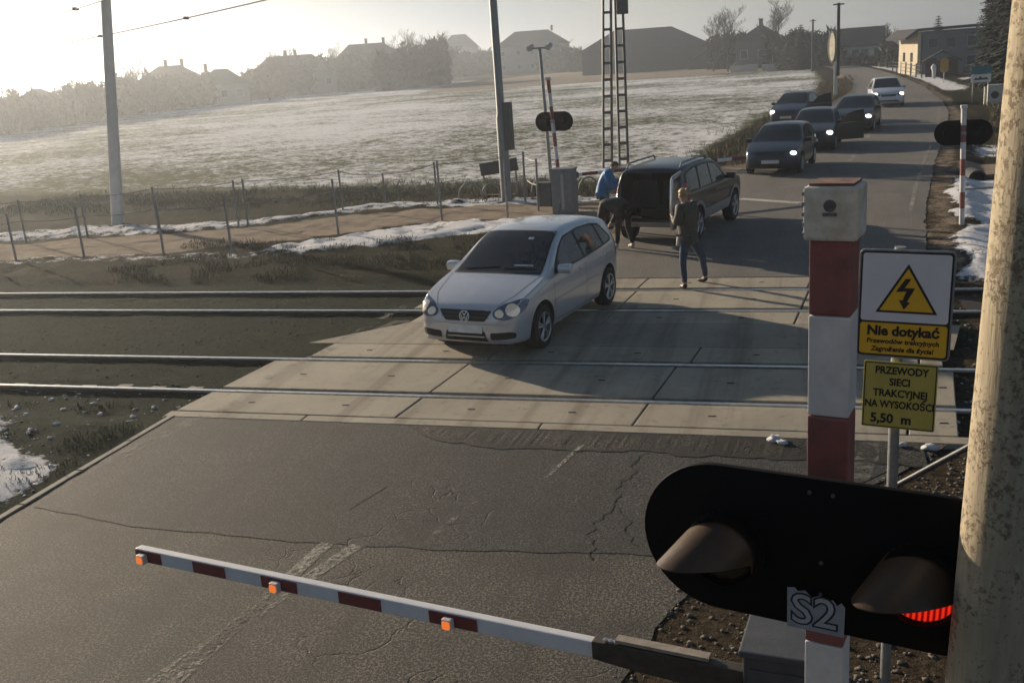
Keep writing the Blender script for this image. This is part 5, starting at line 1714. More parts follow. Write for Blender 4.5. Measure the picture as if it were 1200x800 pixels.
P('rear_bumper', [(-2.0, -0.80, 0.50), (-2.0, 0.80, 0.50), (-2.0, 0.80, 0.40), (-2.0, -0.80, 0.40)], (-1, 0, 0), 0.03, m_clad, None, 0.08, 0.02)
mb = MB(); mb.box((-1.60, -0.1, 0.66), (0.55, 0.75, 0.22)); mb.build('boot_load', m_inside, body, bevel=0.05)
m_seat = M('seat_grey', (0.055, 0.054, 0.058), 0.85, var=0.2)
for s_ in (-0.36, 0.36):
    mb = MB(); mb.box((-1.27, s_, 0.98), (0.13, 0.62, 0.62)); mb.box((-1.27, s_, 1.38), (0.10, 0.28, 0.17)); mb.build('rear_seat', m_seat, body, bevel=0.03)
# tailgate hinged at the right, swung out
an = R(100)
Mh = Matrix.Translation((-2.04, -0.70, 0)) @ Matrix.Rotation(an, 4, 'Z')
MX = Matrix(((0, 0, -1, 0), (1, 0, 0, 0), (0, 1, 0, 0), (0, 0, 0, 1)))
mb = MB(); mb.prism([(0.0, 0.56), (1.30, 0.56), (1.32, 1.02), (-0.0, 1.02)], 0.09, Mh @ MX)
tg = mb.build('tailgate', m_suv, t, bevel=0.02)
mb = MB()
fr_o = [(0.0, 1.02), (1.32, 1.02), (1.20, 1.52), (1.10, 1.57), (0.18, 1.57), (0.10, 1.52)]
for a, b_ in zip(fr_o, fr_o[1:] + fr_o[:1]):
    mb.tube([Mh @ Vector((-0.045, a[0], a[1])), Mh @ Vector((-0.045, b_[0], b_[1]))], 0.035, 8)
mb.build('tailgate_frame', m_clad, tg, angle=40)
mb = MB(); mb.prism([(0.05, 1.04), (1.26, 1.04), (1.16, 1.52), (0.14, 1.52)], 0.01, Mh @ Matrix.Translation((-0.04, 0, 0)) @ MX)
m_tglass = M('tinted_glass', (0.055, 0.035, 0.055), 0.08, var=0.5, scale=3, bump=0.0)
mb.build('tailgate_glass', m_tglass, tg)
mb = MB(); mb.tube([Mh @ Vector((-0.045, 1.34, 0.56)), Mh @ Vector((-0.045, 1.35, 1.03)), Mh @ Vector((-0.045, 1.22, 1.55))], 0.03, 8); mb.build('edge_strip', m_chrome, tg, angle=40)

# ------------------------------------------------------------------ people
def skin_mesh(name, pts, edges, rads, mat, parent, sub=2, root=0):
    me = bpy.data.meshes.new(name)
    me.from_pydata([tuple(p) for p in pts], edges, [])
    o = bpy.data.objects.new(name, me); COL.objects.link(o)
    md = o.modifiers.new('skin', 'SKIN'); md.use_smooth_shade = True
    for i, r in enumerate(rads):
        me.skin_vertices[0].data[i].radius = (r, r) if not isinstance(r, tuple) else r
        me.skin_vertices[0].data[i].use_root = (i == root)
    sb = o.modifiers.new('sub', 'SUBSURF'); sb.levels = sub; sb.render_levels = sub
    dg = bpy.context.evaluated_depsgraph_get()
    out = bpy.data.meshes.new_from_object(o.evaluated_get(dg))
    bpy.data.objects.remove(o); bpy.data.meshes.remove(me)
    out.name = name
    out.materials.clear()
    out.shade_smooth()
    return link_mesh(name, out, mat, parent)


class Sk:
    def __init__(s): s.p, s.e, s.r = [], [], []
    def chain(s, pts, rads, start=None):
        last = start
        for p, r in zip(pts, rads):
            s.p.append(Vector(p)); s.r.append(r)
            i = len(s.p) - 1
            if last is not None: s.e.append((last, i))
            last = i
        return last


m_skin = M('skin', (0.42, 0.25, 0.18), 0.55, var=0.1, bump=0.05)
m_hair = M('hair_blond', (0.36, 0.26, 0.14), 0.5, var=0.35, scale=40, bump=0.4, bscale=120)
m_hairb = M('hair_brown', (0.10, 0.065, 0.042), 0.55, var=0.3, scale=40, bump=0.4, bscale=120)
m_jacket = M('jacket_black', (0.013, 0.014, 0.013), 0.75, var=0.3, scale=9, bump=0.5, bscale=22)
m_jacko = M('jacket_dark_olive', (0.072, 0.066, 0.047), 0.7, var=0.3, scale=9, bump=0.5, bscale=20)
m_jackb = M('jacket_blue', (0.03, 0.19, 0.44), 0.6, var=0.25, scale=8, bump=0.5, bscale=18)
m_jeans = M('jeans', (0.040, 0.060, 0.110), 0.8, var=0.3, scale=14, bump=0.3)
m_blacktr = M('trousers_black', (0.012, 0.012, 0.014), 0.8, var=0.3)
m_shoe = M('shoe_black', (0.012, 0.011, 0.011), 0.5)
m_shoew = M('shoe_pale', (0.38, 0.36, 0.33), 0.6)
m_scarf = M('shirt_pale', (0.55, 0.52, 0.48), 0.8)


def person(label, loc, J, top_mat, leg_mat, shoe_mat, hair_mat, long_hair=False, group=None, hem=0.0, bulk=1.0):
    """J: joints in local metres (x right, y away, z up): pelvis chest neck head, shoulder/elbow/wrist l,r, hip/knee/ankle/toe l,r, look (unit vector of the face)"""
    t = thing('person', label, 'person', loc, 0, group)
    V = {k: Vector(v) for k, v in J.items()}
    look = V['look'].normalized()
    upv = (V['head'] - V['neck']).normalized()
    side = look.cross(upv).normalized()
    sk = Sk()
    p = sk.chain([V['pelvis']], [(0.13, 0.11)])
    c = sk.chain([V['pelvis'].lerp(V['chest'], 0.5), V['chest']], [(0.125, 0.10), (0.145, 0.115)], p)
    n = sk.chain([V['neck']], [0.052], c)
    sk.chain([V['head'] - upv * 0.045 + look * 0.018, V['head'] + upv * 0.02 + look * 0.008, V['head'] + upv * 0.085], [0.066, 0.085, 0.062], n)
    for s_ in 'lr':
        a = sk.chain([V['sho' + s_], V['elb' + s_], V['wri' + s_]], [0.058, 0.042, 0.029], c)
        fd = (V['wri' + s_] - V['elb' + s_]).normalized()
        sd = fd.cross(look).normalized() if fd.cross(look).length > 0.1 else side
        palm = sk.chain([V['wri' + s_] + fd * 0.06], [(0.036, 0.018)], a)
        for q, (off, ln) in enumerate(((-0.027, 0.062), (-0.009, 0.075), (0.009, 0.070), (0.027, 0.055))):
            b_ = V['wri' + s_] + fd * 0.095 + sd * off
            curl = (fd * 0.75 + look * 0.45).normalized()
            sk.chain([b_, b_ + fd * ln * 0.5, b_ + fd * ln * 0.5 + curl * ln * 0.5], [0.0095, 0.009, 0.007], palm)
        b_ = V['wri' + s_] + fd * 0.04 + sd * -0.034
        sk.chain([b_, b_ + (fd + look * 0.6 - sd * 0.5).normalized() * 0.05], [0.011, 0.008], palm)
        h = sk.chain([V['hip' + s_], V['kne' + s_], V['ank' + s_], V['toe' + s_]], [0.085, 0.056, 0.038, 0.034], p)
    body = skin_mesh('person_body', sk.p, sk.e, sk.r, m_skin, t, 2)
    body.name = 'body'
    # face: nose, eyes, ears
    mb = MB()
    hc_ = V['head'] + upv * 0.01
    mb.tube([hc_ + look * 0.085 + upv * 0.015, hc_ + look * 0.112 - upv * 0.018], [0.008, 0.015], 8)
    mb.build('nose', m_skin, body, smooth=True)
    for s_ in (-1, 1):
        mb = MB(); mb.lathe([(-0.006, 0.004), (0, 0.011), (0.006, 0.004)], hc_ + look * 0.082 + upv * 0.02 + side * 0.03 * s_, look, 10); mb.build('eye', m_ink, body, smooth=True)
        mb = MB(); mb.lathe([(-0.01, 0.012), (0, 0.030), (0.012, 0.022)], hc_ + side * 0.083 * s_, side * s_, 10); mb.build('ear', m_skin, body, smooth=True)
    mb = MB(); mb.tube([hc_ + look * 0.086 - upv * 0.048 - side * 0.022, hc_ + look * 0.09 - upv * 0.05, hc_ + look * 0.086 - upv * 0.048 + side * 0.022], 0.006, 6); mb.build('mouth', M('lips', (0.32, 0.11, 0.09), 0.5), body, smooth=True)
    # hair as a cap over the back and top of the skull
    mb = MB()
    cc = V['head'] + upv * 0.035 - look * 0.018
    vs, fs = [], []
    nu, nv = 20, 12
    for i in range(nv + 1):
        th = math.pi * i / nv
        for k in range(nu):
            ph = 2 * math.pi * k / nu
            d_ = upv * math.cos(th) + (look * math.cos(ph) + side * math.sin(ph)) * math.sin(th)
            rr = 0.104 + 0.007 * noise.noise(d_ * 5)
            if d_.dot(look) > 0.3 and d_.dot(upv) < 0.45: rr = 0.060
            if d_.dot(upv) < -0.45: rr *= 0.80
            vs.append(cc + d_ * rr)
    for i in range(nv):
        for k in range(nu):
            fs.append((i * nu + k, i * nu + (k + 1) % nu, (i + 1) * nu + (k + 1) % nu, (i + 1) * nu + k))
    mb.add(vs, fs)
    hr = mb.build('hair', hair_mat, body, smooth=True)
    if long_hair:
        mb = MB(); mb.lathe([(-0.06, 0.0), (-0.045, 0.04), (0, 0.06), (0.045, 0.04), (0.06, 0.0)], cc - look * 0.105 + upv * 0.02, upv, 14); mb.build('hair_bun', hair_mat, hr, smooth=True)
    # jacket: torso and sleeves in one
    sk = Sk()
    hemv = V['pelvis'] + (V['pelvis'] - V['chest']).normalized() * hem
    p = sk.chain([V['chest']], [(0.185 * bulk, 0.150 * bulk)])
    sk.chain([V['chest'].lerp(V['pelvis'], 0.5), V['pelvis'], hemv], [(0.175 * bulk, 0.15 * bulk), (0.180 * bulk, 0.155 * bulk), (0.180 * bulk, 0.155 * bulk)], p)
    sk.chain([V['neck'] - upv * 0.02, V['neck'] + upv * 0.035], [0.085, 0.078], p)
    for s_ in 'lr':
        w2 = V['elb' + s_].lerp(V['wri' + s_], 0.97)
        sk.chain([V['sho' + s_], V['sho' + s_].lerp(V['elb' + s_], 0.5), V['elb' + s_], w2], [0.085 * bulk, 0.074 * bulk, 0.066 * bulk, 0.050], p)
    j = skin_mesh('jacket', sk.p, sk.e, sk.r, top_mat, body, 2)
    for vtx in j.data.vertices:      # creases of cloth
        q = vtx.co
        vtx.co = q + vtx.normal * (0.014 * noise.noise(q * 7.0) + 0.007 * noise.noise(q * 17.0))
    # trousers
    sk = Sk()
    p = sk.chain([V['pelvis'] + (V['chest'] - V['pelvis']).normalized() * 0.04], [(0.150, 0.125)])
    for s_ in 'lr':
        sk.chain([V['hip' + s_], V['hip' + s_].lerp(V['kne' + s_], 0.5), V['kne' + s_], V['kne' + s_].lerp(V['ank' + s_], 0.55), V['ank' + s_] + Vector((0, 0, 0.02))], [0.100, 0.088, 0.068, 0.060, 0.052], p)
    tr = skin_mesh('trousers', sk.p, sk.e, sk.r, leg_mat, body, 2)
    for vtx in tr.data.vertices:
        q = vtx.co
        vtx.co = q + vtx.normal * (0.008 * noise.noise(q * 9.0) + 0.004 * noise.noise(q * 21.0))
    for s_ in 'lr':
        sk = Sk()
        a, tt = V['ank' + s_], V['toe' + s_]
        dd = (tt - a); dd.z = 0; dd.normalize()
        base_ = Vector((a.x, a.y, min(a.z, tt.z) ))
        sk.chain([a + Vector((0, 0, 0.03)), a + Vector((0, 0, -0.035)), a + dd * 0.09 + Vector((0, 0, -0.045)), a + dd * 0.17 + Vector((0, 0, -0.052))], [0.052, 0.046, 0.044, 0.034])
        skin_mesh('shoe', sk.p, sk.e, sk.r, shoe_mat, body, 2)
    return t


# woman crossing the slabs, seen from behind, stepping to the left
A0 = G(803, 339); B0 = G(827, 331)
O0 = (A0 + B0) / 2
fa = A0 - O0; fb_ = B0 - O0
k_ = pole_height(A0, 803, 226) / 1.70
f = Vector((-0.86, 0.5, 0)).normalized(); r = Vector((f.y, -f.x, 0))
pel = Vector((-0.10, -0.12, 0.93 * k_))
def rel(base_, fx, rx, z): return base_ + f * fx + r * rx + Vector((0, 0, z))
J = dict(pelvis=pel, chest=rel(pel, 0.03, 0, 0.40 * k_), neck=rel(pel, 0.05, 0, 0.56 * k_), head=rel(pel, 0.09, 0, 0.685 * k_), look=f + Vector((0, 0, -0.35)),
         shol=rel(pel, 0.03, -0.185, 0.50 * k_), shor=rel(pel, 0.03, 0.185, 0.50 * k_),
         elbl=rel(pel, 0.05, -0.265, 0.23 * k_), elbr=rel(pel, -0.02, 0.27, 0.22 * k_),
         wril=rel(pel, 0.25, -0.10, 0.30 * k_), wrir=rel(pel, 0.22, 0.10, 0.26 * k_),
         hipl=rel(pel, 0, -0.09, -0.04), hipr=rel(pel, 0, 0.09, -0.04),
         knel=Vector((fa.x * 0.85 - 0.06, fa.y * 0.9, 0.50 * k_)), ankl=fa + Vector((0, 0, 0.085)), toel=fa + f * 0.10 + Vector((0, 0, 0.035)) + r * 0.05,
         kner=Vector((fb_.x * 0.70, fb_.y * 0.62, 0.50 * k_)), ankr=fb_ + Vector((0, 0, 0.09)), toer=fb_ + f * 0.12 + Vector((0, 0, 0.035)))
w_ = person('blond person in dark jacket and jeans walking on the slabs, seen from behind', (O0.x, O0.y, 0), J, m_jacko, m_jeans, m_shoe, m_hair, True, hem=0.20, bulk=1.14)
# strip of pale shirt under the jacket hem and pale cuff
mb = MB(); mb.tube([rel(pel, 0.10, -0.135, -0.02), rel(pel, 0.11, -0.14, -0.17)], [0.045, 0.05], 10); mb.build('shirt_hem', m_scarf, w_, smooth=True)

# person in black bending down behind the off-roader
C0 = G(731, 291)
f = Vector((-0.80, 0.60, 0)).normalized(); r = Vector((f.y, -f.x, 0))
pel = f * -0.05 + Vector((0.0, 0, 0.86))
J = dict(pelvis=pel, chest=rel(pel, 0.38, 0, 0.16), neck=rel(pel, 0.54, 0, 0.14), head=rel(pel, 0.66, 0, 0.06), look=f * 0.35 + Vector((0, 0, -1)),
         shol=rel(pel, 0.44, -0.19, 0.12), shor=rel(pel, 0.44, 0.19, 0.12), elbl=rel(pel, 0.48, -0.25, -0.17), elbr=rel(pel, 0.48, 0.24, -0.17),
         wril=rel(pel, 0.60, -0.16, -0.36), wrir=rel(pel, 0.60, 0.15, -0.36), hipl=rel(pel, 0, -0.095, -0.05), hipr=rel(pel, 0, 0.095, -0.05),
         knel=rel(pel, 0.10, -0.11, -0.40), kner=rel(pel, 0.02, 0.13, -0.42), ankl=rel(Vector((0, 0, 0)), 0.06, -0.14, 0.09), toel=rel(Vector((0, 0, 0)), 0.20, -0.16, 0.035),
         ankr=rel(Vector((0, 0, 0)), -0.16, 0.14, 0.09), toer=rel(Vector((0, 0, 0)), -0.02, 0.16, 0.035))
person('person in black bent over behind the dark off-roader', (C0.x, C0.y, 0), J, m_jacket, m_blacktr, m_shoew, m_hairb, hem=0.14, bulk=1.38)

# person in a blue jacket leaning in at the left rear corner
E0 = G(710, 270)
f = Vector((0.92, 0.1, 0)).normalized(); r = Vector((f.y, -f.x, 0))
pel = Vector((-0.04, 0, 0.92))
J = dict(pelvis=pel, chest=rel(pel, 0.10, 0, 0.40), neck=rel(pel, 0.22, 0, 0.54), head=rel(pel, 0.30, 0, 0.63), look=f + Vector((0, 0, -0.55)),
         shol=rel(pel, 0.13, -0.19, 0.48), shor=rel(pel, 0.13, 0.19, 0.48), elbl=rel(pel, 0.28, -0.25, 0.24), elbr=rel(pel, 0.20, 0.26, 0.22),
         wril=rel(pel, 0.50, -0.20, 0.20), wrir=rel(pel, 0.42, 0.20, 0.14), hipl=rel(pel, 0, -0.095, -0.05), hipr=rel(pel, 0, 0.095, -0.05),
         knel=rel(Vector((0, 0, 0)), 0.06, -0.12, 0.50), kner=rel(Vector((0, 0, 0)), -0.02, 0.12, 0.50), ankl=rel(Vector((0, 0, 0)), 0.02, -0.13, 0.09), toel=rel(Vector((0, 0, 0)), 0.16, -0.14, 0.035),
         ankr=rel(Vector((0, 0, 0)), -0.12, 0.13, 0.09), toer=rel(Vector((0, 0, 0)), 0.02, 0.15, 0.035))
person('person in a bright blue jacket standing at the left rear of the off-roader', (E0.x, E0.y, 0), J, m_jackb, m_blacktr, m_shoe, m_hairb, hem=0.12, bulk=1.25)

# ------------------------------------------------------------------ houses
def wallmat(n, c): return M('wall_' + n, c, 0.85, var=0.12, scale=1.5, bump=0.1, bscale=10)
def roofmat(n, c): return M('roof_' + n, c, 0.8, var=0.25, scale=3, bump=0.4, bscale=6)
m_pane = M('window_pane', (0.03, 0.035, 0.045), 0.1, bump=0.0)
m_frame = M('window_frame', (0.5, 0.5, 0.5), 0.6, bump=0.0)


def house(name, label, pl, pr, py, pe, prd, depth, wall, roof, kind='gable', wins=(3, 1), chim=(), yaw=0.0, cat='house', over=0.4, Yd=None):
    """pl, pr: image columns of the front's ends, py: row of its foot, pe/prd: rows of eaves and ridge; Yd: explicit distance along Y"""
    if Yd:
        L, Rr = DY(pl, py, Yd), DY(pr, py, Yd); L.z = Rr.z = 0
    else:
        L, Rr = G(pl, py), G(pr, py)
        pm = G((pl + pr) / 2, py)
        L = DY(pl, py, pm.y); Rr = DY(pr, py, pm.y); L.z = Rr.z = 0
    mid = (L + Rr) / 2
    W = (Rr - L).length
    he = pole_height(mid, (pl + pr) / 2, pe); hr = pole_height(mid, (pl + pr) / 2, prd)
    view = Vector((mid.x, mid.y, 0)).normalized()
    rz = math.atan2(view.y, view.x) - math.pi / 2 + yaw
    t = thing(name, label, cat, (mid.x, mid.y, -0.1), rz)
    mb = MB(); mb.box((0, depth / 2, he / 2), (W, depth, he)); wl = mb.build('wall', wall, t)
    mb = MB(); o_ = over; hw = W / 2
    if kind == 'gable':
        e_ = (hr - he) / (depth / 2) * o_
        prof = [(-o_, he - e_), (depth / 2, hr), (depth + o_, he - e_), (depth + o_, he - e_ + 0.22), (depth / 2, hr + 0.25), (-o_, he - e_ + 0.22)]
        n = 6
        vs = [(-hw - o_, y, z) for y, z in prof] + [(hw + o_, y, z) for y, z in prof]
        fs = [tuple(range(n)), tuple(range(n, 2 * n))[::-1]] + [(k, (k + 1) % n, n + (k + 1) % n, n + k) for k in range(n)]
        mb.add(vs, fs); rf = mb.build('roof', roof, t)
        mb = MB()
        for s_ in (-1, 1):
            mb.prism([(0, he - 0.02), (depth, he - 0.02), (depth / 2, hr - 0.02)], 0.2, Matrix.Translation((s_ * (hw - 0.2 if s_ > 0 else hw), 0, 0)) @ Matrix(((0, 0, 1, 0), (1, 0, 0, 0), (0, 1, 0, 0), (0, 0, 0, 1))))
        mb.build('gable_wall', wall, t)
    elif kind == 'gable_front':
        e_ = (hr - he) / hw * o_
        prof = [(-hw - o_, he - e_), (0, hr), (hw + o_, he - e_), (hw + o_, he - e_ + 0.22), (0, hr + 0.25), (-hw - o_, he - e_ + 0.22)]
        n = 6
        vs = [(x, -o_, z) for x, z in prof] + [(x, depth + o_, z) for x, z in prof]
        fs = [tuple(range(n)), tuple(range(n, 2 * n))[::-1]] + [(k, (k + 1) % n, n + (k + 1) % n, n + k) for k in range(n)]
        mb.add(vs, fs); rf = mb.build('roof', roof, t)
        mb = MB(); mb.prism([(-hw, he - 0.02), (hw, he - 0.02), (0, hr - 0.02)], 0.2, Matrix(((1, 0, 0, 0), (0, 0, 1, 0.0), (0, 1, 0, 0), (0, 0, 0, 1)))); mb.build('gable_wall', wall, t)
    elif kind == 'hip':
        rr = max(0.5, hw - depth * 0.45)
        vs = [(-hw - o_, -o_, he), (hw + o_, -o_, he), (hw + o_, depth + o_, he), (-hw - o_, depth + o_, he), (-rr, depth / 2, hr), (rr, depth / 2, hr)]
        mb.add(vs, [(0, 1, 5, 4), (1, 2, 5), (2, 3, 4, 5), (3, 0, 4), (3, 2, 1, 0)]); rf = mb.build('roof', roof, t)
    else:
        mb.box((0, depth / 2, he + 0.15), (W + 2 * o_, depth + 2 * o_, 0.35)); rf = mb.build('roof', roof, t)
    for cx in chim:
        mb = MB(); mb.box((cx * W, depth / 2, hr + 0.35), (0.7, 0.7, 1.5)); mb.box((cx * W, depth / 2, hr + 1.12), (0.85, 0.85, 0.12)); mb.build('chimney', M('chimney_brick', (0.12, 0.07, 0.055), 0.9), rf)
    nx, ny = wins
    for i in range(nx):
        for j_ in range(ny):
            x = -hw + W * (i + 0.5) / nx + 0.2 * math.sin(i * 2.3)
            z = he * (j_ + 0.55) / ny
            mb = MB(); mb.box((x, -0.02, z), (1.3, 0.08, min(1.45, he / ny * 0.5))); fr = mb.build('window', m_frame, wl)
            mb = MB(); mb.box((x, -0.07, z), (1.08, 0.03, min(1.25, he / ny * 0.44))); mb.build('pane', m_pane, fr)
    return t


w_gy, w_cr, w_wh, w_pk, w_bd = wallmat('grey', (0.28, 0.27, 0.26)), wallmat('cream', (0.50, 0.43, 0.32)), wallmat('white', (0.58, 0.57, 0.55)), wallmat('greyblue', (0.17, 0.165, 0.18)), wallmat('boards', (0.055, 0.050, 0.048))
r_dk, r_gy, r_br, r_bk = roofmat('dark', (0.045, 0.045, 0.05)), roofmat('grey', (0.10, 0.10, 0.11)), roofmat('brown', (0.09, 0.055, 0.045)), roofmat('black', (0.022, 0.023, 0.028))
house('house', 'small low house with dark roof at the far left edge of the field', 26, 76, 146, 118, 103, 8, w_gy, r_dk, 'hip', (3, 1))
house('house', 'hazy house with two chimneys above the field, left of the pale pole', 174, 238, 126, 93, 76, 9, w_gy, r_br, 'hip', (3, 1), (-0.05, 0.2))
house('house', 'hazy low house right beside the two chimney house', 238, 290, 122, 99, 80, 8, w_gy, r_dk, 'hip', (3, 1), (-0.28,))
house('house', 'hazy long house with two small chimneys on a flat ridge', 300, 392, 112, 86, 64, 11, w_gy, r_gy, 'hip', (5, 1), (-0.05, 0.06))
house('house', 'tall hazy house with dark roof left of the bare tree clump', 392, 478, 104, 76, 50, 12, w_gy, r_dk, 'hip', (4, 2), (0.0, 0.22))
house('house', 'house with pale walls under a hipped roof left of the grey steel pole', 520, 562, 88, 56, 40, 11, w_wh, r_gy, 'hip', (2, 2))
house('house', 'wide hipped house with one chimney behind the camera pole', 584, 668, 86, 53, 35, 14, w_gy, r_dk, 'hip', (5, 2), (0.28,))
house('barn', 'long dark barn with low roof behind the lattice masts', 684, 830, 84, 56, 32, 16, w_bd, r_bk, 'hip', (0, 0), (), 0.02, 'barn', 0.6)
house('shed', 'low dark lean-to with sloping roof at the right end of the barn', 806, 842, 81, 72, 62, 8, w_bd, r_bk, 'gable_front', (0, 0), (), 0.0, 'shed', 0.5)
house('house', 'dark roofed house hidden among the trees left of the road', 862, 922, 80, 48, 29, 12, w_pk, r_bk, 'hip', (3, 1), (0.0,))
house('house', 'white walled house with black roof right of the utility pole', 982, 1034, 74, 52, 33, 9, w_wh, r_bk, 'gable', (4, 1), ())
# two-storey building by the road: sunlit cream gable to the left, grey front
b0_ = DY(1076, 90, 112); b0_.z = 0
yw = R(-30)
hB = pole_height(b0_, 1076, 36)
t = thing('building', 'two storey flat roofed building with sunlit cream end wall at the right', 'building', (b0_.x, b0_.y, -0.1), R(9))
Wb, Db = 8.2, 7.5
mb = MB(); mb.box((Wb / 2 + 0.15, Db / 2, hB / 2), (Wb - 0.3, Db - 0.02, hB)); wl = mb.build('wall', w_pk, t)
mb = MB(); mb.box((0.0, Db / 2, hB / 2), (0.30, Db, hB)); ew = mb.build('end_wall', w_cr, t)
mb = MB(); mb.prism([(-1.4, hB - 0.75), (-0.2, hB + 0.02), (Wb + 0.4, hB + 0.10), (Wb + 0.4, hB + 0.4), (-0.3, hB + 0.28), (-1.5, hB - 0.55)], Db + 0.8, Matrix(((1, 0, 0, 0), (0, 0, 1, -0.4), (0, 1, 0, 0), (0, 0, 0, 1)))); mb.build('roof', r_bk, t)
for i, x in enumerate((1.3, 3.0, 5.0, 6.9)):
    for z in (hB * 0.72, hB * 0.28):
        mb = MB(); mb.box((x, -0.02, z), (0.95, 0.08, 1.0)); fr = mb.build('window', M('frame_dull', (0.20, 0.21, 0.23), 0.6), wl)
        mb = MB(); mb.box((x, -0.07, z), (0.8, 0.03, 0.84)); mb.build('pane', m_pane, fr)
for y, z in ((2.2, hB * 0.42), (5.2, hB * 0.42)):
    mb = MB(); mb.box((-0.17, y, z), (0.06, 0.8, 0.9)); mb.build('window', m_pane, ew)
# small dark shed with gabled roof and a yellow sign in front
s0 = G(1103, 90)
t = thing('shed', 'small dark wooden shed in front of the two storey building', 'shed', (s0.x, s0.y, -0.05), R(-6))
mb = MB(); mb.box((0, 1.2, 0.75), (2.8, 2.4, 1.5)); mb.build('wall', M('shed_boards', (0.06, 0.032, 0.024), 0.85, var=0.3), t)
mb = MB(); mb.prism([(-1.7, 1.35), (0, 2.25), (1.7, 1.35), (1.7, 1.5), (0, 2.42), (-1.7, 1.5)], 2.8, Matrix(((1, 0, 0, 0), (0, 0, 1, -0.2), (0, 1, 0, 0), (0, 0, 0, 1)))); mb.build('roof', r_bk, t)
y0 = G(1106, 97)
t = thing('road_sign', 'tall amber sign board standing in front of the small dark shed', 'sign', (y0.x, y0.y, -0.05), 0)
zc = pole_height(y0, 1106, 76)
mb = MB(); mb.prism(rrect(0.62, 1.15, 0.25), 0.03, Matrix.Translation((0, 0, zc)) @ Matrix(((1, 0, 0, 0), (0, 0, 1, 0), (0, 1, 0, 0), (0, 0, 0, 1)))); mb.build('panel', M('amber_sign', (0.42, 0.24, 0.03), 0.5), t)
mb = MB(); mb.tube([(0, 0.06, 0), (0, 0.06, zc + 0.4)], 0.04, 8); mb.build('post', m_galv, t)
y1 = G(1094, 92)
t = thing('roadside_marker', 'small white upright marker left of the amber sign', 'marker', (y1.x, y1.y, -0.05), 0)
mb = MB(); mb.tube([(0, 0, 0), (0.02, 0, 0.7), (-0.05, 0, 1.05), (0.0, 0, 1.3)], [0.14, 0.18, 0.24, 0.10], 10); mb.build('marker_body', M('marker_white', (0.6, 0.6, 0.62), 0.7), t, smooth=True)
# town sign at the verge: teal over white
ts = G(1148, 120)
t = thing('town_sign', 'teal and white town sign on two posts beside the dark conifers', 'sign', (ts.x, ts.y, -0.3), R(-4))
zt_, zb_ = pole_height(ts, 1148, 78), pole_height(ts, 1148, 96)
Wd = 1.05
mb = MB(); mb.box((0, 0, (zt_ * 0.55 + zb_ * 0.45) + 0.3 + (zt_ - zb_) * 0.22), (Wd, 0.04, (zt_ - zb_) * 0.48)); mb.build('teal_panel', M('sign_teal', (0.02, 0.16, 0.20), 0.5), t)
mb = MB(); mb.box((0, 0, zb_ + 0.3 + (zt_ - zb_) * 0.22), (Wd, 0.04, (zt_ - zb_) * 0.50)); wp_ = mb.build('white_panel', m_signw, t)
mb = MB(); mb.prism([(-0.4, 0), (-0.3, 0.12), (-0.15, 0.08), (-0.05, 0.2), (0.1, 0.1), (0.3, 0.15), (0.4, 0.0)], 0.004, Matrix.Translation((0, -0.024, zb_ + 0.3 + (zt_ - zb_) * 0.12)) @ Matrix(((1, 0, 0, 0), (0, 0, -1, 0), (0, 1, 0, 0), (0, 0, 0, 1)))); mb.build('skyline_mark', m_ink, wp_)
for s_ in (-0.4, 0.4):
    mb = MB(); mb.tube([(s_, 0.06, 0), (s_, 0.06, zt_ + 0.3)], 0.035, 8); mb.build('post', m_galv, t)
wpst = G(1155, 122)
mb = MB(); mb.box((0, 0, 0.45), (0.22, 0.18, 1.3)); mb.box((0, 0, 1.12), (0.26, 0.22, 0.05)); o = mb.build('marker_post', m_whitebox, None, bevel=0.02); o.location = (wpst.x, wpst.y, -0.2); tag(o, 'white square marker post left of the white box', 'post')
wb_ = G(1165, 123)
t = thing('meter_box', 'white roadside box with a dark round hole near the pole', 'box', (wb_.x, wb_.y, -0.2), R(-5))
mb = MB(); mb.box((0, 0, 0.65), (0.75, 0.4, 1.3)); mb.build('box_body', m_whitebox, t, bevel=0.03)
mb = MB(); mb.lathe([(0, 0.20), (0.02, 0.20), (0.02, 0.0)], (0, -0.2, 0.75), (0, -1, 0), 18); mb.build('round_hole', m_trim, t)
# garden fence before the building
fA, fB = G(1046, 84), G(1080, 92)
t = thing('garden_fence', 'low dark garden fence left of the cream end wall', 'fence', (fA.x, fA.y, 0), 0)
dv = fB - fA
for k in range(7):
    q = dv * (k / 6); mb = MB(); mb.box((q.x, q.y, 0.6), (0.12, 0.12, 1.3)); mb.build('post', m_dgalv, t)
mb = MB()
for z in (0.35, 0.7, 1.05): mb.tube([(0, 0, z), (dv.x, dv.y, z)], 0.03, 5)
mb.build('rail', m_dgalv, t)

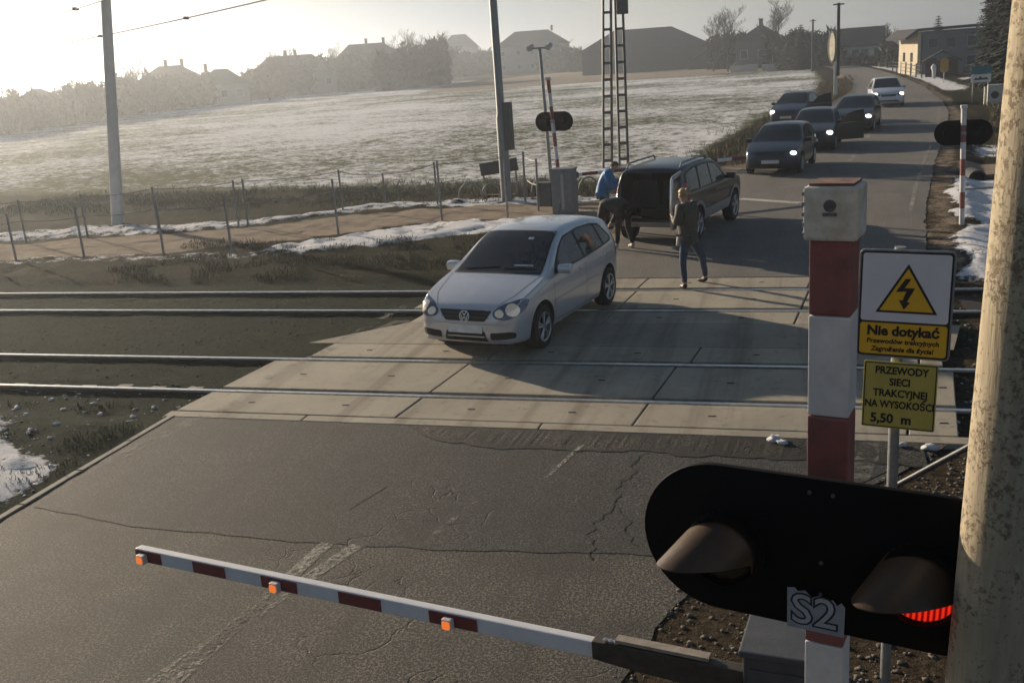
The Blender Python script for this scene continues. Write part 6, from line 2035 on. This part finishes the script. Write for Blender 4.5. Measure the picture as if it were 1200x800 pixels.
# utility pole by the far road with a traffic mirror
u0 = G(981, 114)
t = thing('utility_pole', 'dark utility pole beside the far road, on pale concrete foot', 'pole', (u0.x, u0.y, -0.1), 0)
hU = pole_height(u0, 981, 2)
mb = MB(); mb.tube([(0, 0, 1.6), (0, 0, hU)], [0.15, 0.11], 10); mb.build('shaft', M('pole_tarred', (0.035, 0.032, 0.032), 0.8), t, angle=40)
mb = MB(); mb.box((-0.12, 0, 1.25), (0.26, 0.24, 2.7)); mb.build('foot', m_conc, t, bevel=0.02)
mb = MB(); mb.box((0, 0, hU - 0.1), (0.75, 0.1, 0.1)); mb.build('crossarm', m_dgalv, t)
zm = pole_height(u0, 975, 55)
t = thing('traffic_mirror', 'pale oval traffic mirror fixed beside the dark utility pole', 'mirror', (u0.x - 0.42, u0.y - 0.1, zm), R(-48))
mb = MB(); mb.prism([(0.46 * math.cos(a), 1.12 * math.sin(a)) for a in np.linspace(0, 2 * math.pi, 24, endpoint=False)], 0.06, Matrix(((1, 0, 0, 0), (0, 0, 1, 0), (0, 1, 0, 0), (0, 0, 0, 1)))); mb.build('rim', m_trim, t)
mb = MB(); mb.prism([(0.28 * math.cos(a) + 0.05, 0.98 * math.sin(a)) for a in np.linspace(0, 2 * math.pi, 24, endpoint=False)], 0.02, Matrix.Translation((0, -0.025, 0)) @ Matrix(((1, 0, 0, 0), (0, 0, 1, 0), (0, 1, 0, 0), (0, 0, 0, 1)))); mb.build('mirror_face', M('mirror_pale', (0.62, 0.57, 0.42), 0.5, var=0.4, scale=2), t)  # the mirror's bright reflection is put into this pale colour
# second thin pole further on
v0 = G(952, 84)
t = thing('utility_pole', 'thin distant utility pole among the trees left of the road', 'pole', (v0.x, v0.y, -0.1), 0)
hV = pole_height(v0, 952, 22)
mb = MB(); mb.tube([(0, 0, 0), (0, 0, hV)], [0.16, 0.12], 8); mb.build('shaft', MATS['pole_tarred'], t, angle=40)
mb = MB(); mb.box((0, 0, hV - 0.2), (0.8, 0.1, 0.1)); mb.build('crossarm', m_dgalv, t)
# low white wall before the trees
for i, (xa, xb, yy, lab) in enumerate(((856, 888, 81, 'left piece of low pale garden wall before the dark trees'), (893, 922, 80, 'right piece of low pale garden wall before the dark trees'))):
    a, b_ = G(xa, yy + 4), G(xb, yy + 4)
    b_ = DY(xb, yy + 4, a.y); b_.z = 0
    mid = (a + b_) / 2
    mb = MB(); mb.box((0, 0, 0.5), ((b_ - a).length, 0.3, 1.0)); mb.box((0, 0, 1.04), ((b_ - a).length + 0.1, 0.42, 0.09))
    o = mb.build('garden_wall', w_wh); o.location = (mid.x, mid.y, -0.1); tag(o, lab, 'wall')

# ------------------------------------------------------------------ trees
m_bark = M('bark', (0.075, 0.06, 0.048), 0.9, var=0.3, scale=12, bump=0.4)
m_twig = M('twigs', (0.085, 0.068, 0.055), 0.9, var=0.25, scale=6, bump=0.0)
m_birch = M('birch_bark', (0.30, 0.28, 0.25), 0.85, var=0.4, scale=8)
m_need = M('needles', (0.016, 0.026, 0.016), 0.8, var=0.45, scale=1.5, bump=0.0)
m_shrub = M('shrub_twigs', (0.060, 0.052, 0.038), 0.9, var=0.35, scale=1.2, bump=0.0)
m_ever = M('evergreen', (0.028, 0.036, 0.024), 0.85, var=0.4, scale=1.2, bump=0.0)


def bare_tree(name, label, base, H, spread, seed, group, bark=None, dens=1.0):
    rnd = random.Random(seed)
    t = thing(name, label, 'tree', (base.x, base.y, -0.1), 0, group)
    tb, tw = MB(), MB()
    th = 0.20 + H * 0.012
    def grow(p, d, ln, r, lev):
        n = 3
        pts, q, dd = [p], p.copy(), d.copy()
        for k in range(n):
            dd = (dd + Vector((rnd.uniform(-1, 1), rnd.uniform(-1, 1), rnd.uniform(-.2, .7))) * (0.16 if lev < 3 else 0.22)).normalized()
            q = q + dd * ln / n
            pts.append(q.copy())
        (tb if lev < 2 else tw).tube(pts, [r * (1 - 0.45 * k / n) for k in range(n + 1)], 6 if lev < 2 else 3, cap=False)
        if lev >= 5: return
        nb = (5, 4, 4, 4, 3)[lev]
        nb = max(2, int(nb * dens + rnd.random()))
        for k in range(nb):
            tt = 0.35 + 0.65 * (k + rnd.random()) / nb if lev else 0.30 + 0.70 * (k + rnd.random()) / nb
            i = min(n - 1, int(tt * n)); bp = pts[i].lerp(pts[i + 1], tt * n - i)
            az = rnd.uniform(0, 6.28)
            el = rnd.uniform(0.35, 0.95)
            side_ = Vector((math.cos(az), math.sin(az), 0))
            nd = (dd * math.cos(el) + side_ * math.sin(el) * spread + Vector((0, 0, 0.18))).normalized()
            grow(bp, nd, ln * rnd.uniform(0.48, 0.72), max(0.018, r * 0.50), lev + 1)
    grow(Vector((0, 0, 0)), Vector((0, 0, 1)), H * 0.48, th * 0.5, 0)
    tb.build('trunk', bark or m_bark, t, smooth=True)
    tw.build('crown', m_twig, t)
    return t


def conifer(name, label, base, H, Rr, seed, group=None, narrow=1.0):
    rnd = random.Random(seed)
    t = thing(name, label, 'tree', (base.x, base.y, -0.1), 0, group)
    mb = MB(); mb.tube([(0, 0, 0), (0, 0, H * 0.97)], [0.05 + H * 0.014, 0.02], 8); mb.build('trunk', m_bark, t, smooth=True)
    vs, fs = [], []
    def spray(p, d, ln, wd):
        s_ = d.cross(Vector((0, 0, 1)));
        if s_.length < 1e-3: s_ = Vector((1, 0, 0))
        s_.normalize()
        for k in range(7):
            q = p + d * ln * (k / 7)
            for sg in (-1, 1):
                a = rnd.uniform(0.5, 1.0)
                tip = q + (d * a + s_ * sg * 0.9 + Vector((0, 0, rnd.uniform(-.5, .1)))).normalized() * wd * (1 - 0.5 * k / 7) * rnd.uniform(.7, 1.3)
                b2 = q + d * ln * 0.17
                n = len(vs)
                vs.extend([q, tip, b2]); fs.append((n, n + 1, n + 2))
    nl = int(H * 4.0)
    for i in range(nl):
        z = H * (0.06 + 0.93 * i / nl)
        rr = Rr * (1 - (z / H)) ** 0.8 * rnd.uniform(.75, 1.12) + 0.08
        nb = 8 + int(rr * 5)
        for k in range(nb):
            az = 6.283 * (k + rnd.random()) / nb
            dr = rnd.uniform(-0.50, -0.1)
            d = Vector((math.cos(az), math.sin(az), dr)).normalized()
            spray(Vector((0, 0, z)), d, rr * rnd.uniform(.7, 1.1), 0.34 + rr * 0.2)
    mb = MB(); mb.add(vs, fs); me_ = mb.build('crown', m_need, t)
    return t


def bush(vs, fs, c, rx, ry, rz_, n, rnd, size):
    for _ in range(n):
        u = Vector((rnd.gauss(0, 1), rnd.gauss(0, 1), rnd.gauss(0, 1))).normalized() * (rnd.random() ** 0.5)
        p = c + Vector((u.x * rx, u.y * ry, max(-c.z, u.z * rz_)))
        s_ = size * rnd.uniform(.5, 1.4)
        a = Vector((rnd.gauss(0, 1), rnd.gauss(0, 1), rnd.gauss(0, 1.3))).normalized() * s_
        b_ = Vector((rnd.gauss(0, 1), rnd.gauss(0, 1), rnd.gauss(0, 1))).normalized() * s_ * 0.45
        k = len(vs)
        vs.extend([p - a, p + b_, p + a]); fs.append((k, k + 1, k + 2))


# far thickets that read as one mass along the field's end
rnd = random.Random(11)
def thicket(name, cols, mat, size0, dens, jitter=1.0):
    vs, fs = [], []
    for (px0, px1, b0, b1, t0, t1) in cols:
        n = max(3, int(abs(px1 - px0) / 3.2))
        for k in range(n):
            s_ = (k + rnd.random()) / n
            px, by, ty = px0 + (px1 - px0) * s_, b0 + (b1 - b0) * s_, t0 + (t1 - t0) * s_
            g_ = G(px, by)
            h_ = pole_height(g_, px, ty) * rnd.uniform(0.78, 1.08)
            dist = g_.length
            wd = dist * 7 / FPX
            bush(vs, fs, g_ + Vector((rnd.uniform(-1, 1) * wd * 0.4, rnd.uniform(0, 3.0) * jitter, h_ * 0.42)), wd, wd * 1.3, h_ * 0.60, int(dens * (1 + h_ * 0.5)), rnd, size0 * dist / 150)
    mb = MB(); mb.add(vs, fs)
    tag(mb.build(name, mat), kind='stuff')
thicket('treeline', [(-90, 0, 170, 159, 116, 108), (0, 60, 158, 149, 108, 108), (60, 130, 149, 140, 103, 95), (130, 182, 140, 131, 90, 84), (182, 300, 131, 117, 90, 84), (300, 400, 117, 107, 78, 66), (400, 480, 107, 100, 66, 56),
                     (440, 520, 108, 100, 62, 44), (515, 585, 92, 87, 62, 62), (560, 690, 87, 84, 62, 58)], m_shrub, 0.72, 105)
thicket('treeline', [(830, 880, 82, 80, 40, 38), (870, 950, 80, 79, 40, 36), (925, 982, 80, 77, 38, 34), (1030, 1060, 78, 80, 46, 52), (985, 1032, 77, 77, 65, 67)], m_ever, 0.7, 95)
thicket('undergrowth', [(958, 1000, 112, 92, 100, 86), (940, 985, 124, 98, 116, 91)], M('dry_grass_bush', (0.14, 0.10, 0.055), 0.9, var=0.35), 0.20, 30)
GB = 'bare trees along the far edge'
for i, (px, by, ty, sp_, lab) in enumerate((
        (18, 158, 88, 0.9, 'hazy bare tree at the far left edge of the field'),
        (95, 146, 84, 0.95, 'hazy bare tree just left of the pale concrete pole'),
        (118, 143, 90, 0.8, 'hazy bare tree right behind the pale concrete pole'),
        (158, 136, 74, 0.8, 'hazy bare tree left of the two chimney house'),
        (170, 134, 71, 0.7, 'narrow hazy tree touching the two chimney house'),
        (316, 118, 52, 0.85, 'hazy bare tree above the left end of the long house'),
        (334, 116, 50, 0.85, 'hazy bare tree above the middle of the long house'),
        (398, 108, 44, 0.9, 'hazy bare tree between the long house and tall house'),
        (484, 102, 32, 1.0, 'spreading bare tree left of the pale walled house'),
        (502, 101, 28, 1.0, 'tallest bare tree of the clump left of the pale walled house'),
        (526, 98, 36, 0.9, 'bare tree right in front of the pale walled house'))):
    g_ = G(px, by)
    bare_tree('bare_tree', lab, g_, pole_height(g_, px, ty), sp_, 100 + i, GB, None, 1.0)
for i, (px, by, ty, sp_, lab) in enumerate(((853, 84, 0, 1.0, 'large bare tree above the right end of the barn'), (914, 82, 0, 1.15, 'large spreading bare tree above the hidden house'),
                                            (836, 84, 18, 0.9, 'smaller bare tree at the right end of the barn'), (1040, 80, 30, 0.9, 'bare tree right of the white walled house'),
                                            (660, 84, 44, 0.8, 'low bare tree between hipped house and barn'))):
    g_ = G(px, by)
    bare_tree('bare_tree', lab, g_, pole_height(g_, px, ty - 4), sp_, 300 + i, GB, None, 1.0)
GC = 'dark conifers'
g_ = DY(1097, 86, 128); g_.z = 0
conifer('spruce', 'small spruce rising behind the two storey building', g_, pole_height(g_, 1097, 15), 1.7, 5, GC)
for i, (px, by, H, Rr, lab) in enumerate(((1172, 104, 11.5, 2.5, 'tall dark conifer nearest the thick mottled pole'), (1192, 112, 12.5, 2.6, 'tallest dark conifer half hidden by the mottled pole'), (1159, 95, 9.2, 2.0, 'shorter dark conifer at the left of the conifer group'))):
    g_ = G(px, by)
    conifer('spruce', lab, g_, H, Rr, 50 + i, GC)
for i, (px, by, ty, lab) in enumerate(((938, 82, 26, 'dark spruce left of the thin distant utility pole'), (926, 82, 32, 'shorter dark spruce beside the hidden house'))):
    g_ = G(px, by); conifer('spruce', lab, g_, pole_height(g_, px, ty), 3.0, 70 + i, GC)

# ------------------------------------------------------------------ culvert, stones, grass
cv = G(1146, 206)
t = thing('culvert_pipe', 'dark culvert pipe mouth in the bank on the right verge', 'culvert', (cv.x, cv.y, -0.05), R(20))
mb = MB(); mb.lathe([(0, 0.21), (0, 0.26), (0.8, 0.26), (0.8, 0.21), (0, 0.21)], (0, 0, -0.05), (0.25, 1, 0), 24); mb.build('pipe', M('pipe_concrete', (0.05, 0.05, 0.055), 0.8), t, angle=40)
mb = MB(); mb.lathe([(0.12, 0.208), (0.13, 0.0)], (0, 0, -0.05), (0.25, 1, 0), 24); mb.build('pipe_dark', dark, t)
ra, rb = G(1128, 232), G(1180, 246)
t = thing('guard_rope', 'pale rail strung from the far right signal mast to the right', 'rail', (ra.x, ra.y, 0), 0)
mb = MB(); mb.tube([(0.0, 0, 0.22), (2.6, -0.8, 0.42)], 0.03, 8); mb.build('bar', m_galv, t)
for q in ((0.9, -0.28), (2.5, -0.77)):
    mb = MB(); mb.tube([(q[0], q[1], -0.3), (q[0], q[1], 0.26 + q[0] * 0.06)], 0.025, 8); mb.build('post', m_galv, t)

# stones and lumps of snow on the dirt
m_stone = M('stone', (0.115, 0.10, 0.082), 0.85, var=0.35, scale=3)
m_snowl = M('snow_lump', (0.62, 0.63, 0.65), 0.85, var=0.3, scale=14, bump=0.6, bscale=30)
def rock_mesh(seed):
    bm = bmesh.new(); bmesh.ops.create_icosphere(bm, subdivisions=2, radius=1)
    for v in bm.verts: v.co *= 1 + 0.75 * noise.noise(v.co * 1.7 + Vector((seed, 0, 0)))
    me = bpy.data.meshes.new('stone'); bm.to_mesh(me); bm.free(); me.shade_smooth(); return me
def scatter(name, mat, n, area, s0, s1, seed, keep=None):
    rnd = random.Random(seed)
    base_ = [rock_mesh(seed + k) for k in range(4)]
    vs, fs = [], []
    for _ in range(n):
        x, y = rnd.uniform(area[0], area[1]), rnd.uniform(area[2], area[3])
        if keep and not keep(x, y): continue
        m_ = base_[rnd.randrange(4)]
        s_ = s0 + (s1 - s0) * rnd.random() ** 3
        z = float(ground_z(x, y))
        rot = Matrix.Rotation(rnd.uniform(0, 6.28), 3, 'Z')
        k = len(vs)
        for v in m_.vertices:
            q = rot @ Vector((v.co.x * s_, v.co.y * s_ * 0.8, v.co.z * s_ * 0.55))
            vs.append((x + q.x, y + q.y, z + q.z + s_ * 0.15))
        fs += [tuple(i + k for i in p.vertices) for p in m_.polygons]
    me = bpy.data.meshes.new(name); me.from_pydata(vs, [], fs); me.shade_smooth()
    tag(link_mesh(name, me, mat), kind='stuff')
scatter('gravel', M('asphalt_crumbs', (0.055, 0.05, 0.045), 0.85, var=0.5), 1500, (-4.3, 1.2, 10.18, 10.6), 0.006, 0.035, 8)
off_road = lambda x, y: x > road_r(y) + 0.05 or x < road_l(y) - 0.15
scatter('gravel', m_stone, 5200, (-1.3, 2.4, 4.2, 10.4), 0.006, 0.028, 1, lambda x, y: x > road_r(y) - 0.12)
scatter('gravel', M('ballast_stone', (0.085, 0.088, 0.078), 0.85, var=0.4, scale=3), 1500, (-14, -7.9, 7, 19), 0.008, 0.026, 2, lambda x, y: x < road_l(y) - 0.1 and not any(abs(y - r_) < 0.1 for r_ in RY))
scatter('gravel', m_stone, 1400, (1.7, 4.5, 10.5, 20), 0.010, 0.04, 3, lambda x, y: x > road_r(y) + 0.25 and not any(abs(y - r_) < 0.1 for r_ in RY))
scatter('snow', m_snowl, 170, (-11.2, -8.1, 7.5, 12), 0.010, 0.05, 4, off_road)
scatter('snow', m_snowl, 80, (1.6, 3.6, 9.6, 13.5), 0.015, 0.06, 5, off_road)
for i, (px, py, s_, lab) in enumerate(((909, 517, 0.085, 'lump of old snow on the road left of the striped mast'), (917, 521, 0.06, 'smaller lump of old snow beside it near the slabs'), (1056, 524, 0.06, 'lump of snow right of the sign post'), (1089, 527, 0.075, 'larger lump of snow by the right end of the slabs'))):
    g_ = G(px, py)
    o = link_mesh('snow_lump', rock_mesh(40 + i), m_snowl); o.location = (g_.x, g_.y, 0.03); o.scale = (s_ * 1.0, s_ * 0.7, s_ * 0.5); tag(o, lab, 'snow lump')

# dry grass
def grass(name, mat, n, sampler, h0, h1, seed):
    rnd = random.Random(seed)
    vs, fs = [], []
    c = 0
    while c < n:
        x, y, ok = sampler(rnd)
        c += 1
        if not ok: continue
        z = float(ground_z(x, y))
        for b_ in range(5):
            a = rnd.uniform(0, 6.28); h_ = rnd.uniform(h0, h1)
            w_ = 0.006 + 0.010 * h_
            bx, by = x + rnd.gauss(0, .05), y + rnd.gauss(0, .05)
            lx, ly = math.cos(a) * h_ * rnd.uniform(.1, .7), math.sin(a) * h_ * rnd.uniform(.1, .7)
            k = len(vs)
            vs.extend([(bx - w_ * math.sin(a), by + w_ * math.cos(a), z - .02), (bx + w_ * math.sin(a), by - w_ * math.cos(a), z - .02), (bx + lx * .5, by + ly * .5, z + h_ * .7), (bx + lx, by + ly, z + h_)])
            fs.extend([(k, k + 1, k + 2), (k, k + 2, k + 3)])
    me = bpy.data.meshes.new(name); me.from_pydata(vs, [], fs)
    tag(link_mesh(name, me, mat), kind='stuff')
m_gr = M('dry_grass', (0.15, 0.125, 0.065), 0.9, var=0.4, scale=1.5, bump=0.0)
m_gr2 = M('olive_grass', (0.085, 0.085, 0.036), 0.9, var=0.4, scale=1.5, bump=0.0)
def smp1(r_):
    x, y = r_.uniform(-30, -3.2), r_.gauss(32.5, 1.6)
    return x, y, y > 29.5 and noise.noise((x * .5, y * .5, 0)) > -0.25 and x < road_l(y) - 0.6
grass('grass', M('straw_grass', (0.19, 0.175, 0.11), 0.9, var=0.4, scale=1.5, bump=0.0), 4200, smp1, 0.04, 0.20, 1)
def smp2(r_):
    x, y = r_.uniform(3.2, 12), r_.uniform(19, 62)
    d_ = x - float(road_r(y))
    return x, y, d_ > 1.9 and not (33 < y < 37)
grass('grass', m_gr, 7000, smp2, 0.06, 0.26, 2)
def smp3(r_):
    x, y = r_.uniform(-16, -5), r_.uniform(18.9, 23.5)
    return x, y, x < float(road_l(y)) - 0.3 and noise.noise((x * .8, y * .8, 3)) > 0.0
grass('grass', m_gr, 2500, smp3, 0.04, 0.16, 3)
def smp4(r_):
    y = r_.uniform(37, 110); x = float(road_l(y)) - abs(r_.gauss(0.6, 1.0))
    return x, y, True
grass('grass', m_gr, 3500, smp4, 0.06, 0.3, 4)
def smp5(r_):
    x, y = r_.uniform(-13, -7.9), r_.uniform(7.5, 11.2)
    return x, y, x < float(road_l(y)) - 0.2 and noise.noise((x * .9, y * .9, 7)) > 0.1
grass('grass', m_gr2, 1500, smp5, 0.03, 0.10, 5)

# ------------------------------------------------------------------ air
mb = MB(); mb.box((0, 150, 14.2), (3400, 3600, 31.6))
hm = bpy.data.materials.new('haze_air'); hm.use_nodes = True
ht = hm.node_tree; ht.nodes.clear()
ho = ht.nodes.new('ShaderNodeOutputMaterial'); hv = ht.nodes.new('ShaderNodeVolumePrincipled')
hv.inputs['Color'].default_value = (0.84, 0.91, 1.0, 1)
hv.inputs['Density'].default_value = HAZE_DENSITY
hv.inputs['Anisotropy'].default_value = 0.75
ht.links.new(hv.outputs[0], ho.inputs['Volume'])
tag(mb.build('haze', hm), kind='stuff')
